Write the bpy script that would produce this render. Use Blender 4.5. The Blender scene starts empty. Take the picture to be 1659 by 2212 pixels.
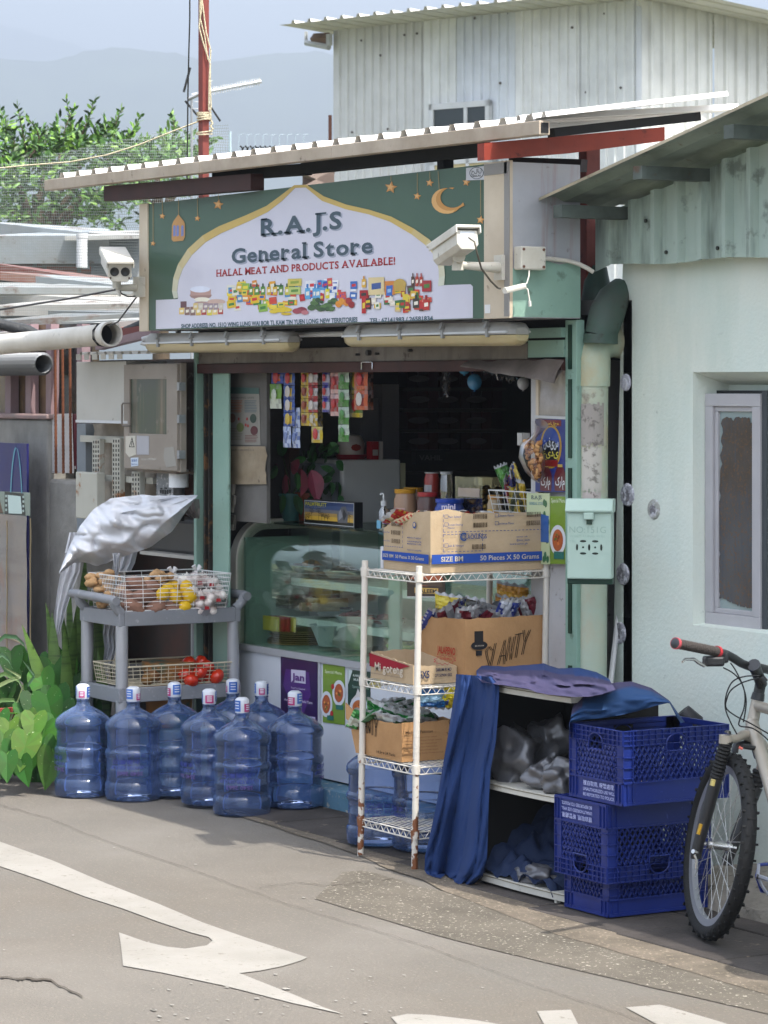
import bpy, math, random
from mathutils import Vector, Matrix, noise
SC = bpy.context.scene
COL = SC.collection
R = math.radians
random.seed(7)
rnd = random.uniform
# ---------------------------------------------------------------- camera (long lens, level, a little vertical lens shift)
FPX = 6500.0; CAM = (11.98, -6.85, 1.95); YAW = R(59.5)
cd = bpy.data.cameras.new('camera'); cam = bpy.data.objects.new('camera', cd); COL.objects.link(cam)
cam.location = CAM; cam.rotation_euler = (R(90), 0, YAW)
cd.sensor_fit = 'HORIZONTAL'; cd.sensor_width = 36; cd.lens = FPX/1659*36
cd.shift_y = -271/1659; cd.clip_start = .5; cd.clip_end = 30000
cd.dof.use_dof = True; cd.dof.focus_distance = 13.2; cd.dof.aperture_fstop = 16
SC.camera = cam
# ---------------------------------------------------------------- light
SUN_EL = R(60); SUN_AZ = R(13)            # azimuth of the sun measured from +x towards +y
w = bpy.data.worlds.new('World'); SC.world = w; w.use_nodes = True
nt = w.node_tree; bg = nt.nodes['Background']
sky = nt.nodes.new('ShaderNodeTexSky'); sky.sky_type = 'NISHITA'; sky.sun_disc = False
sky.sun_elevation = SUN_EL; sky.sun_rotation = R(90) - SUN_AZ
sky.air_density = 1.3; sky.dust_density = 4.0; sky.ozone_density = 1.2
hs = nt.nodes.new('ShaderNodeHueSaturation'); hs.inputs['Saturation'].default_value = .55; nt.links.new(sky.outputs[0], hs.inputs['Color']); nt.links.new(hs.outputs[0], bg.inputs[0]); bg.inputs[1].default_value = .15
sl = bpy.data.lights.new('sun', 'SUN'); so = bpy.data.objects.new('sun', sl); COL.objects.link(so)
sl.energy = 2.7; sl.angle = R(.6); sl.color = (1, .95, .87)
sd = Vector((math.cos(SUN_EL)*math.cos(SUN_AZ), math.cos(SUN_EL)*math.sin(SUN_AZ), math.sin(SUN_EL)))
so.rotation_euler = sd.to_track_quat('Z', 'Y').to_euler(); so.location = (5, 5, 12)
vs = SC.view_settings; vs.view_transform = 'Standard'; vs.look = 'None'; vs.gamma = 1; vs.exposure = 1.96
SC.cycles.max_bounces = 10; SC.cycles.transparent_max_bounces = 24; SC.cycles.transmission_bounces = 10
# ---------------------------------------------------------------- measuring: a pixel of the photo seen on a known plane
def _ray(u, v):
    a = (u-829.5)/FPX
    return Vector((-math.sin(YAW)+a*math.cos(YAW), math.cos(YAW)+a*math.sin(YAW), (835-v)/FPX))
def _at(u, v, k, c):
    d = _ray(u, v); t = (c-CAM[k])/d[k]
    return Vector(CAM)+d*t
def PX(u, v, c): return _at(u, v, 0, c)
def PY(u, v, c): return _at(u, v, 1, c)
def PZ(u, v, c=0): return _at(u, v, 2, c)
def PD(u, v, s): return Vector(CAM)+_ray(u, v)*(FPX/s)      # at a scale of s pixels per metre
# ---------------------------------------------------------------- mesh builder
def lin(h):
    if isinstance(h, tuple): return h
    h = h.lstrip('#'); o = []
    for i in (0, 2, 4):
        c = int(h[i:i+2], 16)/255
        o.append(c/12.92 if c <= .04045 else ((c+.055)/1.055)**2.4)
    return tuple(o)
def rotm(ax, deg): return Matrix.Rotation(R(deg), 3, ax)
class MB:
    def __init__(s, col=(1, 1, 1)): s.v = []; s.f = []; s.c = []; s.col = lin(col)
    def add(s, vs, fs, col=None):
        n = len(s.v); c = lin(col) if col is not None else s.col
        s.v += [tuple(q) for q in vs]; s.f += [tuple(i+n for i in f) for f in fs]; s.c += [c]*len(fs); return s
    def quad(s, a, b, c, d, col=None): return s.add([a, b, c, d], [(0, 1, 2, 3)], col)
    def box(s, x0, x1, y0, y1, z0, z1, col=None, rot=None, about=None):
        v = [(x, y, z) for z in (z0, z1) for y in (y0, y1) for x in (x0, x1)]
        if rot:
            a = Vector(about or ((x0+x1)/2, (y0+y1)/2, (z0+z1)/2)); v = [rot@(Vector(q)-a)+a for q in v]
        return s.add(v, [(0, 2, 3, 1), (4, 5, 7, 6), (0, 1, 5, 4), (2, 6, 7, 3), (0, 4, 6, 2), (1, 3, 7, 5)], col)
    def ob(s, c, size, rot=None, col=None):
        c = Vector(c); h = [q/2 for q in size]
        return s.box(c.x-h[0], c.x+h[0], c.y-h[1], c.y+h[1], c.z-h[2], c.z+h[2], col, rot)
    def tube(s, pts, r, n=8, col=None, closed=False, cap=True):
        pts = [Vector(p) for p in pts]; m = len(pts)
        rr = r if isinstance(r, (list, tuple)) else [r]*m
        vs = []; up = None
        for i, p in enumerate(pts):
            if closed: t = pts[(i+1) % m]-pts[i-1]
            else: t = pts[min(i+1, m-1)]-pts[max(i-1, 0)]
            if t.length < 1e-9: t = Vector((0, 0, 1))
            t.normalize()
            if up is None: up = Vector((0, 0, 1)) if abs(t.z) < .9 else Vector((1, 0, 0))
            a = t.cross(up)
            if a.length < 1e-4: a = t.cross(Vector((0, 1, 0)))
            a.normalize(); b = t.cross(a).normalized(); up = -b
            for k in range(n):
                an = 2*math.pi*k/n; vs.append(p+a*math.cos(an)*rr[i]+b*math.sin(an)*rr[i])
        fs = []
        for i in range(m if closed else m-1):
            j = (i+1) % m
            for k in range(n):
                l = (k+1) % n; fs.append((i*n+k, j*n+k, j*n+l, i*n+l))
        if cap and not closed: fs += [tuple(range(n)), tuple((m-1)*n+k for k in reversed(range(n)))]
        return s.add(vs, fs, col)
    def lathe(s, prof, c=(0, 0, 0), n=24, col=None, rot=None):
        c = Vector(c); vs = []; fs = []
        for r, z in prof:
            for k in range(n):
                a = 2*math.pi*k/n; q = Vector((r*math.cos(a), r*math.sin(a), z)); vs.append(c+(rot@q if rot else q))
        for i in range(len(prof)-1):
            for k in range(n):
                l = (k+1) % n; fs.append((i*n+k, i*n+l, (i+1)*n+l, (i+1)*n+k))
        if prof[0][0] > 1e-5: fs.append(tuple(reversed(range(n))))
        if prof[-1][0] > 1e-5: fs.append(tuple((len(prof)-1)*n+k for k in range(n)))
        return s.add(vs, fs, col)
    def ball(s, c, r, n=14, col=None, sq=(1, 1, 1), rot=None, lump=0, seed=0):
        prof = []; m = n//2; c = Vector(c); vs = []; fs = []
        for i in range(m+1):
            a = -math.pi/2+math.pi*i/m
            for k in range(n):
                b = 2*math.pi*k/n
                q = Vector((math.cos(a)*math.cos(b), math.cos(a)*math.sin(b), math.sin(a)))
                q *= r*(1+lump*noise.noise(q*1.6+Vector((seed*3.1, seed, 0))))
                q = Vector((q.x*sq[0], q.y*sq[1], q.z*sq[2])); vs.append(c+(rot@q if rot else q))
        for i in range(m):
            for k in range(n):
                l = (k+1) % n; fs.append((i*n+k, i*n+l, (i+1)*n+l, (i+1)*n+k))
        return s.add(vs, fs, col)
    def prism(s, poly, fn, t=.001, col=None):        # poly in 2D, fn(x, y, d) -> 3D, d towards the viewer
        n = len(poly); vs = [fn(x, y, 0) for x, y in poly]+[fn(x, y, t) for x, y in poly]
        fs = [tuple(reversed(range(n))), tuple(range(n, 2*n))]+[(k, (k+1) % n, n+(k+1) % n, n+k) for k in range(n)]
        return s.add(vs, fs, col)
    def flat(s, poly, fn, d=0, col=None): return s.add([fn(x, y, d) for x, y in poly], [tuple(range(len(poly)))], col)
    def disc(s, cx, cy, r, fn, d=0, col=None, ry=None, n=20):
        return s.flat([(cx+r*math.cos(2*math.pi*k/n), cy+(ry or r)*math.sin(2*math.pi*k/n)) for k in range(n)], fn, d, col)
    def text(s, st, fn, x0, x1, y, h, d=.002, col=None, bold=0, serif=False, cap=.72, ctr=False):
        vs, fs, w = glyphs(st, bold, serif)
        if not vs: return s
        sy = h/cap
        if x1 is None: sx = sy
        else: sx = (x1-x0)/w
        if ctr: sx = sy; x0 = x0-w*sx/2
        return s.add([fn(x0+a*sx, y+b*sy, d) for a, b in vs], fs, col)
_G = {}
SER = {'R': ((.04, .42, 0), (.5, .8, 0), (.02, .3, .72)), 'A': ((-.02, .26, 0), (.44, .74, 0)), 'J': ((.1, .52, .72),), 'S': (), 'H': ((.0, .3, 0), (.46, .78, 0), (0, .3, .72), (.46, .78, .72)),
       'L': ((.0, .3, 0), (0, .3, .72)), 'M': ((-.02, .26, 0), (.62, .92, 0), (0, .2, .72), (.66, .9, .72)), 'E': ((0, .2, 0), (0, .2, .72)), 'T': ((.16, .48, 0),), 'N': ((-.02, .26, 0), (0, .2, .72), (.5, .78, .72)),
       'D': ((0, .2, 0), (0, .2, .72)), 'P': ((0, .32, 0), (0, .2, .72)), 'I': ((-.04, .3, 0), (-.04, .3, .72)), 'B': ((0, .2, 0), (0, .2, .72)), 'V': ((-.04, .24, .72), (.42, .7, .72)), 'n': ((0, .26, 0), (.34, .6, 0), (0, .16, .52)),
       'r': ((0, .28, 0), (0, .14, .52)), 'l': ((-.04, .28, 0), (-.04, .16, .73)), 't': (), 'a': (), 'G': ()}
def glyphs(st, bold=0, serif=False):
    key = (st, bold, serif)
    if key in _G: return _G[key]
    if serif:
        V = []; F = []; x = 0
        for ch in st:
            if ch == ' ': x += .26; continue
            v, f, w = glyphs(ch, bold)
            n = len(V); V += [(a+x, b) for a, b in v]; F += [tuple(i+n for i in q) for q in f]
            for a, b, yy in SER.get(ch, ()):
                t = .075; n = len(V); y0 = yy if yy == 0 else yy-t+.01
                if yy == 0: y0 = -.01
                k = w/.7 if ch in 'RAHMNDPBEV' else 1
                if ch == 'M': k = w/.88
                V += [(x+a*k, y0), (x+b*k, y0), (x+b*k, y0+t), (x+a*k, y0+t)]; F.append((n, n+1, n+2, n+3))
            x += w+.075
        _G[key] = (V, F, max(x, .01)); return _G[key]
    c = bpy.data.curves.new('t', 'FONT'); c.body = st; c.size = 1; c.resolution_u = 3; c.offset = bold
    o = bpy.data.objects.new('t', c); COL.objects.link(o); bpy.context.view_layer.update()
    me = bpy.data.meshes.new_from_object(o.evaluated_get(bpy.context.evaluated_depsgraph_get()))
    V = [(q.co.x, q.co.y) for q in me.vertices]; F = [tuple(p.vertices) for p in me.polygons]
    bpy.data.objects.remove(o); bpy.data.curves.remove(c); bpy.data.meshes.remove(me)
    if V:
        mn = min(a for a, b in V); V = [(a-mn, b) for a, b in V]; w = max(a for a, b in V)
    else: w = .01
    _G[key] = (V, F, w); return _G[key]
def FR(o, ux, uy):            # a flat face: origin, two unit directions; d stands off the face
    o = Vector(o); ux = Vector(ux).normalized(); uy = Vector(uy).normalized(); nn = ux.cross(uy)
    return lambda x, y, d=0: o+ux*x+uy*y+nn*d
FRONT = lambda x, z, y: FR((x, y, z), (1, 0, 0), (0, 0, 1))       # faces -y
RIGHT = lambda x, y, z: FR((x, y, z), (0, 1, 0), (0, 0, 1))       # faces +x
def pxf(y):                   # photo pixels read on the plane at depth y, standing off towards the street
    return lambda u, v, d=0: PY(u, v, y)+Vector((0, -d, 0))
def pxx(x):
    return lambda u, v, d=0: PX(u, v, x)+Vector((d, 0, 0))
def pxz(z=0):
    return lambda u, v, d=0: PZ(u, v, z)+Vector((0, 0, d))
ORG = {}
def T(name, label, cat, loc=(0, 0, 0), group=None):
    o = bpy.data.objects.new(name, None); COL.objects.link(o); o.location = loc; o.empty_display_size = .1
    o['label'] = label; o['category'] = cat
    if group: o['group'] = group
    ORG[o.name] = Vector(loc); return o
SPLIT = {'door_frame', 'end_frame', 'hanging_strip', 'shifter', 'side_panels', 'mint_band', 'end_strip', 'purlin', 'frame_slot', 'shutter_track', 'window_frame', 'crossbar', 'trim', 'inner_strut', 'fork_legs', 'fork_boot', 'fork_sticker', 'grip_ring', 'upright', 'lintel'}
def P(mb, name, mat, parent=None, sm=None, bev=0, org=None, label=None):
    if name in SPLIT and parent is not None:        # each loose piece becomes a part of its own
        par = list(range(len(mb.v)))
        def find(i):
            while par[i] != i: par[i] = par[par[i]]; i = par[i]
            return i
        for f in mb.f:
            for k in f[1:]: par[find(k)] = find(f[0])
        gs = {}
        for f, c in zip(mb.f, mb.c): gs.setdefault(find(f[0]), []).append((f, c))
        if len(gs) > 1:
            for g in gs.values():
                ids = sorted({k for f, c in g for k in f}); mp = {k: i for i, k in enumerate(ids)}; m = MB(); m.v = [mb.v[k] for k in ids]; m.f = [tuple(mp[k] for k in f) for f, c in g]; m.c = [c for f, c in g]; o = _P(m, name, mat, parent, sm, bev, org, label)
            return o
    return _P(mb, name, mat, parent, sm, bev, org, label)
def _P(mb, name, mat, parent=None, sm=None, bev=0, org=None, label=None):
    if org is None:
        if parent is not None: org = ORG[parent.name]
        else:
            xs, ys, zs = zip(*mb.v); org = Vector(((min(xs)+max(xs))/2, (min(ys)+max(ys))/2, min(zs)))
    org = Vector(org)
    me = bpy.data.meshes.new(name); me.from_pydata([tuple(Vector(q)-org) for q in mb.v], [], mb.f)
    ca = me.color_attributes.new('col', 'FLOAT_COLOR', 'CORNER'); dat = []
    for p, c in zip(me.polygons, mb.c): dat += list(c[:3]+(1,))*p.loop_total
    ca.data.foreach_set('color', dat)
    me.materials.append(mat)
    if sm: me.polygons.foreach_set('use_smooth', [True]*len(me.polygons)); me.set_sharp_from_angle(angle=R(sm))
    me.update()
    o = bpy.data.objects.new(name, me); COL.objects.link(o)
    if parent is not None: o.parent = parent
    else: o.location = org
    ORG[o.name] = org
    if bev:
        b = o.modifiers.new('b', 'BEVEL'); b.width = bev; b.segments = 2; b.limit_method = 'ANGLE'; b.angle_limit = R(40)
    if label: o['label'] = label
    return o
def ONE(mb, name, mat, label, cat, group=None, **k):
    o = P(mb, name, mat, **k); o['label'] = label; o['category'] = cat
    if group: o['group'] = group
    return o
def S(mb, name, mat, kind='structure', **k):
    o = P(mb, name, mat, **k); o['kind'] = kind; return o
def dup(r, loc, rz=None, label=None, parent=None):
    c = r.copy(); COL.objects.link(c)
    if parent is not None: c.parent = parent
    elif loc is not None:
        c.location = loc
        if rz is not None: c.rotation_euler = (0, 0, rz)
    if label: c['label'] = label
    for ch in list(r.children): dup(ch, None, parent=c)
    return c
# ---------------------------------------------------------------- materials
_M = {}
def mat(key, col=None, rough=.6, metal=0, var=None, dirt=None, bump=None, attr=False, spec=.4, streak=None, coat=0, sss=0):
    """var=(colour, scale, amount), dirt=(colour, scale, amount, sharpness), streak=(colour, amount, scale xy, scale z), bump=(scale, strength)"""
    if key in _M: return _M[key]
    m = bpy.data.materials.new(key); m.use_nodes = True; nt = m.node_tree; N = nt.nodes; L = nt.links
    b = N['Principled BSDF']; tc = N.new('ShaderNodeTexCoord'); src = tc.outputs['Object']
    def mix(a, c2, fac):
        x = N.new('ShaderNodeMix'); x.data_type = 'RGBA'
        if hasattr(a, 'type'): L.new(a, x.inputs[6])
        else: x.inputs[6].default_value = (*a, 1)
        x.inputs[7].default_value = (*lin(c2), 1); L.new(fac, x.inputs[0]); return x.outputs[2]
    def nz(scale, lo, hi, amt=1, det=6, vec=None):
        n = N.new('ShaderNodeTexNoise'); n.inputs['Scale'].default_value = scale; n.inputs['Detail'].default_value = det; n.inputs['Roughness'].default_value = .62
        L.new(vec or src, n.inputs['Vector']); r = N.new('ShaderNodeMapRange'); L.new(n.outputs[0], r.inputs[0])
        r.inputs[1].default_value = lo; r.inputs[2].default_value = hi; r.inputs[4].default_value = amt; return r.outputs[0]
    if attr:
        a = N.new('ShaderNodeAttribute'); a.attribute_name = 'col'; c = a.outputs[0]
    else: c = lin(col or 'ffffff')
    if var: c = mix(c, var[0], nz(var[1], .38, .68, var[2]))
    if streak:
        mp = N.new('ShaderNodeMapping'); L.new(src, mp.inputs[0]); mp.inputs['Scale'].default_value = (streak[2], streak[2], streak[3])
        c = mix(c, streak[0], nz(1, .5, .72, streak[1], 5, mp.outputs[0]))
    if dirt: c = mix(c, dirt[0], nz(dirt[1], 1-dirt[3], 1-dirt[3]+.08, dirt[2], 9))
    if hasattr(c, 'type'): L.new(c, b.inputs['Base Color'])
    else: b.inputs['Base Color'].default_value = (*c, 1)
    b.inputs['Roughness'].default_value = rough; b.inputs['Metallic'].default_value = metal; b.inputs['Specular IOR Level'].default_value = spec
    if coat: b.inputs['Coat Weight'].default_value = coat; b.inputs['Coat Roughness'].default_value = .12
    if bump:
        bp = N.new('ShaderNodeBump'); n = N.new('ShaderNodeTexNoise'); n.inputs['Scale'].default_value = bump[0]; n.inputs['Detail'].default_value = 5
        L.new(src, n.inputs['Vector']); L.new(n.outputs[0], bp.inputs['Height']); bp.inputs['Strength'].default_value = bump[1]; bp.inputs['Distance'].default_value = .01
        L.new(bp.outputs[0], b.inputs['Normal'])
    _M[key] = m; return m
def glassy(key, col, alpha=.85, rough=.03, edge=.6, tint=None):       # thin clear sheet: mostly see-through, with surface reflection
    if key in _M: return _M[key]
    m = bpy.data.materials.new(key); m.use_nodes = True; nt = m.node_tree; N = nt.nodes; L = nt.links; N.remove(N['Principled BSDF'])
    t = N.new('ShaderNodeBsdfTransparent'); t.inputs[0].default_value = (*lin(col), 1)
    g = N.new('ShaderNodeBsdfGlossy'); g.inputs['Roughness'].default_value = rough; g.inputs[0].default_value = (*(tint or (1, 1, 1)), 1)
    fr = N.new('ShaderNodeFresnel'); fr.inputs[0].default_value = 1.5
    mr = N.new('ShaderNodeMapRange'); L.new(fr.outputs[0], mr.inputs[0]); mr.inputs[3].default_value = 1-alpha; mr.inputs[4].default_value = edge+.2
    mx = N.new('ShaderNodeMixShader'); L.new(mr.outputs[0], mx.inputs[0]); L.new(t.outputs[0], mx.inputs[1]); L.new(g.outputs[0], mx.inputs[2])
    L.new(mx.outputs[0], N['Material Output'].inputs[0]); _M[key] = m; return m
PRT = mat('printed_matt', attr=True, rough=.55, var=('8a8478', 9, .12))
PRG = mat('printed_gloss', attr=True, rough=.28, spec=.6)
PLA = mat('painted_mixed', attr=True, rough=.5, dirt=('3a332a', 30, .35, .36))
VEG = mat('leafy', attr=True, rough=.42, var=('0c2208', 14, .35), bump=(60, .2))
FOIL = mat('foil', attr=True, rough=.25, metal=.55, bump=(18, .5))
CARD = mat('cardboard', 'b18a62', rough=.9, var=('8f6a45', 5, .5), bump=(70, .15), spec=.1)
CARD2 = mat('cardboard_pale', 'b5a084', rough=.9, var=('9b8466', 6, .4), bump=(70, .15), spec=.1)
PRC = mat('printed_card', attr=True, rough=.85, spec=.1)
MINT = mat('mint_paint', '86a597', rough=.5, var=('789788', 6, .5), dirt=('4c5e50', 14, .6, .38), bump=(30, .1))
WHT = mat('white_paint', 'c9cacb', rough=.45, var=('b4b4b2', 4, .4), dirt=('77685a', 26, .5, .33))
CRM = mat('cream_paint', 'c9bba6', rough=.55, var=('b3a28a', 5, .5), dirt=('5e4a36', 22, .6, .36))
DRK = mat('dark_void', '17181a', rough=.9)
RED = mat('red_oxide', '74342c', rough=.6, var=('5b2820', 9, .6), dirt=('2c1512', 18, .6, .38))
BRN = mat('dark_brown_steel', '2a1a18', rough=.6, var=('160e0e', 8, .6))
GALV = mat('galvanised', '9a9c9e', rough=.4, metal=.5, var=('7b7d80', 10, .6), bump=(25, .1))
PVC = mat('pvc_grey_white', 'd0cabf', rough=.5, var=('aaa293', 2.5, .7), dirt=('6f665a', 16, .5, .38))
BLK = mat('black_rubber', '101112', rough=.75, bump=(80, .2))
CHR = mat('bright_metal', 'c6c6c6', rough=.25, metal=.9)
# ================================================================ ground, road, hills
def interp(pts, x):
    for (a, b), (c, d) in zip(pts, pts[1:]):
        if x <= c: return b+(d-b)*(x-a)/(c-a) if x > a else b
    return pts[-1][1]
ROADM = mat('worn_concrete', '67635d', rough=.9, var=('625a50', .9, .8), dirt=('8c8376', 75, .45, .43), streak=('77746f', .85, .45, .45), bump=(110, .6), spec=.15)
AGG = mat('exposed_aggregate', '655f56', rough=.9, var=('4a463f', 3, .6), dirt=('bdb7a8', 62, .8, .41), bump=(140, .6), spec=.15)
PALE = mat('pale_mortar', '6f665b', rough=.95, var=('565047', 5, .95), dirt=('ada08c', 60, .6, .42), bump=(80, .5), spec=.1)
PAVE = mat('dark_pavers', '4c4744', rough=.85, var=('302d2b', 3, .8), dirt=('8f8172', 12, .5, .38), bump=(60, .5), spec=.2)
LINE = mat('road_paint', '8b8780', rough=.8, var=('7b776f', 2.5, .8), dirt=('6c665c', 28, .9, .40), bump=(90, .3))
mb = MB(); mb.quad((-9000, -9000, -.06), (9000, -9000, -.06), (9000, 9000, -.06), (-9000, 9000, -.06)); S(mb, 'ground', mat('earth', '5c5a48', rough=1, var=('46502f', .05, .7)))
def wob(a, b, n, amp, seed=0):
    o = []
    for i in range(n+1):
        t = i/n; p = Vector(a).lerp(Vector(b), t)
        q = noise.noise(Vector((t*n*.31, seed, 0)))*amp+noise.noise(Vector((t*n*.9, seed, 5)))*amp*.4
        o.append((p.x, p.y+q))
    return o
def sheet(name, top, bot, z, m):
    mb = MB(); n = len(top)
    mb.add([(x, y, z) for x, y in top]+[(x, y, z) for x, y in bot], [(n+i, n+i+1, i+1, i) for i in range(n-1)]); return S(mb, name, m, org=(0, 0, 0))
sheet('road', wob((-20, .6), (14, .6), 2, 0), wob((-20, -8), (14, -8), 2, 0), 0, ROADM)
sheet('aggregate_strip', wob((1.5, -.78), (7.35, -.6), 60, .05, 3), [(1.5+5.85*i/60, -1.27+.27*max(0, (1.15+5.85*i/60-2.5)/2.2)**1.3+.006*noise.noise(Vector((i*.6, 0, 0)))-(.0 if i > 5 else (-.4+.08*i))) for i in range(61)], .003, AGG)
e0 = lambda x: interp([(-2, -.36), (-.7, -.42), (1.1, -.5), (3, -.71), (8, -.74)], x)
XM = [-1.62+8.6*i/90 for i in range(91)]
sheet('mortar_strip', [(x, e0(x)+.06) for x in XM], [(x, e0(x)-interp([(-2, .02), (.5, .06), (2, .14), (3, .18), (7, .2)], x)+.03*noise.noise(Vector((x*3, 4, 0)))) for x in XM], .0045, PALE)
# dark pavers
mb = MB()
x = -1.62
while x < 6:
    wd = .6
    for r_, (a, b) in enumerate(((0, .42), (.426, .9))):
        o = .3*r_
        y0 = e0(x+.3)+a; y1 = e0(x+.3)+b
        mb.box(x+o+.004, x+o+wd-.004, y0, y1-.006, -.03, .0085+rnd(-.0015, .0015))
    x += wd
S(mb, 'pavement', PAVE, bev=.004)
# raised concrete slab in front of the left-hand neighbour, with a broken edge
mb = MB(); tp = wob((-5, -.86), (-1.62, -.7), 40, .05, 2); n = len(tp)
v = [(x, y, .075+.01*noise.noise(Vector((x*3, 0, 1)))) for x, y in tp]+[(x, y-.02-.03*abs(noise.noise(Vector((x*7, 2, 1)))), 0) for x, y in tp]+[(x, .6, .075) for x, y in tp]
f = [(n+i, n+i+1, i+1, i) for i in range(n-1)]+[(i, i+1, 2*n+i+1, 2*n+i) for i in range(n-1)]+[(n-1, 2*n-1, 3*n-1)]
mb.add(v, f); S(mb, 'kerb_slab', mat('old_concrete', '8a857b', rough=.95, var=('5d5850', 4, .8), dirt=('2e2b27', 20, .7, .38), bump=(40, .8)), org=(0, 0, 0))
# road markings read off the photo
z = pxz(.0035)
def smooth(pts, k=6):
    o = []; n = len(pts)
    for i in range(n):
        p0, p1, p2, p3 = pts[i-1], pts[i], pts[(i+1) % n], pts[(i+2) % n]
        o.append(p1)
    return o
ar = [(-70, 1790), (0, 1818), (112, 1858), (229, 1908), (342, 1952), (439, 1993), (537, 2027), (664, 2068), (650, 2075), (610, 2087), (560, 2097), (517, 2102), (575, 2125), (634, 2148), (700, 2176), (744, 2191), (634, 2167), (488, 2130), (351, 2101), (266, 2086), (262, 2050), (257, 2014), (317, 2035), (361, 2045), (400, 2049), (447, 2042), (459, 2032), (451, 2024), (415, 2015), (342, 1991), (264, 1962), (185, 1937), (88, 1901), (0, 1871), (-70, 1843)]
from mathutils.geometry import tessellate_polygon
def flatpoly(mb, poly, fn, d=0, col=None):
    tr = tessellate_polygon([[Vector((a, b, 0)) for a, b in poly]])
    return mb.add([fn(a, b, d) for a, b in poly], tr, col)
mb = MB(); flatpoly(mb, ar, z); S(mb, 'road_marking_arrow', LINE, org=(0, 0, 0))
mb = MB()
for pl in ([(845, 2197), (880, 2190), (930, 2192), (1030, 2204), (1100, 2216), (1090, 2260), (900, 2260)], [(1160, 2184), (1233, 2181), (1255, 2225), (1260, 2280), (1200, 2290), (1185, 2230)], [(1352, 2176), (1425, 2170), (1450, 2176), (1560, 2208), (1620, 2230), (1600, 2300), (1470, 2240)]):
    flatpoly(mb, pl, z)
S(mb, 'road_marking_letters', LINE, org=(0, 0, 0))
mb = MB()          # flaked paint chips and grit on the road
for k in range(90):
    if k < 55: u, v = rnd(330, 900), rnd(2090, 2210)
    else: u, v = rnd(-10, 1650), rnd(1760, 2212)
    p = PZ(u, v, .0045)
    if p.y > -.95: continue
    r = rnd(.002, .008)*(1 if k % 6 else 1.7); a0 = rnd(0, 6); m = 7
    mb.add([(p.x+r*rnd(.6, 1.2)*math.cos(a0+6.28*i/m)*1.5, p.y+r*rnd(.5, 1.1)*math.sin(a0+6.28*i/m), p.z) for i in range(m)], [tuple(range(m))])
S(mb, 'paint_chips', LINE, 'stuff', org=(0, 0, 0))
mb = MB('4a4238')
def crack(mb, pts, w0, zz=.0055, amp=3):
    L_ = []; seg = []
    for (a, b), (c, d) in zip(pts, pts[1:]):
        m = max(2, int(math.hypot(c-a, d-b)/5))
        for i in range(m): seg.append((a+(c-a)*i/m, b+(d-b)*i/m))
    seg.append(pts[-1]); vv = []
    for i, (a, b) in enumerate(seg):
        q = noise.noise(Vector((a*.05, b*.05, 3)))*amp*2; t = w0*(.35+abs(noise.noise(Vector((a*.11, b*.09, 8))))*1.6)
        vv += [PZ(a, b+q, zz), PZ(a, b+q+t, zz)]
    mb.add(vv, [(2*i, 2*i+1, 2*i+3, 2*i+2) for i in range(len(seg)-1)])
crack(mb, [(0, 2108), (60, 2112), (110, 2116), (140, 2132), (178, 2150)], 5)
crack(mb, [(0, 1738), (110, 1768), (200, 1805), (330, 1850), (460, 1893), (620, 1952), (900, 2035), (1130, 2120), (1500, 2240)], .8, amp=1.4)
crack(mb, [(560, 1917), (640, 1905), (720, 1912), (850, 1897)], .8)
S(mb, 'road_cracks', mat('crack_dirt', '463f37', rough=1), org=(0, 0, 0))
# hills
def ridge(name, D, pts, col, seed):
    mb = MB(); us = list(range(-900, 2700, 20)); rows = 9; vv = []
    for j in range(rows):
        t = j/(rows-1)
        for u in us:
            s = FPX/(D*(.55+.45*t)); tv = interp(pts, u); top = (835-tv)/FPX*D
            p = PD(u, 835, s); hh = top*(t**1.25)*(1-(1-t)*.35*(1+noise.noise(Vector((u*.006, t*3, seed)))))
            if j == rows-1: hh = top+D*.0010*noise.noise(Vector((u*.03, 0, seed)))
            vv.append((p.x, p.y, hh))
    for u in us: p = PD(u, 835, FPX/(D*1.1)); vv.append((p.x, p.y, -5))
    n = len(us); fs = [(j*n+i, j*n+i+1, (j+1)*n+i+1, (j+1)*n+i) for j in range(rows) for i in range(n-1)]
    mb.add(vv, fs); S(mb, name, mat('hill_'+name, col, rough=1, var=('1c2a14', .008, .8)), sm=60, org=(0, 0, 0))
ridge('hill', 3000, [(-900, 170), (-200, 140), (0, 122), (107, 129), (180, 110), (230, 98), (322, 104), (380, 112), (448, 129), (520, 122), (594, 110), (700, 108), (900, 150), (1600, 100), (2700, 180)], '3c4a2c', 1)
ridge('mountain', 5200, [(-900, 40), (-100, 36), (0, 50), (118, 82), (200, 104), (320, 120), (900, 160), (2700, 120)], '3c4a2c', 4)
mb = MB(); mb.box(-7000, 7000, -7000, 7000, -7, 640)
hz = bpy.data.materials.new('haze'); hz.use_nodes = True; nt = hz.node_tree; nt.nodes.remove(nt.nodes['Principled BSDF'])
pv = nt.nodes.new('ShaderNodeVolumePrincipled'); pv.inputs['Color'].default_value = (.66, .76, .90, 1); pv.inputs['Density'].default_value = .00075; pv.inputs['Anisotropy'].default_value = .3
nt.links.new(pv.outputs[0], nt.nodes['Material Output'].inputs['Volume']); HZ = S(mb, 'haze', hz, 'stuff', org=(0, 0, 0))
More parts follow.
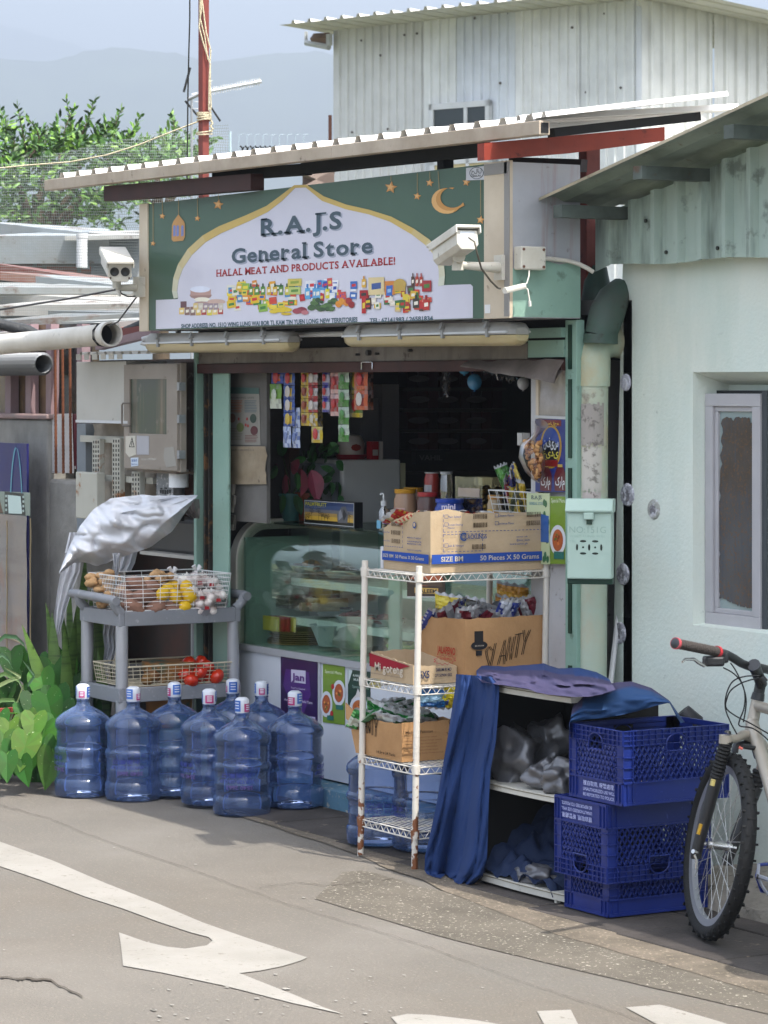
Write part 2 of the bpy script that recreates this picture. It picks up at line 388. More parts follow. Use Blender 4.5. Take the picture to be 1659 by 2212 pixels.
# ================================================================ corrugated sheet
def corr(mb, fn, L, H, pitch, dep, rib=.35, x0=0, y0=0, col=None, topf=None, botf=None, minor=0):
    xs = []; x = 0
    while x < L:
        for a, d in ((0, 0), (1-rib, 0), (1-rib*.75, dep), (1-rib*.25, dep)):
            if x+a*pitch < L: xs.append((x+a*pitch, d))
            if minor and a == 0:
                for q in (.22, .26, .44, .48):
                    if x+q*pitch < L: xs.append((x+q*pitch, minor if q in (.26, .44) else 0))
        x += pitch
    xs.append((L, 0)); n = len(xs)
    tf = topf or (lambda x: H); bf = botf or (lambda x: 0)
    mb.add([fn(x0+a, y0+bf(a), d) for a, d in xs]+[fn(x0+a, y0+tf(a), d) for a, d in xs], [(i, i+1, n+i+1, n+i) for i in range(n-1)], col)
# ================================================================ metal-clad house behind
def vdir(deg):
    a = R(deg); F = Vector((-math.sin(YAW), math.cos(YAW), 0)); Rr = Vector((math.cos(YAW), math.sin(YAW), 0))
    return F*math.cos(a)+Rr*math.sin(a)
DL = vdir(-50); DR = vdir(40); K = PD(1380, 835, 150); K.z = 0; UP = Vector((0, 0, 1))
def plane_px(o, n):
    o = Vector(o); n = Vector(n).normalized()
    def f(u, v, d=0):
        r = _ray(u, v); t = (o-Vector(CAM)).dot(n)/r.dot(n); return Vector(CAM)+r*t+n*d
    return f
CLAD = mat('white_cladding', attr=True, rough=.5, var=('8f8f8c', 1.2, .35), streak=('9b9388', .14, 5, .3), dirt=('7b6a58', 9, .4, .32))
H_ = T('metal_clad_house', 'white and grey corrugated metal house rising behind the shop roof', 'house', tuple(K))
WT = 7.42
fl = lambda x, y, d=0: K+DL*(5.85-x)+UP*y-DR*d      # left face, x from its far left end
fr_ = lambda x, y, d=0: K+DR*x+UP*y-DL*d
lf = plane_px(K, -DR)
def lx(u): return 5.85-(lf(u, 300)-K).dot(DL)
for (u0, u1, c, off, z0) in ((720, 918, 'd4d4d2', 0, 0), (918, 990, 'e2e3e1', .02, 5.5), (990, 1116, 'd4d8de', .035, 5.5), (918, 1116, 'c8ccd0', -.01, 0), (1116, 1255, 'e4e4e2', .03, 5.15), (1116, 1255, 'd0d3d5', 0, 0), (1255, 1381, 'e2e3e1', .015, 0)):
    mb = MB(c); a, b = lx(u0), lx(u1)
    corr(mb, lambda x, y, d=0: fl(x, y, d+off), b-a, WT-z0+.1, .165, .045, .3, a, z0)
    P(mb, 'wall_panel', CLAD, H_)
for (a, b, c, off) in ((0, 1.9, 'dcdcd8', 0), (1.9, 5, 'd6d6d2', .03)):
    mb = MB(c); corr(mb, lambda x, y, d=0: fr_(x, y, d+off), b-a, WT+.1, .3, .045, .2, a, 0, minor=.008); P(mb, 'wall_panel', CLAD, H_)
mb = MB(); mb.box(0, 0, 0, 0, 0, 0); mb = MB('c3c6ca')
c0 = fl(0, WT, .02)
mb.tube([K+DR*(-.02)-DL*.02, K+DR*(-.02)-DL*.02+UP*WT], .05, 4); P(mb, 'corner_flashing', CLAD, H_)
mb = MB(); rz = lambda x, y: 7.42+.13*max(0, -y)/.8
mb.col = lin('d8d6d0')
rfn = lambda x, y, d=0: K+DL*(6.2-x)+DR*y+UP*(rz(x, y)+d)
corr(mb, rfn, 7.1, 6, .33, .05, .25, 0, -.85); P(mb, 'roof', CLAD, H_)
mb = MB('6b4a35'); mb.tube([lf(688, 86, .12), lf(722, 84, .12)], .09, 4)
mb.col = lin('b8babb'); mb.tube([lf(674, 94, .14), lf(724, 104, .14)], .05, 6); mb.tube([lf(674, 70, .14), lf(674, 96, .14)], .03, 4); mb.tube([lf(726, 76, .16), lf(726, 100, .16)], .06, 6); P(mb, 'gutter_end', CLAD, H_)
mb = MB('6b3a22'); mb.tube([fl(-.04, 0, 0), fl(-.04, 6.2, 0)], .03, 5); P(mb, 'rusty_corner_pole', PLA, H_)
mb = MB('57504a')
for u, v in ((785, 88), (826, 120), (765, 286), (735, 301), (842, 279), (878, 76), (905, 73), (1005, 268*.62), (1030, 40), (1100, 30), (1085, 180), (1270, 200), (1240, 60), (1310, 30), (1150, 220), (1345, 190)):
    mb.ball(lf(u, v, .05), .022, 6)
P(mb, 'screws', PLA, H_)
for (u0, v0, u1, v1, sash) in ((938, 214, 1068, 330, 1), (940, 336, 1075, 420, 0)):
    fm = MB('cdd0d2'); a, b = lx(u0), lx(u1); t = 1.95+(835-v0)/145; bz = 1.95+(835-v1)/145
    for q in ((a, b, t-.09, t), (a, b, bz, bz+.08), (a, a+.09, bz, t), (b-.07, b, bz, t), ((a+b)/2+.1, (a+b)/2+.16, bz, t)):
        fm.prism([(q[0], q[2]), (q[1], q[2]), (q[1], q[3]), (q[0], q[3])], lambda x, y, d=0: fl(x, y, d+.05), .09)
    wo = P(fm, 'window', WHT, H_)
    pn = MB('2b3336'); pn.prism([(a+.02, bz), (b-.02, bz), (b-.02, t-.02), (a+.02, t-.02)], lambda x, y, d=0: fl(x, y, d+.085), .03, col='2b3336' if sash else 'cbb98a')
    P(pn, 'pane', PRG, wo)
# ================================================================ things behind on the left
def slab(near, far, t, mb, col=None):       # near/far edges as (u, v, scale); a plate with thickness t
    a, b = [PD(*q) for q in near]; c, d = [PD(*q) for q in far]; n = (b-a).cross(d-a).normalized()
    if n.z < 0: n = -n
    v = [a, b, c, d]; v += [q-n*t for q in v]
    mb.add(v, [(0, 1, 2, 3), (7, 6, 5, 4), (0, 4, 5, 1), (1, 5, 6, 2), (2, 6, 7, 3), (3, 7, 4, 0)], col)
TIN = mat('old_tin', attr=True, rough=.5, metal=.1, var=('8a8478', 3, .5), dirt=('5d4334', 6, .8, .41), bump=(20, .3))
BRK = bpy.data.materials.new('brick'); BRK.use_nodes = True; nt = BRK.node_tree
bt = nt.nodes.new('ShaderNodeTexBrick'); tcn = nt.nodes.new('ShaderNodeTexCoord'); mp = nt.nodes.new('ShaderNodeMapping'); mp.inputs['Rotation'].default_value = (R(90), 0, 0)
nt.links.new(tcn.outputs['Object'], mp.inputs[0]); nt.links.new(mp.outputs[0], bt.inputs[0]); bt.inputs['Scale'].default_value = 4
for k, c in ((1, '8a4f38'), (2, '5d3a2c'), (3, '6a625a')): bt.inputs[k].default_value = (*lin(c), 1)
bt.inputs['Mortar Size'].default_value = .03; nt.links.new(bt.outputs[0], nt.nodes['Principled BSDF'].inputs[0]); nt.nodes['Principled BSDF'].inputs['Roughness'].default_value = .9
h = T('brick_hut', 'old brick hut with grey metal fascia behind the netting', 'hut', tuple(PD(60, 835, 300)))
mb = MB(); slab(((-60, 640, 300), (240, 640, 300)), ((-60, 505, 300), (240, 520, 300)), .3, mb); P(mb, 'wall', BRK, h)
mb = MB('8e969c'); slab(((-60, 510, 305), (235, 508+0, 305)), ((-60, 476, 300), (235, 494, 300)), .2, mb); P(mb, 'roof_fascia', TIN, h)
mb = MB('8e969c'); slab(((178, 580, 306), (192, 580, 306)), ((178, 500, 306), (192, 500, 306)), .04, mb); P(mb, 'post', TIN, h)
mb = MB('d8d8d4'); a = PD(177, 578, 320); mb.tube([a, a+UP*.23], .037, 14); mb.lathe([(.041, 0), (.041, .03)], a+UP*.2, 14)
ONE(mb, 'vent_pipe', WHT, 'short white vent pipe standing up in front of the brick hut', 'pipe', sm=40)
mb = MB('6f777c'); slab(((195, 640, 310), (330, 640, 310)), ((195, 508, 302), (330, 503, 302)), .1, mb)
mb.col = lin('b0b0ac'); slab(((140, 510, 312), (330, 506, 312)), ((140, 501, 302), (330, 497, 302)), .03, mb)
ONE(mb, 'grey_shed', TIN, 'grey tin shed with a white ridge right of the brick hut', 'shed')
for near, far, t, c, lb in (
    (((-40, 584, 345), (250, 612, 345)), ((-40, 564, 330), (250, 600, 330)), .05, '6e3527', 'rust-red tin roof edge just below the brick hut'),
    (((-40, 620, 355), (310, 622, 355)), ((-40, 584, 340), (310, 606, 340)), .04, '888e90', 'pale grey roof sheet under the rust-red roof edge'),
    (((-40, 662, 365), (310, 655, 365)), ((-40, 628, 350), (310, 628, 350)), .06, 'a8a5a0', 'broad white roof sheet at the middle of the left-hand roofs'),
    (((-40, 695, 372), (310, 676, 372)), ((-40, 668, 360), (310, 658, 360)), .05, '6d7274', 'dark grey roof sheet below the broad white one'),
    (((-40, 722, 378), (310, 690, 378)), ((-40, 700, 366), (310, 680, 366)), .05, '8f9291', 'light grey strip of roof above the red roof edge'),
    (((-40, 748, 384), (310, 712, 384)), ((-40, 724, 372), (310, 692, 372)), .05, '8a3a2c', 'red-painted roof edge just above the fat white pipe')):
    mb = MB(c); slab(near, far, t, mb); ONE(mb, 'roof_sheet', TIN, lb, 'roof', 'stacked sheet roofs on the left')
mb = MB('33373a'); mb.tube([PD(-20, 695, 385), PD(60, 715, 385), PD(105, 735, 386), PD(180, 736, 388), PD(250, 722, 390), PD(310, 700, 392)], [.03, .035, .025, .02, .02, .03], 7)
ONE(mb, 'cable_bundle', mat('cable', '2b2d2f', rough=.7, bump=(30, 1)), 'thick dark bundle of cables lying over the roofs on the left', 'cable', sm=60)
mb = MB('2b2d2f')
mb.tube([PD(-20, 672, 372), PD(150, 645, 380), PD(305, 615, 385)], .006, 5); ONE(mb, 'cable', mat('cable2', '2b2d2f'), 'thin dark cable crossing in front of the broad white roof sheet', 'cable')
# ---------------- trees
def leaf(mb, p, d, l, wd, col, bend=.15, n=None):
    d = d.normalized(); s = d.cross(n or Vector((rnd(-1, 1), rnd(-1, 1), rnd(.2, 1)))).normalized(); q = s.cross(d)
    v = [p, p+d*l*.3+s*wd*.42-q*l*bend*.1, p+d*l*.68+s*wd*.38-q*l*bend*.5, p+d*l-q*l*bend, p+d*l*.68-s*wd*.38-q*l*bend*.5, p+d*l*.3-s*wd*.42-q*l*bend*.1, p+d*l*.5-q*l*bend*.1]
    mb.add(v, [(0, 1, 6), (1, 2, 6), (2, 3, 6), (3, 4, 6), (4, 5, 6), (5, 0, 6)], col)
def shoot(mb, tw, a, b, n, l, cols):
    a = Vector(a); b = Vector(b); sag = Vector((rnd(-.12, .12), rnd(-.12, .12), 0)); pts = []
    for i in range(7):
        t = i/6; pts.append(a.lerp(b, t)+sag*math.sin(t*3.14))
    tw.tube(pts, [.014*(1-.8*i/6) for i in range(7)], 4)
    for i in range(n):
        t = (i/n)**.8; k = min(5, int(t*6)); p = pts[k].lerp(pts[k+1], t*6-k); ax = (pts[k+1]-pts[k]).normalized()
        an = i*2.4; pe = Vector((math.cos(an), math.sin(an), 0)); dd = ax*rnd(.5, 1.1)+pe*rnd(.5, 1); dd.z += rnd(-.2, .3)
        leaf(mb, p, dd, l*rnd(.7, 1.2)*(1-.35*t), l*.36, random.choice(cols))
    leaf(mb, b, b-a, l*.7, l*.25, cols[-1])
def tree(name, label, s, base, tips, fill, l, cols, nl):
    t = T(name, label, 'tree', tuple(Vector((PD(base[0], 835, s).x, PD(base[0], 835, s).y, 0))), 'trees behind the netting')
    lv = MB(); tw = MB(); o = ORG[t.name]
    for (u, v, du, dv) in tips:
        ss = s*rnd(.97, 1.03); shoot(lv, tw, PD(u+du, v+dv, ss), PD(u, v, ss), 30, l, cols)
    for (u, v, ru, rv, n) in fill:
        for i in range(n):
            a = rnd(0, 6.28); q = math.sqrt(rnd(0, 1)); ss = s*rnd(.95, 1.05); p = PD(u+ru*q*math.cos(a), v+rv*q*math.sin(a), ss)
            m = random.randint(5, 9); ax = Vector((rnd(-1, 1), rnd(-1, 1), rnd(-.3, 1)))
            for j in range(m):
                pp = p+ax.normalized()*j*.035
                leaf(lv, pp, ax.normalized()+Vector((rnd(-1, 1), rnd(-1, 1), rnd(-.7, .6))), l*rnd(.7, 1.15), l*.36, random.choice(cols))
    P(lv, 'crown', mat('tree_leaves', attr=True, rough=.45, spec=.35), t)
    top = PD(base[0], base[1], s)
    tw.tube([o, o+Vector((.1, 0, top.z*.5)), top], [.12, .09, .05], 9)
    for (u, v, ru, rv, n) in fill: tw.tube([top-UP*.5, top.lerp(PD(u, v, s), .5)-UP*.12, PD(u, v, s)], [.05, .04, .02], 6)
    P(tw, 'trunk', mat('bark', '4a3e30', rough=.9, bump=(30, .6)), t, sm=60)
GR = ['2c4a16', '3f6320', '1c3210', '547a2c', '33551c', '6c8f38']
tree('fruit_tree', 'leafy tree with upright shoots behind the netting at far left', 210, (80, 420),
     [(0, 236, -5, 130), (38, 229, 25, 130), (95, 275, 10, 100), (115, 268, -20, 90), (143, 216, -10, 130), (160, 235, -20, 110), (204, 215, -45, 110), (190, 262, -30, 90), (230, 265, 10, 80), (12, 262, 10, 80), (70, 290, 0, 80), (262, 236, 0, 110), (250, 262, -10, 90), (304, 250, -25, 90), (292, 276, -10, 80), (-20, 250, 0, 100), (55, 250, 10, 90), (175, 280, -5, 70), (128, 290, 0, 60)],
     [(10, 350, 50, 70, 70), (100, 350, 70, 65, 110), (180, 350, 50, 60, 60), (255, 330, 40, 40, 55), (100, 440, 120, 60, 120), (270, 390, 60, 60, 60), (0, 450, 60, 50, 50), (230, 460, 70, 40, 50)], .105, GR, 0)
tree('young_tree', 'paler smaller tree between the netting and the red pole', 230, (340, 420),
     [(369, 247, -25, 90), (345, 285, -10, 80), (318, 300, 0, 70), (385, 300, 0, 60), (405, 310, -10, 60), (462, 304, -30, 30), (430, 320, -5, 40)],
     [(340, 360, 40, 50, 45), (400, 350, 45, 35, 45), (300, 400, 40, 50, 30), (390, 400, 50, 30, 20)], .1, ['4a6b35', '5b7f3c', '3a5a2a', '7a9a50'], 0)
# ---------------- netting and its rope
nm = bpy.data.materials.new('netting'); nm.use_nodes = True; nt = nm.node_tree; N = nt.nodes; L = nt.links; bs = N['Principled BSDF']; bs.inputs['Base Color'].default_value = (*lin('7c8381'), 1); bs.inputs['Roughness'].default_value = .6
tc = N.new('ShaderNodeTexCoord'); sp = N.new('ShaderNodeSeparateXYZ'); L.new(tc.outputs['Object'], sp.inputs[0]); out = None
ax = N.new('ShaderNodeMath'); ax.operation = 'ADD'; L.new(sp.outputs[0], ax.inputs[0]); L.new(sp.outputs[1], ax.inputs[1]); outs = []
for sck, pitch in ((ax.outputs[0], .016), (sp.outputs[2], .016)):
    m1 = N.new('ShaderNodeMath'); m1.operation = 'MULTIPLY'; L.new(sck, m1.inputs[0]); m1.inputs[1].default_value = 1/pitch
    m2 = N.new('ShaderNodeMath'); m2.operation = 'FRACT'; L.new(m1.outputs[0], m2.inputs[0]); m3 = N.new('ShaderNodeMath'); m3.operation = 'LESS_THAN'; L.new(m2.outputs[0], m3.inputs[0]); m3.inputs[1].default_value = .11; outs.append(m3)
mxx = N.new('ShaderNodeMath'); mxx.operation = 'MAXIMUM'; L.new(outs[0].outputs[0], mxx.inputs[0]); L.new(outs[1].outputs[0], mxx.inputs[1])
L.new(mxx.outputs[0], bs.inputs['Alpha'])
mb = MB(); up = [(-80, 366), (0, 353), (110, 333), (215, 311), (358, 283), (430, 272), (494, 268)]; dn = [(-80, 730), (0, 730), (110, 725), (215, 720), (330, 712), (400, 600), (500, 420)]
vv = []; m = len(up); rows = 8
for j in range(rows+1):
    for i in range(m):
        t = j/rows; u = up[i][0]*(1-t)+dn[i][0]*t; v = up[i][1]*(1-t)+dn[i][1]*t; vv.append(PD(u, v, 372+3*noise.noise(Vector((u*.02, v*.02, 0)))))
mb.add(vv, [(j*m+i, j*m+i+1, (j+1)*m+i+1, (j+1)*m+i) for j in range(rows) for i in range(m-1)])
ONE(mb, 'bird_netting', nm, 'fine grey netting hung in front of the trees and hut at left', 'netting', sm=60)
ROPE = mat('rope', 'b5ab90', rough=.9, bump=(90, 1))
mb = MB(); pp = [(-60, 366), (0, 363), (60, 357), (150, 350), (230, 335), (300, 313), (370, 285), (432, 261)]
mb.tube([PD(u, v, 390) for u, v in pp], .0045, 6); ONE(mb, 'rope', ROPE, 'pale rope sagging from the left edge up to the red pole', 'rope', sm=60)
# ---------------- red pole, its rope, black cable, antennas
mb = MB(); a = PD(440, 430, 402); b = PD(441, -40, 402); mb.tube([a, b], .030, 4)
pole = T('red_pole', 'tall red steel pole behind the shop roof, pale rope wound on it', 'pole', (a.x, a.y, 0)); mb = MB()
mb.box(a.x-.027, a.x+.027, a.y-.02, a.y+.02, 0, b.z); P(mb, 'shaft', RED, pole, bev=.004)
mb = MB(); F3 = vdir(0); Rv = vdir(90); wp = lambda u, v, o=.04: PD(u, v, 402)-F3*o
mb.tube([wp(433, -30), wp(436, 20), wp(431, 60), wp(440, 95), wp(455, 140), wp(455, 190), wp(457, 230), wp(454, 250)], .0045, 6)
mb.tube([wp(433, -30), wp(441, 30), wp(446, 70), wp(456, 110), wp(453, 170), wp(452, 240)], .0045, 6)
mb.tube([wp(433, 0), wp(433, 40), wp(443, 80), wp(450, 130)], .004, 6)
for i, v in enumerate((243, 247, 251, 256, 260, 286, 290)):
    w_ = 15 if v < 270 else 17
    mb.tube([wp(441+w_*math.cos(t*.7854), v+2*math.sin(t*.7854+i), .0+.05*math.sin(t*.7854)) for t in range(9)], .0045, 6)
mb.tube([wp(457, 262), wp(460, 268), wp(455, 274), wp(461, 280), wp(453, 286)], .007, 6); P(mb, 'wound_rope', ROPE, pole, sm=60)
mb = MB(); mb.tube([PD(410, -30, 396), PD(410, 40, 396), PD(408, 110, 396), PD(406, 200, 396), PD(405, 300, 396), PD(404, 400, 396)], .0045, 6); ONE(mb, 'hanging_cable', BLK, 'black cable hanging straight down left of the red pole', 'cable', sm=60)
an = T('yagi_antenna', 'television antenna with a long white finned boom right of the red pole', 'antenna', tuple(Vector((PD(412, 835, 250).x, PD(412, 835, 250).y, 0))))
mb = MB('a9abad'); b0 = PD(395+20, 205, 250); b1 = PD(565, 176, 250); mb.tube([b0.lerp(b1, .0), b1], .014, 6); mb.tube([b0.lerp(b1, .9), b1], .018, 6); P(mb, 'boom', WHT, an)
mb = MB('cfcfcf'); dd = (b1-b0)
for i in range(24):
    p = b0.lerp(b1, .18+.8*i/23); q = 8+rnd(-1, 2); mb.tube([p-UP*q/250-Rv*.01, p+UP*q/250-Rv*.006], .006, 4)
for i in range(5): p = b0+UP*(.06*i-.12)+Rv*.02*i; mb.tube([p, p+Rv*.1], .003, 4)
P(mb, 'fins', WHT, an)
mb = MB('2a2c2e'); mb.tube([PD(397, 199, 250), PD(411, 146, 250)], .011, 5); mb.tube([PD(400, 218, 250), PD(427, 250, 250)], .010, 5); mb.tube([PD(452, 226, 250), PD(476, 262, 250)], .009, 5); P(mb, 'reflector_bars', BLK, an)
mb = MB(); p = PD(414, 216, 250); mb.tube([Vector((p.x, p.y, 0)), p+UP*.0], .012, 6); mb.tube([PD(405, 215, 250), PD(430, 203, 250)], .02, 6); P(mb, 'mast', GALV, an)
rk = T('roof_spikes', 'row of black hooks and thin wires on a far roof left of the metal house', 'fence', tuple(PD(590, 835, 220)))
mb = MB('1f2022')
for i in range(13):
    u = 522+i*10.5; mb.tube([PD(u, 334, 220), PD(u+2, 320, 220), PD(u-3, 315, 220)], .009, 5); mb.tube([PD(u, 328, 220), PD(u+5, 317, 220)], .007, 4)
mb.tube([PD(515, 327, 220), PD(660, 325, 220)], .008, 4); P(mb, 'hooks', BLK, rk)
mb = MB('9fb0b8')
for i in range(9): u = 516+i*17.5; mb.tube([PD(u, 330, 220), PD(u, 291, 220), PD(u+10, 290, 220)], .003, 4)
mb.tube([PD(497, 335, 220), PD(497, 284, 220)], .016, 6); P(mb, 'wires', PLA, rk)
mb = MB('8c7a70'); slab(((650, 405, 200), (722, 405, 200)), ((650, 372, 200), (722, 366, 200)), .6, mb); ONE(mb, 'far_parapet', PLA, 'small beige wall end at the foot of the metal house', 'wall')
# ================================================================ the shop
F3 = vdir(0); Rv = vdir(90)
shop = T('shop_building', 'small mint-framed corner shop with an open counter under a corrugated roof', 'shop', (.2, .1, 0))
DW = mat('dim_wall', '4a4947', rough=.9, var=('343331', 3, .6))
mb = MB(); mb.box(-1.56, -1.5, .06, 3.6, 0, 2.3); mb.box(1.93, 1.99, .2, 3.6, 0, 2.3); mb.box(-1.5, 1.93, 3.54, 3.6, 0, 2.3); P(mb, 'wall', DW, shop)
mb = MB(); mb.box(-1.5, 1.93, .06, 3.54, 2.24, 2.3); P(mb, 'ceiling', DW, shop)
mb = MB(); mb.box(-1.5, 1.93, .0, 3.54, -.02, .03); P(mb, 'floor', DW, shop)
mb = MB(); mb.box(-1.475, -1.445, -.03, .05, 0, 2.22); mb.box(-1.325, -1.155, 0, .012, 0, 2.04)
mb.box(1.818, 1.90, -.01, .03, 0, 2.22); P(mb, 'door_frame', MINT, shop, bev=.003)
mb = MB(); mb.box(-1.445, -1.325, .01, .06, 0, 2.2); mb.box(-1.40, -1.385, -.012, .01, 0, 2.1); mb.box(-1.35, -1.34, -.012, .01, 0, 2.1); P(mb, 'shutter_track', mat('grimy_track', '2c2822', rough=.8, dirt=('6b4a2c', 14, .9, .45), var=('12110f', 8, .8)), shop)
mb = MB(); 
for z0, z1 in ((.08, .82), (.95, 1.62), (1.66, 1.98), (2.02, 2.2)): mb.box(1.845, 1.87, -.0145, -.0105, z0, z1)
P(mb, 'frame_slot', mat('dark_green', '0e3325', rough=.5), shop)
mb = MB(); mb.box(-1.44, 1.55, -.02, .05, 2.062, 2.13); P(mb, 'shutter_box', mat('grey_dirty', '7c756c', rough=.6, var=('5c5148', 4, .8), dirt=('3a2a20', 14, .8, .4), streak=('4a3a30', .6, 9, 1)), shop, bev=.003)
mb = MB(); mb.box(1.55, 1.818, -.015, .05, 2.07, 2.14); mb.box(1.4, 1.818, -.03, .05, 2.15, 2.19); P(mb, 'lintel', MINT, shop)
mb = MB(); mb.box(-1.44, 1.818, -.03, .05, 2.015, 2.062); P(mb, 'shutter_rail', BRN if 0 else mat('rail_brown', '45241f', rough=.6, var=('2a1614', 5, .8)), shop, bev=.003)
mb = MB(); mb.box(-1.47, 1.82, -.002, .06, 2.13, 2.24); P(mb, 'shutter_slot', DRK, shop)
mb = MB('aaaaaa'); a = PY(781, 798, -.035); mb.tube([a, a+UP*.028, a+UP*.034+Vector((.008, 0, 0)), a+UP*.034+Vector((.09, 0, 0)), a+UP*.028+Vector((.098, 0, 0)), a+Vector((.098, 0, 0))], .004, 6); P(mb, 'shutter_handle', CHR, shop, sm=50)
mb = MB('33302c')
for u, v, r in ((800, 762, .013), (776, 766, .006), (818, 764, .006), (890, 757, .007)): a = PY(u, v, -.02); mb.lathe([(r, 0), (r, .02), (0, .021)], a, 10, rot=rotm('X', 90))
P(mb, 'bolts', PLA, shop)
mb = MB(); mb.tube([PY(600, 724, -.12), PY(760, 721, -.12)], .012, 8); mb.tube([PY(330, 727, -.2), PY(308, 733, -.24), PY(306, 740, -.24), PY(330, 748, -.2)], .013, 8); P(mb, 'conduit', WHT, shop, sm=50)
# plinth
mb = MB(); mb.box(-1.15, 1.82, -.03, .3, 0, .09); P(mb, 'plinth', mat('blue_plinth', '557a90', rough=.8, var=('3b5f68', 5, .8), dirt=('c8bda8', 20, .8, .42)), shop)
# inner right partition
mb = MB(); mb.box(1.49, 1.818, .04, .09, .03, 2.06); mb.box(1.49, 1.53, .09, .6, .03, 2.06); P(mb, 'partition', mat('partition_white', 'b9b8ba', rough=.5, var=('9f9c9c', 3, .6), dirt=('5e5046', 24, .7, .37)), shop)
mb = MB(); mb.box(1.555, 1.575, .02, .04, 1.2, 2.06); P(mb, 'partition_post', CRM, shop)
mb = MB()
N_ = 14; vv = []
for j in range(9):
    for i in range(N_+1):
        x = 1.575+.24*i/N_; z = 1.72+.33*j/8; vv.append((x, .03-.022*abs(noise.noise(Vector((x*14, z*11, 2)))), z))
mb.add(vv, [(j*(N_+1)+i, j*(N_+1)+i+1, (j+1)*(N_+1)+i+1, (j+1)*(N_+1)+i) for j in range(8) for i in range(N_)])
P(mb, 'plastic_sheet', mat('cloudy_plastic', 'a39c96', rough=.22, spec=.7, var=('7d746c', 8, .7)), shop, sm=60)
mb = MB('77706a'); vv = []
for j in range(6):
    for i in range(17):
        t = i/16; x = 1.12+.72*t; vv.append((x, -.03-.05*math.sin(j/5*3.1), 2.06-(.03+.06*t)*(1-abs(j/2.5-1))-.05*t*j/5*.8-.012*noise.noise(Vector((x*9, j, 0)))))
mb.add(vv, [(j*17+i, j*17+i+1, (j+1)*17+i+1, (j+1)*17+i) for j in range(5) for i in range(16)]); P(mb, 'rolled_awning', mat('dirty_plastic', '7a706a', rough=.5, var=('4a403a', 6, .8)), shop, sm=70)
# left partition with its frame behind the mint post
mb = MB(); mb.box(-1.33, PY(576, 900, .08).x, .08, .1, 1.285, 2.2); P(mb, 'partition', mat('left_partition', '6d6a66', rough=.8, var=('4b4844', 3, .7)), shop)
# ---- roof
zr = lambda x, y: 3.033+(-.0096)*(x+2.4)+.09*(y+.4)
RX0, RX1 = PY(118, 400, -.4).x, PY(1188, 270, -.4).x
mb = MB('e6e4e0'); PT = .19
rf = lambda x, y, d=0: Vector((RX0+x, -.43+y, zr(RX0+x, -.43+y)-.006+d))
corr(mb, rf, RX1-RX0+.02, 1.0, PT, .026, .34); P(mb, 'roof', mat('roof_sheet_white', attr=True, rough=.4, var=('c9c5bd', 2, .5), dirt=('7a6a58', 20, .5, .35)), shop)
mb = MB(); 
for x0, x1, c in ((RX0-.02, RX0+.42, 0), (RX0+.42, RX0+1.75, 0), (RX0+1.752, RX0+3.0, 0), (RX0+3.002, RX1, 0)):
    v = []
    for x in (x0, x1):
        z0 = zr(x, -.4)-.012; v += [(x, -.45, z0-.055), (x, -.45, z0), (x, -.40, z0), (x, -.40, z0-.055)]
    mb.add(v, [(0, 1, 5, 4), (1, 2, 6, 5), (2, 3, 7, 6), (3, 0, 4, 7), (0, 3, 2, 1), (4, 5, 6, 7)])
P(mb, 'roof_edge_tube', mat('edge_tube', 'b3a594', rough=.55, var=('93836f', 5, .6), dirt=('3e2c1e', 11, .9, .37), streak=('7a6752', .4, 3, 3)), shop, bev=.003)
e_ = Vector((RX1, -.425, zr(RX1, -.4)-.04)); mb = MB(); mb.box(e_.x-.001, e_.x+.003, -.442, -.408, e_.z-.02, e_.z+.02); P(mb, 'tube_opening', DRK, shop)
def beam(mb, a, b, w_, h_, col=None, up=UP):
    a = Vector(a); b = Vector(b); t = (b-a).normalized(); s = t.cross(up).normalized(); q = s.cross(t)
    v = [p+s*i*w_/2+q*j*h_/2 for p in (a, b) for i, j in ((-1, -1), (1, -1), (1, 1), (-1, 1))]
    return mb.add(v, [(0, 1, 2, 3), (7, 6, 5, 4), (0, 4, 5, 1), (1, 5, 6, 2), (2, 6, 7, 3), (3, 7, 4, 0)], col)
mb = MB(); beam(mb, PY(238, 419, -.36), PY(556, 393, -.36), .07, .075); P(mb, 'roof_beam', mat('dark_red_beam', '3a1c18', rough=.6, var=('241210', 8, .6)), shop)
mb = MB(); beam(mb, PY(470, 380, -.3), PY(662, 366, -.3), .06, .05); beam(mb, PY(662, 360, -.3), PY(1046, 320, -.3), .06, .065); beam(mb, PY(958, 352, -.2), PY(971, 352, -.2), .04, .07); beam(mb, PY(962, 330, -.28)-UP*.0, PY(962, 368, -.28), .05, .05, up=Vector((0, 1, 0))); P(mb, 'roof_beam', DRK, shop)
XB = 1.97; mb = MB(); a0 = PX(1046, 330, XB); a1 = PX(1436, 292, XB)
v = [PX(u, v_, XB) for u, v_ in ((1046, 309), (1436, 274), (1436, 302), (1430, 305), (1240, 330), (1046, 346))]; n = len(v)
mb.add(v+[q-Vector((.05, 0, 0)) for q in v], [tuple(range(n)), tuple(reversed(range(n, 2*n)))]+[(i, n+i, n+(i+1) % n, (i+1) % n) for i in range(n)])
P(mb, 'roof_beam', mat('red_beam', '8a3322', rough=.55, var=('6d271c', 6, .6), dirt=('3a1610', 26, .6, .4)), shop)
p_ = PD(1276, 400, 521); mb = MB(); mb.box(p_.x-.04, p_.x+.02, p_.y-.035, p_.y+.035, 2.28, 2.95); P(mb, 'post', RED, shop, bev=.004, label='red-painted upper half of the corner post')
mb = MB(); mb.box(p_.x-.04, p_.x+.02, p_.y-.035, p_.y+.035, 0, 2.28); P(mb, 'post', MINT, shop, bev=.004)
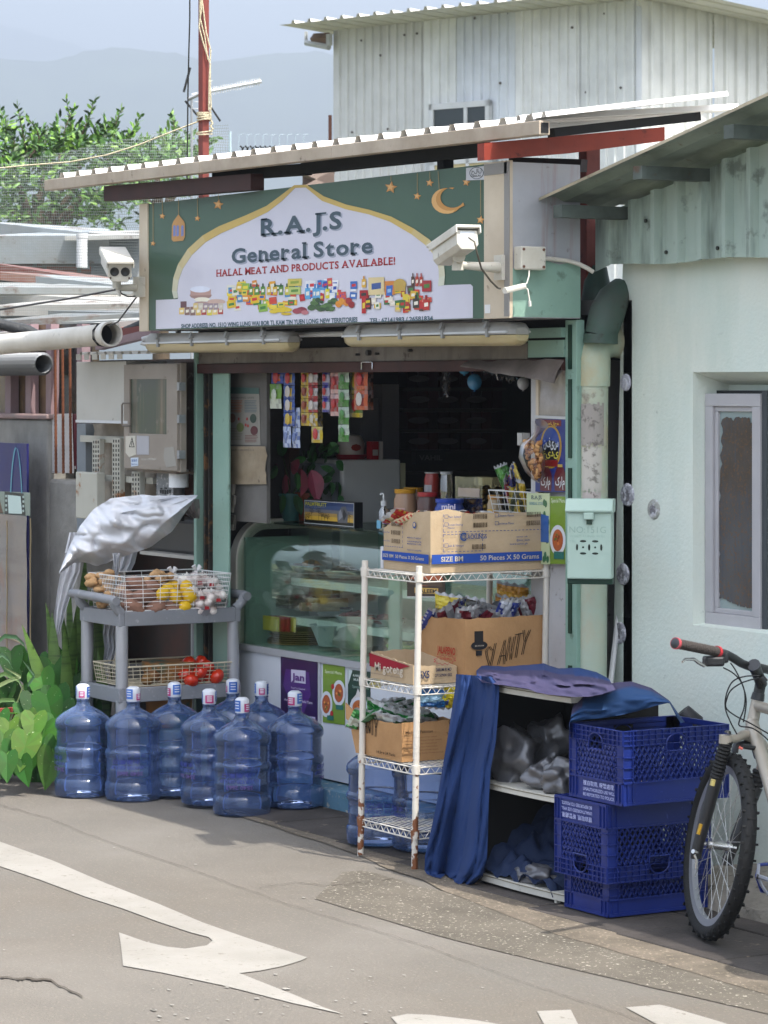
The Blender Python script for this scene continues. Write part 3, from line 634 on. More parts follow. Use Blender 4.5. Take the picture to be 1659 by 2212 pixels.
# roof sheet beyond the fascia, its underside and the dark purlin
mb = MB('d6d4d0'); q = [PX(1188, 262, RX1), PX(1510, 241, RX1), PX(1572, 231, RX1)]
ya, yb = q[0].y, q[2].y
f2 = lambda x, y, d=0: Vector((RX1-.25+x, -.43+y, zr(RX1, -.43)+.004+(q[2].z-q[0].z+.025)/(yb-ya)*y+d))
corr(mb, f2, .27, yb-ya+.02, .09, .02, .4); P(mb, 'roof', mat('roof_sheet_white'), shop)
mb = MB(); beam(mb, PX(1190, 287, RX1-.1), PX(1506, 252, RX1-.1), .05, .035); P(mb, 'roof_beam', DRK, shop)
mb = MB(); beam(mb, PY(1105, 353, -.1), PY(1262, 358, .05), .05, .05); P(mb, 'roof_beam', BRN, shop)
# ---- sign box
sg = T('shop_sign', 'long green and white shop sign box reading R.A.J.S General Store', 'shop sign', (.23, -.3, 2.23))
SY = -.33; sp_ = pxf(SY)
mb = MB(); mb.box(-1.455, 1.912, SY+.006, 0, 2.225, 2.845); P(mb, 'box', mat('side_panel', 'a9aaaf', rough=.45, var=('8d8e93', 3, .5), streak=('8a4a20', .8, 12, .8), dirt=('6b5a4c', 16, .6, .37)), sg)
mb = MB(); ztop = 2.46
pts = [(-.325, 2.228), (.0, 2.228), (.0, 2.43), (-.05, 2.45), (-.1, 2.44), (-.17, 2.455), (-.24, 2.43), (-.325, 2.42)]
mb.prism([(y, z_) for y, z_ in pts], lambda x, y, d=0: Vector((1.912+d, x, y)), .002); P(mb, 'side_mint_paint', MINT, sg)
mb = MB(); mb.box(-1.455, -1.362, SY-.012, SY+.006, 2.222, 2.852); mb.box(1.724, 1.914, SY-.012, SY+.006, 2.222, 2.852); P(mb, 'end_strip', CRM, sg, bev=.003)
mb = MB('8a8784'); mb.box(1.88, 1.917, SY-.015, SY-.011, 2.23, 2.845); mb.box(1.73, 1.9, SY-.015, SY-.0125, 2.80, 2.845); mb.box(1.735, 1.775, SY-.0145, SY-.0125, 2.245, 2.28, col='dddddd'); P(mb, 'edge_tape', PLA, sg)
GRN = '47604f'; mb = MB(GRN); mb.box(-1.362, 1.724, SY-.004, SY+.006, 2.226, 2.848); P(mb, 'face', mat('sign_green', attr=True, rough=.35, var=('3a5244', 1.5, .5)), sg)
out_ = [(378, 645), (374, 629), (377, 600), (387, 571), (408, 538), (440, 509), (475, 489), (534, 465), (578, 445), (607, 424), (638, 400), (665, 399), (702, 424), (751, 442), (800, 453), (848, 468), (897, 494), (930, 517), (953, 543), (962, 572), (964, 595), (962, 616)]
inn_ = [(387, 643), (385, 629), (388, 606), (397, 581), (417, 551), (447, 523), (480, 504), (538, 479), (581, 458), (612, 434), (640, 406), (663, 405), (698, 434), (749, 452), (799, 463), (845, 479), (891, 506), (921, 529), (943, 554), (950, 580), (951, 600), (949, 618)]
mb = MB('cfcdd8'); flatpoly(mb, inn_+[(963, 616), (1019, 614), (1024, 619), (1024, 687), (339, 711), (339, 648), (386, 646)], sp_, .0055)
P(mb, 'white_panel', mat('sign_white', attr=True, rough=.3, var=('b9b6c4', 1.2, .5)), sg)
mb = MB()
for i in range(len(out_)-1):
    t = min(i, len(out_)-2-i)/5; t = min(1, t); a, b = lin('c9cbb8'), lin('c7ab62'); c = tuple(a[k]*(1-t)+b[k]*t for k in range(3))
    mb.add([sp_(*q, .0065) for q in (out_[i], inn_[i], inn_[i+1], out_[i+1])], [(0, 1, 2, 3)], c)
P(mb, 'gold_border', PRT, sg)
def wtext(mb, st, u0, v0, u1, v1, h, y, d, col, bold=.012, serif=False, cap=.72):
    a = PY(u0, v0, y); b = PY(u1, v1, y); s = (proj_s(a)+proj_s(b))/2
    mb.text(st, lambda X, Z, dd=0: Vector((X, y-dd, Z)), a.x, b.x, (a.z+b.z)/2, h/s, d, col, bold, serif, cap)
def proj_s(p):
    return FPX/((Vector(p)-Vector(CAM)).dot(F3))
mb = MB()
for (st, u0, v0, u1, v1, h, bd, sr, cp) in (('R.A.J.S', 566, 507, 745, 494, 37, .03, True, .73), ('General Store', 503, 565, 812, 549, 33, .027, True, .73)):
    wtext(mb, st, u0+3, v0+3, u1+3, v1+3, h, SY, .0062, '9ea3b4', bd, sr, cp); wtext(mb, st, u0, v0, u1, v1, h, SY, .0068, '3f525f', bd, sr, cp)
wtext(mb, 'HALAL MEAT AND PRODUCTS AVAILABLE!', 470, 594, 858, 575, 15.5, SY, .0066, 'a3242c', .024, True)
wtext(mb, 'SHOP ADDRESS: NO. 151Q WING LUNG WAI BOR TI, KAM TIN YUEN LONG NEW TERRITORIES', 394, 707, 775, 697, 9.5, SY, .0066, '3f5a66', .034)
wtext(mb, 'TEL: 67141983 / 26581834', 801, 697, 938, 692, 9.5, SY, .0066, '3f5a66', .034)
P(mb, 'lettering', PRT, sg)
mb = MB()
def star(u, v, r, top, c='c98c4a'):
    # drawn on the panel; widths are stretched along the panel so it reads as in the photo
    flatpoly(mb, [(u+(r if i % 2 == 0 else r*.45)*math.sin(i*math.pi/5+.15), v-(r if i % 2 == 0 else r*.45)*math.cos(i*math.pi/5+.15)) for i in range(10)], sp_, .0062, c)
    flatpoly(mb, [(u+(r*.6 if i % 2 == 0 else r*.25)*math.sin(i*math.pi/5+.15)-1, v-1-(r*.6 if i % 2 == 0 else r*.25)*math.cos(i*math.pi/5+.15)) for i in range(10)], sp_, .0067, 'e0b070')
    mb.quad(sp_(u-.6, top, .0060), sp_(u+.6, top, .0060), sp_(u+.6, v-r, .0060), sp_(u-.6, v-r, .0060), 'a08a5c')
tp_ = lambda u: 437-(u-325)*.1075
for u, v, r in ((353, 467, 7), (429, 472, 7), (474, 442, 12), (333, 526, 6), (847, 405, 14), (904, 424, 9), (931, 395, 9), (1010, 394, 9), (1041, 475, 10)): star(u, v, r, tp_(u))
cx, cy = 968, 434; po = []
for i in range(17): a = R(65+ (345-65)*i/16-0); po.append((cx+33*math.cos(a), cy-28*math.sin(a)))
pi_ = []
for i in range(17): a = R(350-(350-62)*i/16); pi_.append((cx+12+26*math.cos(a), cy-7-22*math.sin(a)))
flatpoly(mb, [(980, 409)]+po[1:-1]+[(1006, 444)]+pi_[1:-1], sp_, .0062, 'c08a48')
pm = [((a+c)/2, (b+d)/2) for (a, b), (c, d) in zip(po[2:-2], list(reversed(pi_))[2:-2])]
flatpoly(mb, po[3:-3]+list(reversed(pm[1:-1])), sp_, .0067, 'd9a868')
mb.quad(sp_(948.5, tp_(948), .006), sp_(949.7, tp_(948), .006), sp_(952, 412, .006), sp_(951, 412, .006), 'a08a5c')
# lantern
flatpoly(mb, [(388, 463), (393, 470), (400, 478), (402, 484), (402, 512), (398, 520), (377, 522), (373, 517), (374, 486), (377, 478), (383, 470)], sp_, .0062, 'b98a52')
for x in (377, 384, 394): flatpoly(mb, [(x, 490), (x+2, 486), (x+5, 488), (x+5, 509), (x, 511)], sp_, .0068, '6f80b8')
mb.quad(sp_(387.5, tp_(388), .006), sp_(388.7, tp_(388), .006), sp_(388.7, 464, .006), sp_(387.5, 464, .006), 'a08a5c')
# halal mark on its white sticker
flatpoly(mb, [(1010, 363), (1056, 358), (1056, 388), (1010, 390)], sp_, .0072, 'bfc0c6')
for r_, c in ((1, '3a4448'), (.9, 'c4c5cb')): mb.disc(1033, 374, 15.5*r_, sp_, .0078+.001*(1-r_), c, ry=13*r_, n=24)
a = sp_(1033, 374, .0)
wtext(mb, '\u062d\u0644\u0627\u0644', 1022, 374, 1044, 372, 7, SY, .0092, '2c3438', .01, cap=.6); wtext(mb, 'HALAL', 1023, 383, 1044, 381, 4.2, SY, .0092, '2c3438', .02)
P(mb, 'decorations', PRT, sg)
# printed groceries
random.seed(21); mb = MB(); LV = [0]
def lay(): LV[0] += .00001; return .0062+LV[0]
def rc(u, v, w_, h_, c, tilt=0, c2=None):
    s = math.sin(R(tilt)); k = math.cos(R(tilt)); f_ = lambda a, b: (u+a*k-b*s, v+a*s+b*k-.035*a); d = lay()
    mb.add([sp_(*f_(a, b), d) for a, b in ((-w_/2, h_/2), (w_/2, h_/2), (w_/2, -h_/2), (-w_/2, -h_/2))], [(0, 1, 2, 3)], c)
    if c2: d = lay(); mb.add([sp_(*f_(a, b), d) for a, b in ((-w_*.3, h_*.2), (w_*.3, h_*.15), (w_*.3, -h_*.2), (-w_*.3, -h_*.15))], [(0, 1, 2, 3)], c2)
def el(u, v, a, b, c): d = lay(); mb.disc(u, v, a, sp_, d, c, ry=b, n=12)
def bot(u, v, w_, h_, c, cc): rc(u, v, w_, h_*.7, c, c2='e8e0d0'); rc(u, v-h_*.45, w_*.35, h_*.3, cc)
el(436, 638, 24, 9, 'a08078'); rc(436, 632, 44, 12, 'b8958a'); el(435, 625, 22, 7, 'd8dcea'); el(439, 647, 17, 5, 'e6e0cc'); el(470, 652, 20, 6, 'c8aa9c'); el(438, 657, 18, 6, 'ad8f86')
rc(399, 658, 13, 14, '6b4a50'); 
for i in range(8): rc(395+i*12, 672, 11, rnd(13, 20), random.choice(['d8c94a', 'c84a3a', 'd8b860', 'b04038', 'c8b48c', 'b8a890', 'e0c070', '8a6a60']), c2='e8e2d2')
for i in range(6): rc(425+i*11, 662, 10, 14, random.choice(['c8c0b0', 'd8c080', 'b8a8a0', '9a8890']), c2='d8d0c4')
bot(519, 622, 8, 28, '2a1418', '3a1a1c'); bot(528, 621, 8, 28, '2a1418', '5a1a1c')
for i in range(52):
    u = rnd(498, 640); v = rnd(612, 668); rc(u, v, rnd(9, 20), rnd(10, 18), random.choice(['d8b428', 'c8482c', '3a7a3a', 'e0c840', 'c82c2c', 'dcd8c8', '4a8ab8', 'd88a28', '8ab04a', 'c0282c', 'e0a030', '2a6a40']), rnd(-8, 8), random.choice(['e8e0c8', 'c83030', '2c5a9c', 'e8d040', '3a7a3a']))
for i in range(7): bot(545+i*13, 628, 9, 26, random.choice(['d0a830', 'c8b840', '5a8a3a']), '2a4a2a')
for i in range(26): u = rnd(655, 768); v = rnd(606, 650); rc(u, v, rnd(9, 17), rnd(12, 22), random.choice(['d8dce4', 'c84a48', '2c48a0', '5a9ac8', 'e6e6ea', '3a6ab0', 'b02c34', 'dcdce0']), rnd(-10, 10), random.choice(['c83038', '2848a0', 'e8e8e8', 'd8c040']))
for u in (668, 684, 690): bot(u, 634, 11, 34, '5aa0cc', '3c78b4')
bot(711, 634, 9, 30, 'd8c828', '3a6a3a'); rc(640, 610, 30, 16, 'c8b858', c2='8a9a3a'); rc(640, 628, 26, 16, 'b4c070', c2='5a8a3a')
for i in range(6): el(594+i*6+rnd(-1, 1), 672-i*.8+rnd(-2, 2), 10, 4.5, 'd8bc2c'); 
el(622, 678, 12, 3, 'c8a828'); el(655, 670, 12, 7, '8a3a48'); el(645, 672, 10, 6, '9a4450'); el(662, 675, 8, 5, 'b87078')
for i in range(26): el(rnd(675, 730), rnd(648, 670), rnd(4, 9), rnd(3, 6), random.choice(['3c5a34', '4a6c3a', '2c4a2c', '5a7c44']))
for u, v, c in ((735, 657, 'd0842c'), (742, 651, 'd8902c'), (752, 654, 'cc7c28'), (757, 650, 'a03030'), (763, 658, '8c2428')): el(u, v, 7, 7.5, c)
for i in range(40): u = rnd(786, 932); v = rnd(625, 668); rc(u, v, rnd(9, 16), rnd(10, 18), random.choice(['b82828', 'd0a82c', 'c83c2c', 'e0dccc', '3a6a3a', 'd8c040', '9c1c24', '4a3430', 'c8b088', 'dcd0c0']), rnd(-6, 6), random.choice(['e8e0d0', 'd8c030', 'b82828', '3a7a3a']))
rc(817, 618, 34, 38, 'd4c090', c2='3a5490'); rc(846, 622, 22, 30, 'c87c34', c2='2c58a8'); rc(845, 628, 13, 22, '2c60b0', c2='8ab0d8'); el(868, 614, 14, 12, 'b89a4c'); rc(868, 622, 24, 14, 'b89848'); bot(790, 612, 9, 26, 'd8a83c', 'c88c2c')
for u, c in ((896, '4a2c20'), (905, 'a83828'), (914, 'a83a2c')): bot(u, 608, 7, 30, c, c)
rc(790, 636, 18, 18, 'a02028', c2='303030'); rc(790, 660, 9, 34, 'b02428', c2='d8c040'); rc(926, 618, 20, 24, 'a02830', c2='4a7a3a'); bot(925, 658, 14, 34, 'b03028', '8c2024'); bot(903, 655, 14, 30, '34302c', '2a2a28')
mb.text('TATA', lambda x, y, d=0: sp_(x, -y, d), 782, 798, -634, 5, .0085, 'e8e8e8', .02); mb.text('SALT', lambda x, y, d=0: sp_(x, -y, d), 783, 798, -641, 5, .0085, 'e8e8e8', .02)
P(mb, 'printed_groceries', PRT, sg); random.seed(5)
# ---- fluorescent fixtures
def fixture(name, ua, va, ub, vb, y, lb):
    a = PY(ua, va, y); b = PY(ub, vb, y); L_ = b.x-a.x; t = T(name, lb, 'light fixture', ((a.x+b.x)/2, y, (a.z+b.z)/2), 'fluorescent fixtures under the sign')
    def shell(prof, mb, e):
        n = len(prof); rows = [(a.x, .55), (a.x+.02, .85), (a.x+.06, 1), (b.x-.06, 1), (b.x-.02, .85), (b.x, .55)]; vv = []
        for x, s in rows: vv += [(x, y+q*s, (a.z+(b.z-a.z)*(x-a.x)/L_)+z_*s) for q, z_ in prof]
        mb.add(vv, [(i*n+k, (i+1)*n+k, (i+1)*n+(k+1) % n, i*n+(k+1) % n) for i in range(5) for k in range(n)]+[tuple(reversed(range(n))), tuple(5*n+k for k in range(n))])
    mb = MB(); shell([(-.058, .0), (.058, .0), (.055, .025), (.035, .05), (-.035, .05), (-.055, .025)], mb, 0); P(mb, 'housing', mat('fixture_grey', 'a5a39e', rough=.5, var=('86837c', 5, .6)), t, sm=50)
    mb = MB(); shell([(-.055, -.003), (-.048, -.03), (-.03, -.046), (.03, -.046), (.048, -.03), (.055, -.003)], mb, 0); P(mb, 'diffuser', mat('aged_diffuser', 'b5a67e', rough=.3, var=('a08f66', 3, .5), spec=.5), t, sm=50)
    for k in range(4):
        x = a.x+L_*(.13+.25*k); mb = MB('8f8f8c'); mb.box(x-.008, x+.008, y-.066, y-.054, a.z-.02, a.z+.022); mb.box(x-.012, x+.006, y-.07, y-.06, a.z+.015, a.z+.045, rot=rotm('X', -20)); P(mb, 'clip', PLA, t)
    mb = MB(); mb.box(a.x-.004+.03, b.x-.03, y-.061, y+.061, a.z-.004, a.z+.004); P(mb, 'rim', WHT, t)
    for x in (a.x+L_*.2, b.x-L_*.2): mb = MB(); mb.box(x-.01, x+.01, y-.01, y+.01, a.z+.03, 2.228); P(mb, 'hanger', GALV, t)
fixture('fluorescent_light', 328, 742, 634, 739, -.23, 'grey and yellowed tube light under the left half of the sign')
fixture('fluorescent_light', 757, 727, 1128, 722, -.23, 'grey and yellowed tube light under the right half of the sign')
# ---- security cameras
CW = mat('camera_white', 'cfcbc0', rough=.4, var=('a9a190', 8, .5), dirt=('5c4c3a', 30, .6, .36))
def hexbody(mb, a, b, w_, h_):
    t = (b-a).normalized(); s = t.cross(UP).normalized(); q = s.cross(t); v = []
    sh = ((-.5, -.25), (-.32, -.5), (.32, -.5), (.5, -.25), (.5, .42), (-.5, .42))
    for p in (a, b): v += [p+s*i*w_+q*j*h_ for i, j in sh]
    n = 6; mb.add(v, [tuple(reversed(range(n))), tuple(range(n, 2*n))]+[(k, (k+1) % n, n+(k+1) % n, n+k) for k in range(n)]); return t, s, q
c1 = T('security_camera', 'white security camera seen from behind, on the right end of the sign', 'security camera', tuple(PY(1090, 580, SY)), 'security cameras on the sign')
a = PD(1010, 516, 553); b = PD(957, 552, 541); mb = MB(); t_, s_, q_ = hexbody(mb, a, b, .09, .085); P(mb, 'body', CW, c1, bev=.004)
mb = MB(); beam(mb, a-t_*.02+q_*.047, b+t_*.045+q_*.047, .105, .012, up=UP); beam(mb, a-t_*.02+q_*.035+s_*.05, b+t_*.02+q_*.035+s_*.05, .006, .03); beam(mb, a-t_*.02+q_*.035-s_*.05, b+t_*.02+q_*.035-s_*.05, .006, .03); P(mb, 'sunshield', CW, c1, bev=.003)
mb = MB(); mb.lathe([(.03, 0), (.03, .012), (.024, .012), (0, .006)], b, 16, rot=t_.to_track_quat('Z', 'Y').to_matrix()); P(mb, 'lens', BLK, c1)
mb = MB('dfe2e6'); o_ = a-t_*.0015+q_*.01; mb.quad(o_-s_*.03-q_*.015, o_+s_*.03-q_*.015, o_+s_*.03+q_*.02, o_-s_*.03+q_*.02, 'd5d9de'); P(mb, 'label', PRT, c1)
mb = MB(); k = (a+b)/2-q_*.04; j = PD(991, 560, 545); mb.tube([k, PD(995, 555, 548), j], .02, 10); mb.lathe([(.024, -.02), (.024, .02)], PD(989, 573, 545), 12); w1 = PY(1080, 578, SY-.02)
mb.tube([PD(989, 572, 545), PD(1040, 576, 545), w1], [.014, .018, .024], 8); mb.box(w1.x-.03, w1.x+.03, SY-.03, SY-.012, w1.z-.05, w1.z+.05); P(mb, 'bracket', CW, c1, sm=50)
mb = MB('5a544a'); mb.tube([PD(1012, 513, 555), PD(1025, 522, 556), PD(1030, 545, 556), PD(1040, 580, 552), PD(1060, 607, 550), PD(1075, 622, 545), PD(1082, 624, 545)], .004, 6); P(mb, 'cable', PLA, c1, sm=60)
mb = MB('d3cfc6'); mb.tube([PD(1090, 628, 550), PD(1132, 618, 546)], .013, 6); mb.tube([PD(1128, 618, 546), PD(1138, 612, 546), PD(1143, 595, 545), PD(1143, 584, 545)], .003, 5); mb.tube([PD(1132, 619, 546), PD(1140, 625, 546), PD(1144, 650, 546)], .003, 5); mb.tube([PD(1144, 650, 546), PD(1145, 662, 546)], .007, 6); P(mb, 'plug', PLA, c1, sm=60)
jb = T('junction_box', 'square white junction box on the side panel of the sign', 'junction box', (1.92, -.2, 2.44))
mb = MB(); a = PX(1111, 583, 1.92); b = PX(1165, 534, 1.92); mb.box(1.914, 1.97, a.y, b.y, a.z, b.z); P(mb, 'box', CW, jb, bev=.006)
mb = MB('6b4a3a')
for y in (a.y+.012, b.y-.012):
    for z_ in (a.z+.012, b.z-.012): mb.lathe([(.006, 0), (.006, .003)], (1.97, y, z_), 8, rot=rotm('Y', 90))
P(mb, 'screws', PLA, jb)
mb = MB(); pt = [PX(1165, 558, 1.93), PX(1190, 559, 1.93), PX(1225, 563, 1.93), PX(1250, 570, 1.95), PX(1270, 580, 1.97), PX(1282, 588, 1.98)]; mb.tube(pt, .009, 8); P(mb, 'conduit', PVC, jb, sm=60)
c2 = T('security_camera', 'white two-lens security camera facing the street on the left end of the sign', 'security camera', tuple(PY(310, 620, SY)), 'security cameras on the sign')
b = PD(259, 587, 448); a = PD(243, 558, 434); mb = MB(); t_, s_, q_ = hexbody(mb, a, b, .115, .10); P(mb, 'body', CW, c2, bev=.004)
mb = MB(); beam(mb, a-t_*.01+q_*.05, b+t_*.04+q_*.05, .13, .014); beam(mb, a+q_*.035+s_*.064, b+t_*.02+q_*.035+s_*.064, .006, .03); beam(mb, a+q_*.035-s_*.064, b+t_*.02+q_*.035-s_*.064, .006, .03); P(mb, 'sunshield', CW, c2, bev=.004)
mb = MB('1c1d20'); rt = t_.to_track_quat('Z', 'Y').to_matrix()
for k in (-.026, .026): mb.lathe([(.022, .001), (.022, .004), (.017, .004), (0, .001)], b+s_*k+q_*.0, 16, rot=rt)
for i, j in ((-.045, -.03), (.045, -.03)): mb.lathe([(.005, .001), (.005, .004)], b+s_*i+q_*j, 8, rot=rt, col='3a2a20')
P(mb, 'lens', PRG, c2)
mb = MB(); mb.tube([PD(252, 600, 440), PD(252, 622, 440)], .022, 10); w1 = PY(300, 621, SY-.03); mb.tube([PD(252, 622, 440), w1], [.015, .02], 8); w2 = PY(305, 620, SY-.02); mb.box(w2.x-.03, w2.x+.03, SY-.05, SY-.012, w2.z-.05, w2.z+.05); P(mb, 'bracket', CW, c2, sm=50)
mb = MB('3a3936'); mb.tube([PD(256, 622, 440), PD(262, 634, 440), PD(275, 640, 440), PD(296, 640, 438), PD(285, 655, 436), PD(270, 675, 434), PD(255, 695, 434), PD(235, 705, 434)], .004, 6); mb.tube([PD(255, 625, 440), PD(259, 640, 440)], .008, 6, col='d8d4cc'); P(mb, 'cable', PLA, c2, sm=60)
# ================================================================ mint house at right
hm = T('mint_house', 'mint stucco house at right with corrugated gable and rusty-edged roof', 'house', (3, .3, 0))
STU = mat('mint_stucco', 'd0dcd4', rough=.95, var=('dcdccf', .8, .9), streak=('b4c6bb', .6, 2.2, .5), dirt=('6f7f74', 22, .6, .33), bump=(60, .3), spec=.15)
WY = .2; x0t = PY(1345, 575, WY).x; x0b = PY(1322, 1500, WY).x-.03
wx0, wx1 = PY(1497, 1000, WY).x, 3.35; wz0, wz1 = PY(1492, 1350, WY).z, PY(1497, 804, WY).z
mb = MB(); fw = lambda x, z_, d=0: Vector((x, WY-d, z_))
def wallpatch(xa, xb, za, zb, n=14):
    """front face pieces with a slightly uneven surface"""
    return mb
xl = lambda z_: x0b+(x0t-x0b)*z_/2.43
rows = [0, wz0, wz1, 2.55]; 
for za, zb in zip(rows, rows[1:]): mb.add([(xl(za), WY, za), (wx0, WY, za), (wx0, WY, zb), (xl(zb), WY, zb)], [(0, 1, 2, 3)])
mb.add([(wx0, WY, 0), (wx1, WY, 0), (wx1, WY, wz0), (wx0, WY, wz0)], [(0, 1, 2, 3)]); mb.add([(wx0, WY, wz1), (wx1, WY, wz1), (wx1, WY, 2.55), (wx0, WY, 2.55)], [(0, 1, 2, 3)])
mb.add([(wx1, WY, 0), (7, WY, 0), (7, WY, 2.55), (wx1, WY, 2.55)], [(0, 1, 2, 3)])
mb.add([(xl(0), WY, 0), (xl(2.55), WY, 2.55), (xl(2.55)+.2, 3, 2.55), (xl(0)+.2, 3, 0)], [(0, 1, 2, 3)])
D_ = .16
mb.add([(wx0, WY, wz0), (wx0+.02, WY+D_, wz0+.02), (wx0+.02, WY+D_, wz1-.05), (wx0, WY, wz1)], [(0, 1, 2, 3)])
mb.add([(wx0, WY, wz1), (wx0, WY+D_, wz1-.05), (wx1, WY+D_, wz1-.05), (wx1, WY, wz1)], [(0, 1, 2, 3)])
mb.add([(wx0, WY+D_, wz0+.02), (wx0, WY, wz0), (wx1, WY, wz0), (wx1, WY+D_, wz0+.02)], [(0, 1, 2, 3)])
mb.add([(wx0, WY+D_, wz0), (wx1, WY+D_, wz0), (wx1, WY+D_, wz1), (wx0, WY+D_, wz1)], [(0, 1, 2, 3)])
P(mb, 'wall', STU, hm)
wy = WY+.07; wf = pxf(wy); win = MB(); A_ = wf(1531, 850); B_ = wf(1650, 850); C_ = wf(1524, 1348)
X0, X1, Z0, Z1 = A_.x, B_.x, C_.z, A_.z+.0
fw_ = .05
for q in ((X0, X1, Z1-fw_, Z1), (X0, X1, Z0, Z0+fw_), (X0, X0+fw_, Z0+fw_, Z1-fw_), (X1-fw_, X1, Z0+fw_, Z1-fw_)): win.box(q[0], q[1], wy-.02, wy+.03, q[2], q[3])
for q in ((X0+fw_, X1-fw_, Z1-fw_-.02, Z1-fw_), (X0+fw_, X1-fw_, Z0+fw_, Z0+fw_+.02), (X0+fw_, X0+fw_+.02, Z0+fw_+.02, Z1-fw_-.02), (X1-fw_-.015, X1-fw_, Z0+fw_+.02, Z1-fw_-.02)): win.box(q[0], q[1], wy-.008, wy+.02, q[2], q[3])
wo = P(win, 'window', mat('window_frame_grey', 'b0aeb1', rough=.4, var=('9a989b', 3, .5)), hm, bev=.003)
gl = MB(); gl.box(X0+fw_, X1-fw_, wy+.004, wy+.012, Z0+fw_, Z1-fw_); P(gl, 'pane', mat('pane_grey', '8d9c9c', rough=.15, spec=.6), wo)
fm_ = MB('4a4038'); ed = []
gx0, gx1, gz0, gz1 = X0+fw_+.02, X1-fw_-.012, Z0+fw_+.025, Z1-fw_-.02
for i in range(41): t = i/40; ed.append((gx0-.008+.04*max(0, (t-.45))+.02*(noise.noise(Vector((t*22, 0, 3))))+.006, gz0+.03+(gz1-gz0-.06)*t))
tops = [(gx0+.05+(gx1-gx0-.05)*i/24, gz1-.02-.03*abs(noise.noise(Vector((i*.9, 4, 0))))-.02*(i > 20)) for i in range(25)]
bots = [(gx0+.02+(gx1-gx0-.02)*i/24, gz0+.005+.03*(1-i/24)**2+.008*noise.noise(Vector((i*.8, 9, 0)))) for i in range(25)]
flatpoly(fm_, bots+[(gx1, gz0+.02), (gx1, gz1-.05)]+list(reversed(tops))+list(reversed(ed)), lambda x, z_, d=0: Vector((x, wy-d, z_)), .001)
FILM = mat('peeling_film', '44382c', rough=.45, var=('585c62', 1.6, .8), dirt=('6a4a2a', 85, .7, .46), streak=('3c4654', .8, 60, 5)); P(fm_, 'peeling_film', FILM, wo)
mb = MB(); mb.box(X1+.002, X1+.03, wy-.01, WY+D_, Z0-.01, Z1+.01, col='3f4448'); mb.box(X0-.01, X1+.04, wy+.035, WY+D_, Z1, Z1+.012, col='26282a'); mb.box(X0, X1+.04, wy+.03, WY+D_, Z0-.015, Z0-.002, col='26282a'); P(mb, 'window_gap_bars', PLA, hm)  # solid dark bars fill the gaps round the window in place of shade
for u, v, r, c in ((1352, 826, .036, 'b9b8c4'), (1356, 1069, .048, '93929a'), (1413, 1100, .042, 'a2a39c'), (1346, 1240, .045, '8f8e96'), (1339, 1367, .045, '9a99a2')):
    mb = MB(); p = PY(u, v, WY); mb.lathe([(r, 0), (r*.9, .006), (r*.55, .005+rnd(-.002, .004)), (0, .004)], p, 18, col=c, rot=rotm('X', 90))
    mb.lathe([(r*.6, .0062), (r*.5, .008), (0, .0075)], p+Vector((.0, 0, -.003)), 9, col={'b9b8c4': 'c6c5cf'}.get(c, '77757a'), rot=rotm('X', 90))
    P(mb, 'plaster_patch', mat('patchy', attr=True, rough=.9, dirt=('d0cfd6', 45, .8, .5), bump=(60, 1)), hm)
# corrugated gable
GAB = mat('gable_mint', 'a8b8ae', rough=.6, var=('94a59b', 3, .5), streak=('32382f', .95, 5, .9), dirt=('3c3e37', 7, .55, .42))
VY = -.2; tp1 = PY(1140, 447, VY); tp2 = PY(1659, 209, VY); sl_ = (tp2.z-tp1.z)/(tp2.x-tp1.x)
mb = MB(); gy = WY-.07; gx = PY(1286, 580, gy).x; gL = 7-gx; zb_ = PY(1345, 573, gy).z
rzx = lambda x: tp1.z+sl_*(x-tp1.x)-.035
corr(mb, lambda x, y, d=0: Vector((gx+x, gy-d, y)), gL, 1, .155, .032, .3, topf=lambda x: rzx(gx+x), botf=lambda x: zb_-.02 if x < .1 else zb_+.006*math.sin(x*9)); P(mb, 'gable', GAB, hm)
mb = MB('2f332e')
for u, v in ((1410, 500), (1413, 520), (1551, 536), (1396, 437+40), (1698/1.2, 518), (1617, 495), (1617, 507), (1440, 545), (1570, 480)): mb.lathe([(.008, 0), (.008, .006), (0, .008)], PY(u, v, gy-.002), 8, rot=rotm('X', 90))
P(mb, 'screws', PLA, hm)
mb = MB('8e9a8e'); fr2 = lambda x, y, d=0: Vector((x, VY+y, tp1.z+sl_*(x-tp1.x)+d+.004))
xs = 26; vv = []; fs = []
for j in range(41):
    y = 1.6*j/40; ph = (y % .2)/.2; dz = .018 if .1 < ph < .45 else 0
    for i in range(xs+1):
        x = tp1.x+(7-tp1.x)*i/xs; vv.append(fr2(x+(.012*noise.noise(Vector((y*8, 0, 0))) if i == 0 else 0), y, dz))
fs = [(j*(xs+1)+i, j*(xs+1)+i+1, (j+1)*(xs+1)+i+1, (j+1)*(xs+1)+i) for j in range(40) for i in range(xs)]
mb.add(vv, fs); n_ = len(vv); mb.add([Vector(q)+UP*.006 for q in vv], fs, 'c9c6bf')
mb.add([q for i in range(xs+1) for q in (vv[i], Vector(vv[i])+UP*.012)], [(2*i, 2*i+2, 2*i+3, 2*i+1) for i in range(xs)], 'c8b9a0')
P(mb, 'roof', mat('mint_roof', attr=True, rough=.6, dirt=('5a3320', 16, .7, .38), var=('4c544a', 2.2, .7)), hm)
mb = MB()
for u, v in ((1200, 441), (1372, 357), (1568, 268)):
    p = PY(u, v, VY+.02); mb.box(p.x, p.x+.06, VY+.01, WY+.3, p.z-.055, p.z-.005)
P(mb, 'purlin', mat('purlin', '5c6560', rough=.7, var=('33372f', 6, .7), dirt=('5a3a24', 12, .7, .4)), hm)
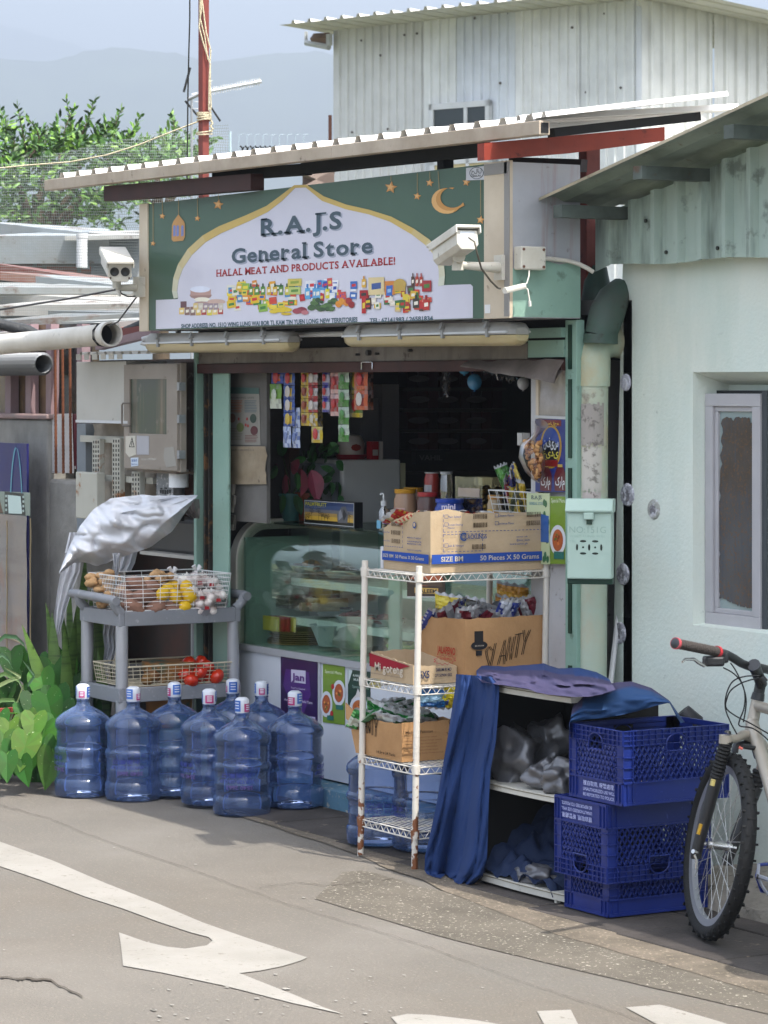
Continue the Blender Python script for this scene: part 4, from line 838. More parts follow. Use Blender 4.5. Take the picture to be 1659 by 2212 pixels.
mb = MB('5f635d'); mb.add([PY(1195, 465, -.1), PY(1220, 455, -.1), PY(1300, 458, .05), PY(1312, 470, .05), PY(1240, 470, -.02)], [(0, 1, 2, 3, 4)]); mb.add([PY(1195, 465, -.1)+UP*.004, PY(1220, 455, -.1)+UP*.004, PY(1300, 458, .05)+UP*.004], [(0, 1, 2)]); P(mb, 'loose_flashing', TIN, hm)
# ---- rubble ledge, plants in it
mb = MB(); NX = 46; vv = []; us_ = [2.75+3.2*i/NX for i in range(NX+1)]
prof = [(-.14, 0), (-.12, .05), (-.06, .09), (.0, .12), (.08, .13), (.22, .13)]
for x in us_:
    for q, z_ in prof:
        nn_ = noise.noise(Vector((x*6, q*9, z_*9)))+.5*noise.noise(Vector((x*17, q*20, 3))); k = (x > 2.8); vv.append((x, q+nn_*.03, z_*(1+nn_*.3) if z_ else 0))
n_ = len(prof); mb.add(vv, [(i*n_+j, (i+1)*n_+j, (i+1)*n_+j+1, i*n_+j+1) for i in range(NX) for j in range(n_-1)]+[tuple(reversed(range(n_)))])
S(mb, 'rubble_ledge', mat('old_concrete'), sm=40, org=(0, 0, 0))
mb = MB()
for k in range(26):
    c = random.choice([(1508, 1835), (1512, 1868), (1650, 2010), (1535, 1800), (1585, 1840)]); p = PY(c[0]+rnd(-12, 12), c[1]+rnd(-12, 10), -.12); leaf(mb, p, Vector((rnd(-1, 1), -.5, rnd(0, 1))), .03, .02, random.choice(['3c6a20', '4c7a2a', '6a9030']))
ONE(mb, 'weeds', VEG, 'small green weeds growing in the rubble below the mint wall', 'weeds', 'weeds')
# ---- drain pipe, cowl, mailbox
dp = T('drain_pipe', 'fat drain pipe with flaking mint and cream paint between shop and mint house', 'pipe', tuple(PZ(1277, 1870)))
PM_ = mat('flaky_pipe', 'a7bfb0', rough=.55, var=('b5aa92', 2.5, .9), dirt=('7c6f66', 9, .8, .4), streak=('c09a66', .6, 3, 2))
a = PD(1279, 1480, 533); a.z = 0; b = PD(1284, 770, 533)
mb = MB(); mb.tube([a, PD(1280, 1400, 533), PD(1283, 832, 533)], .0585, 24); P(mb, 'pipe', PM_, dp, sm=50)
mb = MB(); q0 = PD(1284, 834, 533); q1 = PD(1285, 775, 533); mb.tube([q0, q1, q1+UP*.035+F3*.01, q1+UP*.065+F3*.05+Rv*.035, q1+UP*.07+F3*.09+Rv*.09, q1+UP*.05+F3*.13+Rv*.17], [.064, .064, .065, .066, .064, .06], 24); P(mb, 'elbow', mat('flaky_elbow', 'a9b9a6', rough=.5, var=('b88f52', 3, .9), dirt=('7c6f66', 9, .5, .38)), dp, sm=60)
mb = MB(); c = q1+UP*.045+F3*.09+Rv*.08; mb.tube([PD(1276, 1290, 538)-F3*.06+Rv*x_*.001 for x_ in (0, 1)], .001, 4)
for k in range(3):
    zz = 1.4655+.006*k; mb.tube([PD(1281, 1085, 533)+Vector((.061*math.cos(t*.7), .061*math.sin(t*.7), .01*math.sin(t*1.3+k))) for t in range(10)], .003, 5)
P(mb, 'wire_tie', mat('rusty_wire', '5c2e1a', rough=.9), dp)
mb = MB('b4a9a6'); fpp = lambda u, v, d=0: PD(u, v, 533)-F3*(.061*math.sqrt(max(0, 1-((u-1281)/32)**2))+.0015)
for (poly, c) in (([(1254, 878), (1275, 872), (1300, 880), (1303, 900), (1290, 930), (1285, 960), (1256, 962)], '9b948e'), ([(1256, 965), (1296, 965), (1298, 1020), (1290, 1060), (1256, 1058)], 'b9b3aa'), ([(1258, 1075), (1290, 1062), (1296, 1090), (1285, 1120), (1257, 1125)], 'b3a9a4')):
    u0 = min(q[0] for q in poly); u1 = max(q[0] for q in poly)
    for i in range(10):
        a_ = u0+(u1-u0)*i/10; b_ = u0+(u1-u0)*(i+1)/10; v0 = min(q[1] for q in poly)+3*noise.noise(Vector((i*.8, poly[0][1], 0)))*3; v1 = max(q[1] for q in poly)+9*noise.noise(Vector((i*.9, poly[0][1], 5)))
        mb.quad(fpp(a_, v1), fpp(b_, v1), fpp(b_, v0), fpp(a_, v0), c)
P(mb, 'torn_sticker', mat('torn_paper', attr=True, rough=.9, dirt=('5a544e', 30, .7, .45)), dp)
cw = T('duct_cowl', 'dark green metal duct cowl hanging in the gap above the pipe', 'duct', tuple(PD(1300, 700, 520)))
DG = mat('cowl_green', '3a554a', rough=.6, var=('4e4c48', 5, .7), dirt=('2a2420', 14, .7, .4))
mb = MB(); mb.tube([PD(1296, 575, 522), PD(1290, 610, 522), PD(1287, 660, 522), PD(1290, 700, 522), PD(1300, 735, 522)], [.03, .055, .066, .06, .045], 16); P(mb, 'rear_shell', DG, cw, sm=60)
mb = MB(); mb.tube([PD(1342, 620, 530), PD(1325, 645, 532), PD(1310, 680, 534), PD(1301, 712, 535), PD(1298, 724, 535)], [.045, .066, .074, .068, .066], 14); mb.tube([PD(1298, 722, 535), PD(1297, 742, 535)], [.07, .072], 14); P(mb, 'front_shell', DG, cw, sm=60)
mx_ = T('mailbox', 'pale mint metal letter box marked NO: 151G hanging on the drain pipe', 'mailbox', tuple(PD(1275, 1172, 545)))
MR = vdir(90+12); MF = vdir(12); MO = PD(1275, 1250, 548)
mf = lambda x, z_, d=0: MO+MR*x+UP*z_-MF*d
def mbox(mb, x0, x1, d0, d1, z0, z1, col=None):
    v = [mf(x, z_, d) for z_ in (z0, z1) for d in (d1, d0) for x in (x0, x1)]; mb.add(v, [(0, 2, 3, 1), (4, 5, 7, 6), (0, 1, 5, 4), (2, 6, 7, 3), (0, 4, 6, 2), (1, 3, 7, 5)], col)
MBM = mat('mailbox_mint', 'a6bcb1', rough=.45, var=('96ada1', 4, .4), dirt=('4c6b5c', 20, .5, .35))
mb = MB(); mbox(mb, -.088, .088, -.05, .03, .0, .265); P(mb, 'body', MBM, mx_, bev=.006)
mb = MB(); v = [mf(x, z_, d) for x in (-.094, .094) for z_, d in ((.262, .042), (.27, .046), (.315, .02), (.315, -.05), (.262, -.05))]
mb.add(v, [(0, 1, 2, 3, 4), (9, 8, 7, 6, 5), (0, 5, 6, 1), (1, 6, 7, 2), (2, 7, 8, 3), (3, 8, 9, 4), (4, 9, 5, 0)]); P(mb, 'lid', MBM, mx_, bev=.003)
mb = MB(); mbox(mb, -.09, .09, -.05, .012, -.022, .002); P(mb, 'base', mat('dark_green'), mx_, bev=.004)
mb = MB(); mbox(mb, -.02, .02, .032, .05, .235, .262); P(mb, 'hasp', MBM, mx_, bev=.003)
mb = MB('0e3325'); mbox(mb, -.01, .012, .031, .036, .215, .236); P(mb, 'lock_tab', PRG, mx_)
mb = MB('1c2a24')
for cx_ in (-.024, .024):
    for i, j, a_, b_ in ((0, .024, .013, .0045), (0, -.024, .013, .0045), (.024, 0, .0045, .013), (-.024, 0, .0045, .013), (0, 0, .004, .004)): mb.disc(cx_+i, .125+j, a_, mf, .0312, ry=b_, n=12)
mb.text('NO:151G', mf, -.078, .066, .182, .026, .0312, '8fa89c', -.008); mb.text('WING LUNG WAI', mf, -.078, .06, .165, .009, .0312, '9ab5a8'); mb.text('TEL', mf, -.078, -.05, .145, .008, .0312, '9ab5a8')
P(mb, 'vent_and_number', PRT, mx_)
mb = MB(); mb.tube([PD(1340, 1290, 528), PD(1316, 1500, 533), PD(1305, 1600, 536)], .012, 8); ONE(mb, 'white_batten', WHT, 'thin white batten leaning in the gap left of the mint wall', 'batten')
mb = MB(); mb.box(1.99, 2.6, 1.3, 1.36, 0, 2.2); ONE(mb, 'alley_shade_panel', DW, 'dark panel put in for the shade of the gap behind the drain pipe', 'board')  # added dark panel stands in for the shaded depth of the gap
# ================================================================ left-hand neighbour
nb = T('neighbour_wall', 'rough grey concrete wall with pink-framed windows at the left edge', 'wall', (-3, .1, 0))
CON = mat('grey_concrete', '8f8d88', rough=.9, var=('6a6762', 2.2, .8), streak=('a5a29b', .5, 3, 1), dirt=('45423e', 8, .5, .36), bump=(25, .5))
f0 = pxf(0)
def pbox(mb, u0, v0, u1, v1, y, t, col=None, d=0):        # a box whose front face (on depth y) covers the pixel rectangle at its centre
    a = PY(u0, (v0+v1)/2, y); b = PY(u1, (v0+v1)/2, y); c = PY((u0+u1)/2, v0, y); e = PY((u0+u1)/2, v1, y)
    return mb.box(a.x, b.x, y-d, y+t, e.z, c.z, col)
mb = MB(); a = PY(104, 1000, 0).x; b = PY(166, 1300, 0).x
z1 = PY(50, 905, 0).z; z2 = PY(130, 1036, 0).z
mb.box(-6, a, 0, .3, 0, z1); mb.box(a, b, 0, .3, 0, z2); P(mb, 'wall', CON, nb, bev=.02)
mb = MB(); mb.box(-6, a+.02, -.02, .3, z1, z1+.03); P(mb, 'ledge', mat('pink_ledge', '9a7f7c', rough=.8, var=('77706c', 5, .8)), nb, bev=.01)
mb = MB()
for u0, u1, v1 in ((11, 23, 900), (55, 66, 900), (99, 110, 905), (166, 177, 790)): pbox(mb, u0, 700, u1, v1, .06, .05)
mb.box(-6, PY(176, 790, .06).x, .06, .11, 2.22, 2.27); P(mb, 'window_frame', mat('pink_frame', '8f797c', rough=.6, var=('755f62', 5, .6), dirt=('5c3a30', 20, .6, .37)), nb)
mb = MB(); mb.box(-6, PY(108, 800, .12).x, .12, .14, z1, 2.3); P(mb, 'pane', mat('brown_pane', '5c4a3c', rough=.2, spec=.6, var=('8a7250', 3, .8), dirt=('b09a78', 5, .4, .4)), nb)
mb = MB(); mb.box(PY(108, 800, .16).x, PY(200, 800, .16).x, .16, .2, 1.2, 2.3); P(mb, 'dark_pane', mat('dark_pane', '2f3436', rough=.2, spec=.6, var=('5a4a34', 4, .8)), nb)
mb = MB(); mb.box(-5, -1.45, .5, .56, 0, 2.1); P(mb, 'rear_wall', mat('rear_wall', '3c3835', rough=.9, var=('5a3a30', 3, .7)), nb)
for u in (119, 135, 151):
    mb = MB(); p0 = PY(u+2, 1023, -.02); p1 = PY(u, 750, -.02); m = 60; mb.tube([p0.lerp(p1, i/m) for i in range(m+1)], [.0075+(.0012 if i % 2 else 0) for i in range(m+1)], 8)
    ONE(mb, 'rebar', mat('rust', '6e4029', rough=.9, var=('4a2a1a', 30, .7)), {119: 'rusty upright bar, leftmost of the three in front of the marble papers', 135: 'rusty upright bar in the middle of the three', 151: 'rusty upright bar nearest the electric cabinet'}[u], 'rebar', 'rusty upright bars', sm=60)
mb = MB('c6c3c2'); flatpoly(mb, [(92, 899), (158, 892), (162, 1022), (109, 1021)], pxf(.03), .006); n_ = len(mb.v); mb.box(PY(112, 1000, .03).x, PY(160, 1000, .03).x, .032, .04, 1.5, 1.75)
ONE(mb, 'marble_board', mat('marble', attr=True, rough=.4, var=('a9a4a0', 5, .8), dirt=('5f7fa8', 9, .4, .36)), 'white marbled boards standing behind the rusty bars', 'board')
mb = MB(); mb.box(PY(157, 900, .034).x, PY(163, 900, .034).x, .03, .05, 1.5, 1.8, rot=rotm('Y', 4)); ONE(mb, 'maroon_board', mat('maroon', '5a1f2a', rough=.6), 'narrow maroon board edge beside the marbled boards', 'board')
# posters / sheet leaning at far left
ps = T('display_board', 'tall framed purple display board under cloudy plastic at the left edge', 'board', tuple(PZ(30, 1640)))
dy = -.16; pf = pxf(dy); mb = MB('1f1b48'); a, b = PY(-30, 1200, dy).x, PY(58, 1200, dy).x; zt, zb = PY(50, 958, dy).z, .12
mb.box(a, b, dy, dy+.012, zb, zt); P(mb, 'panel', mat('purple_print', '2a2558', rough=.35, var=('1a2462', 3, .8)), ps)
mb = MB('5aa8b8'); arc = [(36+12*(i/8-1), 1064-98*(1-(i/8-1)**2)**.8) for i in range(17)]
for (p, q) in zip(arc, arc[1:]): mb.quad(pf(p[0]-1.2, p[1], .003), pf(q[0]-1.2, q[1], .003), pf(q[0]+1.2, q[1]+2.5, .003), pf(p[0]+1.2, p[1]+2.5, .003), '4a8aa0')
mb.quad(pf(-30, 1112, .002), pf(66, 1114, .002), pf(66, 1064, .002), pf(-30, 1060, .002), '7d8a80'); mb.quad(pf(11, 1111, .003), pf(56, 1113, .003), pf(52, 1066, .003), pf(11, 1062, .003), '1c2224')
mb.quad(pf(20, 1109, .004), pf(49, 1110, .004), pf(46, 1072, .004), pf(18, 1069, .004), 'b9cdc8'); mb.quad(pf(-30, 1108, .003), pf(8, 1109, .003), pf(0, 1078, .003), pf(-30, 1070, .003), '5a4030')
for i in range(4): mb.quad(pf(13, 1074+i*10, .0045), pf(17, 1074+i*10, .0045), pf(17, 1069+i*10, .0045), pf(13, 1069+i*10, .0045), '9fb0aa'); mb.quad(pf(50, 1076+i*10, .0045), pf(54, 1076+i*10, .0045), pf(54, 1071+i*10, .0045), pf(50, 1071+i*10, .0045), '9fb0aa')
P(mb, 'film_strip_print', PRG, ps)
mb = MB(); vv = []; 
for j in range(25):
    for i in range(7): x = a-.02+(b-a+.045)*i/6; z_ = zb+(PY(30, 1112, dy).z-zb)*j/24; vv.append((x, dy-.012-.01*noise.noise(Vector((x*5, z_*4, 1))), z_))
mb.add(vv, [(j*7+i, j*7+i+1, (j+1)*7+i+1, (j+1)*7+i) for j in range(24) for i in range(6)])
P(mb, 'plastic_cover', mat('cover_plastic', '857a72', rough=.25, spec=.7, var=('6a7078', 1.6, .8), dirt=('8a5a44', 2.2, .4, .42), streak=('5a5048', .5, 1, 5)), ps, sm=60)
mb = MB('8a7a5c')
for u, v0, v1 in ((15, 1125, 1500), (66, 1120, 1580)): mb.tube([PY(u, v, dy-.025)+Vector((.004*math.sin(v*.05), 0, 0)) for v in range(v0, v1, 30)], .004, 4)
mb.tube([PY(-10, 1375, dy-.03), PY(20, 1378, dy-.03), PY(48, 1390, dy-.03)], .005, 5); P(mb, 'tape', PLA, ps)
# pvc pipe and flexible duct overhead
pv = T('waste_pipe', 'fat dirty-white open-ended pipe running in from the left edge', 'pipe', tuple(PY(120, 735, -.32)))
mb = MB(); a = PY(-120, 756, -.32); b = PY(232, 722, -.32); mb.tube([a, b], .055, 28, cap=False); P(mb, 'pipe', PVC, pv, sm=50)
mb = MB(); mb.tube([b-(b-a).normalized()*.06, b], .058, 28, cap=False); dd = (b-a).normalized(); mb.tube([b-dd*.01, b+dd*.045], .064, 28, cap=False); mb.tube([b+dd*.045, b-dd*.05], .055, 28, cap=False); mb.tube([b+dd*.045, b+dd*.0451], [.064, .055], 28, cap=False); P(mb, 'socket', mat('pvc_clean', 'cfcac0', rough=.4, var=('b3aca0', 6, .5)), pv, sm=50)
mb = MB(); mb.tube([b-dd*.06, b-dd*.059], .0562, 28); P(mb, 'inside', DRK, pv)
mb = MB()
for k in (.05, .035): mb.tube([b-dd*k+Vector((0, .062*math.cos(t*.7), .062*math.sin(t*.7))) for t in range(10)], .003, 5)
P(mb, 'black_tie', BLK, pv)
mb = MB(); a = PY(-120, 790, -.1); b = PY(94, 786, -.1); m = 110; mb.tube([a.lerp(b, i/m) for i in range(m+1)], [.064 if i % 2 else .050 for i in range(m+1)], 18, cap=False); ONE(mb, 'flexible_duct', mat('duct_grey', '6c6e70', rough=.45, metal=.4), 'silver ribbed flexible duct under the fat white pipe', 'duct')
mb = MB(); beam(mb, PY(215, 748, -.1), PY(335, 718, -.1), .05, .04); ONE(mb, 'pink_beam', mat('pink_frame'), 'short pink steel beam end just right of the open pipe', 'beam')
mb = MB(); beam(mb, PY(238, 725, .0), PY(330, 712, .0), .05, .05); ONE(mb, 'brown_beam', RED, 'short dark red beam above the pink one, below the left camera', 'beam')
# electric cabinet group
ec = T('electric_cabinet', 'beige electric meter cabinet with a glass door beside the shop', 'cabinet', tuple(PY(330, 1018, -.12)))
yc = -.12; MET = mat('beige_metal', '8f857a', rough=.5, var=('7c7268', 4, .6), dirt=('4a3c30', 14, .6, .37)); mb = MB()
X = lambda u, v=900: PY(u, v, yc).x
za, zb = PY(330, 785, yc).z, PY(330, 1017, yc).z
mb.box(X(272), X(390), yc, yc+.035, zb, za); P(mb, 'box', MET, ec, bev=.004)
mb = MB(); z3, z4 = PY(325, 819, yc).z, PY(325, 937, yc).z; x3, x4 = X(285), X(365)
for q in ((X(273), X(388), z3, za-.006), (X(273), X(388), zb+.008, z4), (X(273), x3, z4, z3), (x4, X(388), z4, z3)): mb.box(q[0], q[1], yc-.014, yc-.001, q[2], q[3])
dr = P(mb, 'door', MET, ec)
mb = MB(); mb.box(x3, x4, yc-.006, yc-.002, z4, z3); P(mb, 'pane', mat('dusty_glass', '45473f', rough=.25, spec=.6, var=('3a4a2c', 3, .7), streak=('7d6a58', .8, 14, .8), dirt=('8d8478', 10, .5, .4)), dr)
hx = X(268); mb = MB('6f675e'); h0 = PY(281, 871, yc-.02); h1 = PY(281, 920, yc-.02); mb.tube([h0, h0+Vector((-.04, -.02, 0)), h0+Vector((-.055, -.02, -.01)), h1+Vector((-.055, -.02, .01)), h1+Vector((-.04, -.02, 0)), h1], .005, 6); P(mb, 'handle', PLA, dr, sm=50)
mb = MB(); pc = pxf(yc-.014); mb.prism([(272, 942), (293, 941), (294, 982), (280, 988), (272, 978)], pc, .002, 'c2bdb0'); mb.prism([(296, 941), (322, 942), (322, 982), (296, 982)], pc, .002, 'a9a8ac')
for i in range(3): pass
mb.prism([(286, 944), (291.5, 966), (279.5, 966)], pc, .0026, '1d1d1d'); mb.prism([(286, 949), (290, 964.5), (281.5, 964.5)], pc, .003, 'c2bdb0'); mb.prism([(285.5, 953), (287, 953), (286.5, 963), (285, 963)], pc, .0034, '1d1d1d')
mb.prism([(283, 989), (299, 988), (299, 1006), (284, 1008)], pc, .002, 'c2ccd8'); mb.prism([(356, 967), (376, 965), (381, 1006), (360, 1010), (354, 990)], pc, .002, '9a968e')
pcf = lambda x, y, d=0: PY(x, -y, yc-.014)+Vector((0, -d, 0))
mb.text('\u96fb\u7dda\u623f', pcf, 285, 297, -997, 5.5, .0026, '3a5f9a', 0, cap=.9); mb.text('Cable Room', pcf, 284.5, 298, -1004, 3, .0026, '3a5f9a', .01)
mb.text('10428/105 \u5b57266', pcf, 305, 335, -994, 4, .001, 'cfcac0', -.005); mb.text('424#2', pcf, 322, 338, -993, 4, .001, 'cfcac0', -.005)
P(mb, 'stickers', PRC, ec)
mb = MB()
for v in (835, 905, 982): pbox(mb, 388, v-9, 393, v+9, yc, .02, d=.015)
P(mb, 'hinge', GALV, ec)
mb = MB('7a6a5c'); pbox(mb, 308, 1018, 381, 1022, -.1, .1); P(mb, 'base_lip', PLA, ec)
wb = T('switch_box', 'plain white metal box left of the meter cabinet', 'box', tuple(PY(220, 915, -.13)))
mb = MB(); mb.box(PY(165, 850, -.13).x, PY(272, 850, -.13).x, -.13, .1, PY(220, 909, -.13).z, PY(220, 781, -.13).z); P(mb, 'box', mat('switch_white', 'b6b3ab', rough=.5, var=('a19d93', 3, .5), dirt=('5c4636', 12, .7, .335)), wb, bev=.003)
mb = MB(); mb.box(PY(165, 850, -.13).x, PY(277, 850, -.13).x, -.135, -.131, PY(220, 914, -.13).z, PY(220, 908, -.13).z); P(mb, 'lip', WHT, wb)
mb = MB('c9c7c0'); aw = lambda x, y, d=0: Vector((PY(161, 770, -.2).x+x, -.2+y, 2.115+.03*y+d+.0*x)); corr(mb, aw, PY(432, 770, -.2).x-PY(161, 770, -.2).x, .5, .1, .016, .4); 
q0 = PY(161, 776, -.2); q1 = PY(300, 773, -.2)
for i in range(6): x = q0.x+.03+.1*i; mb.box(x, x+.055, -.205, -.2, 2.09, 2.12)
ONE(mb, 'tin_awning', TIN, 'narrow crimped white tin awning over the meter cabinets', 'awning')
mb = MB(); pbox(mb, 391, 782, 432, 1025, .02, .08); ONE(mb, 'brown_board', mat('stained_board', '5c4c44', rough=.8, var=('3a2e2a', 4, .8), dirt=('a39a90', 7, .8, .42)), 'stained brown board between meter cabinet and shop frame', 'board')
# slotted rack
rk = T('slotted_rack', 'rusty white slotted channel rack below the meter cabinets', 'rack', tuple(PY(240, 1080, -.04)))
RWM = mat('rusty_white', 'b2b0a4', rough=.55, var=('a09c8e', 5, .5), dirt=('8a5524', 9, .95, .42))
mb = MB(); pbox(mb, 173, 942, 272, 956, -.04, .03); pbox(mb, 215, 1029, 330, 1042, -.04, .03); P(mb, 'crossbar', RWM, rk)
for u0, u1, v0, v1 in ((199, 215, 948, 1100), (242, 259, 946, 1100), (284, 302, 1019, 1100)):
    mb = MB(); pbox(mb, u0, v0, u1, v1, -.075, .03); c = P(mb, 'channel', RWM, rk, bev=.003); mb = MB('2a2622')
    for cx in (u0+3, (u0+u1)/2, u1-3):
        for i in range(int((v1-v0)/10)): pbox(mb, cx-1, v0+4+i*10, cx+1, v0+10+i*10, -.077, .001)
    P(mb, 'slots', PLA, c)
mb = MB(); pbox(mb, 166, 915, 185, 1190, -.02, .06); P(mb, 'upright', mat('grey_upright', '7f868c', rough=.5, metal=.3, var=('656b70', 4, .6)), rk)
mb = MB(); pbox(mb, 163, 1020, 209, 1121, -.15, .05); ONE(mb, 'rusty_box', RWM, 'rusty white flat metal box low on the concrete wall, left of the rack', 'box', bev=.006)
mb = MB(); vv = []
for j in range(13):
    for i in range(15): u = 186+150*i/14; v = 915+190*j/12; vv.append(pxf(.03)(u, v, .02*noise.noise(Vector((u*.05, v*.04, 0)))))
mb.add(vv, [(j*15+i, (j+1)*15+i, (j+1)*15+i+1, j*15+i+1) for j in range(12) for i in range(14)]); ONE(mb, 'hanging_cloth', mat('beige_cloth', 'a39a8c', rough=.9, var=('6f6254', 4, .8)), 'soft beige cloth hanging behind the slotted rack', 'cloth', sm=70)
cb = T('conduit_box', 'speckled grey switch panel under the meter cabinet, vent slots at its foot', 'panel', tuple(PY(356, 1072, -.05)))
mb = MB(); pbox(mb, 338, 1022, 374, 1085, -.05, .05); P(mb, 'panel', mat('speckled', '77797a', rough=.6, dirt=('b5b2b0', 40, .9, .46)), cb)
mb = MB('141414')
for i in range(5): pbox(mb, 345+i*5, 1058, 348+i*5, 1068-abs(i-2)*1.5, -.053, .002)
pbox(mb, 346, 1054, 350, 1057, -.053, .002); pbox(mb, 355, 1053, 360, 1056, -.053, .002); P(mb, 'vent_slots', PLA, cb)
mb = MB(); p = PY(386, 1040, -.02); mb.tube([p+UP*.06, p-UP*.03], .05, 16); mb.tube([p-UP*.03, p-UP*.2], .03, 12, col='1a1a1a'); ONE(mb, 'short_duct', mat('duct_mixed', attr=True, rough=.5, var=('8a8680', 5, .4)), 'short white pipe stub under the right edge of the meter cabinet', 'pipe', sm=50)
mb = MB(); pbox(mb, 372, 1022, 431, 1180, .3, .03); ONE(mb, 'graffiti_board', mat('rust_board', '4a2c20', rough=.8, var=('2a1c18', 5, .7), dirt=('a08a7c', 9, .7, .4)), 'dark rusty board with pale scrawls beside the shop frame', 'board')
# store of boxes under the tarp
mb = MB(); pbox(mb, 305, 1120, 431, 1195, .12, .3, '2a2a2b'); ONE(mb, 'dark_box', mat('dark_plastic', '2a2a2c', rough=.4, var=('3c3a38', 3, .6)), 'dark plastic tub beneath the silver tarp', 'tub', bev=.02)
mb = MB(); pbox(mb, 302, 1197, 432, 1204, .05, .25, 'a8a49c'); ONE(mb, 'low_shelf', PLA, 'pale shelf edge under the dark tub beneath the tarp', 'shelf')
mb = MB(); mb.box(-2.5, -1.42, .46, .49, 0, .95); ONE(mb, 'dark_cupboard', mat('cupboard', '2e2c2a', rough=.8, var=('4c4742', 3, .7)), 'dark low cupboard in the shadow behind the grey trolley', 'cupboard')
mb = MB(); p = PD(365, 1500, 439); p.z = 0; mb.lathe([(.09, .0), (.125, .55), (.135, .56), (.135, .6), (.12, .6)], p, 20); ONE(mb, 'peeling_bin', mat('peeling', 'a06a34', rough=.7, var=('8a5a2c', 4, .5), dirt=('1f5a4c', 3.2, 1, .52)), 'tall bin with orange paint peeling off dark teal behind the trolley', 'bin', sm=50)
mb = MB(); p = PD(300, 1500, 434); p.z = 0; mb.lathe([(.10, 0), (.13, .55), (.12, .56)], p, 20); ONE(mb, 'grey_bin', mat('grey_bin', '5c5852', rough=.8, var=('413e3a', 4, .7)), 'tall grey stained bin left of the peeling orange one', 'bin', sm=50)
mb = MB(); p = PD(350, 1600, 440); p.z = 0; mb.box(p.x-.22, p.x+.2, p.y-.05, p.y+.2, 0, .28); ONE(mb, 'teal_tub', mat('pale_teal', '6f8a86', rough=.6, var=('8fa09a', 4, .7), dirt=('141816', 4, 1, .42)), 'pale teal tub with dark stains under the trolley', 'tub', bev=.01)
# silver tarp
def ridge_(p): return (1-min(1, abs(noise.noise(p))*2.2))**3
top = [(128, 1236), (150, 1180), (172, 1137), (200, 1102), (237, 1077), (300, 1069), (360, 1071), (428, 1069)]
bot = [(128, 1240), (160, 1216), (178, 1214), (210, 1223), (262, 1204), (325, 1182), (372, 1148), (418, 1082)]
def curve(pts, t):
    x = t*(len(pts)-1); i = min(int(x), len(pts)-2); f = x-i; f2 = f
    return (pts[i][0]*(1-f2)+pts[i+1][0]*f2, pts[i][1]*(1-f2)+pts[i+1][1]*f2)
mb = MB(); NI, NJ = 90, 34; vv = []
for j in range(NJ+1):
    t = j/NJ
    for i in range(NI+1):
        s = i/NI; a = curve(top, s); b = curve(bot, s); u = a[0]*(1-t)+b[0]*t; v = a[1]*(1-t)+b[1]*t
        q = noise.noise(Vector((u*.012+v*.012, (v-u*.5)*.03, 3)))*2.6-ridge_(Vector((u*.014+v*.012, (v-u*.55)*.03, 7)))*1.3
        vv.append(PD(u, v+noise.noise(Vector((u*.05, 0, t*2)))*2*(j in (0, NJ)), 438+4*math.sin(t*2.6+.3)+q*.55+.7*ridge_(Vector((math.atan2(v-1062, 440-u)*4, math.hypot(u-440, v-1062)*.006, 3)))))
mb.add(vv, [(j*(NI+1)+i, (j+1)*(NI+1)+i, (j+1)*(NI+1)+i+1, j*(NI+1)+i+1) for j in range(NJ) for i in range(NI)])
tarp = T('silver_tarp', 'crumpled silver tarpaulin tied over goods between wall and shop', 'tarpaulin', tuple(PD(280, 1200, 440)))
SIL = mat('silver_sheet', 'c6c7cc', rough=.42, metal=.1, var=('b4b6bb', 3, .6), bump=(24, .35), spec=.7); P(mb, 'sheet', SIL, tarp, sm=80)
mb = MB()
def strip(mb, pts, s0, fold=.45):        # pts: (u_left, u_right, v)
    n = 9; vv = []
    for k, (a, b, v) in enumerate(pts):
        for i in range(n+1): u = a+(b-a)*i/n; vv.append(PD(u, v, s0+fold*math.sin(i*1.9+k*.7)))
    mb.add(vv, [(k*(n+1)+i, (k+1)*(n+1)+i, (k+1)*(n+1)+i+1, k*(n+1)+i+1) for k in range(len(pts)-1) for i in range(n)])
strip(mb, [(150, 178, 1150), (140, 176, 1195), (131, 172, 1235), (124, 156, 1275), (118, 142, 1320), (118, 128, 1370)], 434)
strip(mb, [(228, 262, 1320), (222, 250, 1370), (226, 252, 1400), (222, 240, 1440), (226, 231, 1480)], 436); strip(mb, [(243, 262, 1195), (247, 258, 1225), (250, 252, 1265)], 446); strip(mb, [(255, 300, 1180), (245, 292, 1215), (240, 282, 1235)], 432)
P(mb, 'hanging_strip', SIL, tarp, sm=80)
mb = MB(); strip(mb, [(375, 430, 1078), (385, 432, 1095), (400, 432, 1110), (415, 431, 1120)], 436); P(mb, 'torn_corner', mat('old_silver', '6f6865', rough=.35, metal=.4, bump=(40, .5)), tarp, sm=80)
# ================================================================ trolley with baskets
TX0, TX1, TY0, TY1 = -1.55, -1.1, -.62, .04
tr = T('utility_trolley', 'grey two-tier utility trolley holding wire baskets of produce', 'trolley', ((TX0+TX1)/2, (TY0+TY1)/2, 0))
TG = mat('trolley_grey', '83858a', rough=.55, var=('75777b', 4, .5), dirt=('a8a9ab', 30, .5, .4), bump=(60, .15)); TL = mat('trolley_post', 'a3a4a8', rough=.4, metal=.3, var=('8d8f93', 5, .5))
def shelf_(z0, z1):
    mb = MB(); w_ = .03
    for q in ((TX0, TX1, TY0, TY0+w_), (TX0, TX1, TY1-w_, TY1), (TX0, TX0+w_, TY0+w_, TY1-w_), (TX1-w_, TX1, TY0+w_, TY1-w_)): mb.box(*q, z0, z1)
    mb.box(TX0+w_, TX1-w_, TY0+w_, TY1-w_, z0+.02, z0+.03); P(mb, 'shelf', TG, tr, bev=.004)
shelf_(.797, .868); shelf_(.43, .50)
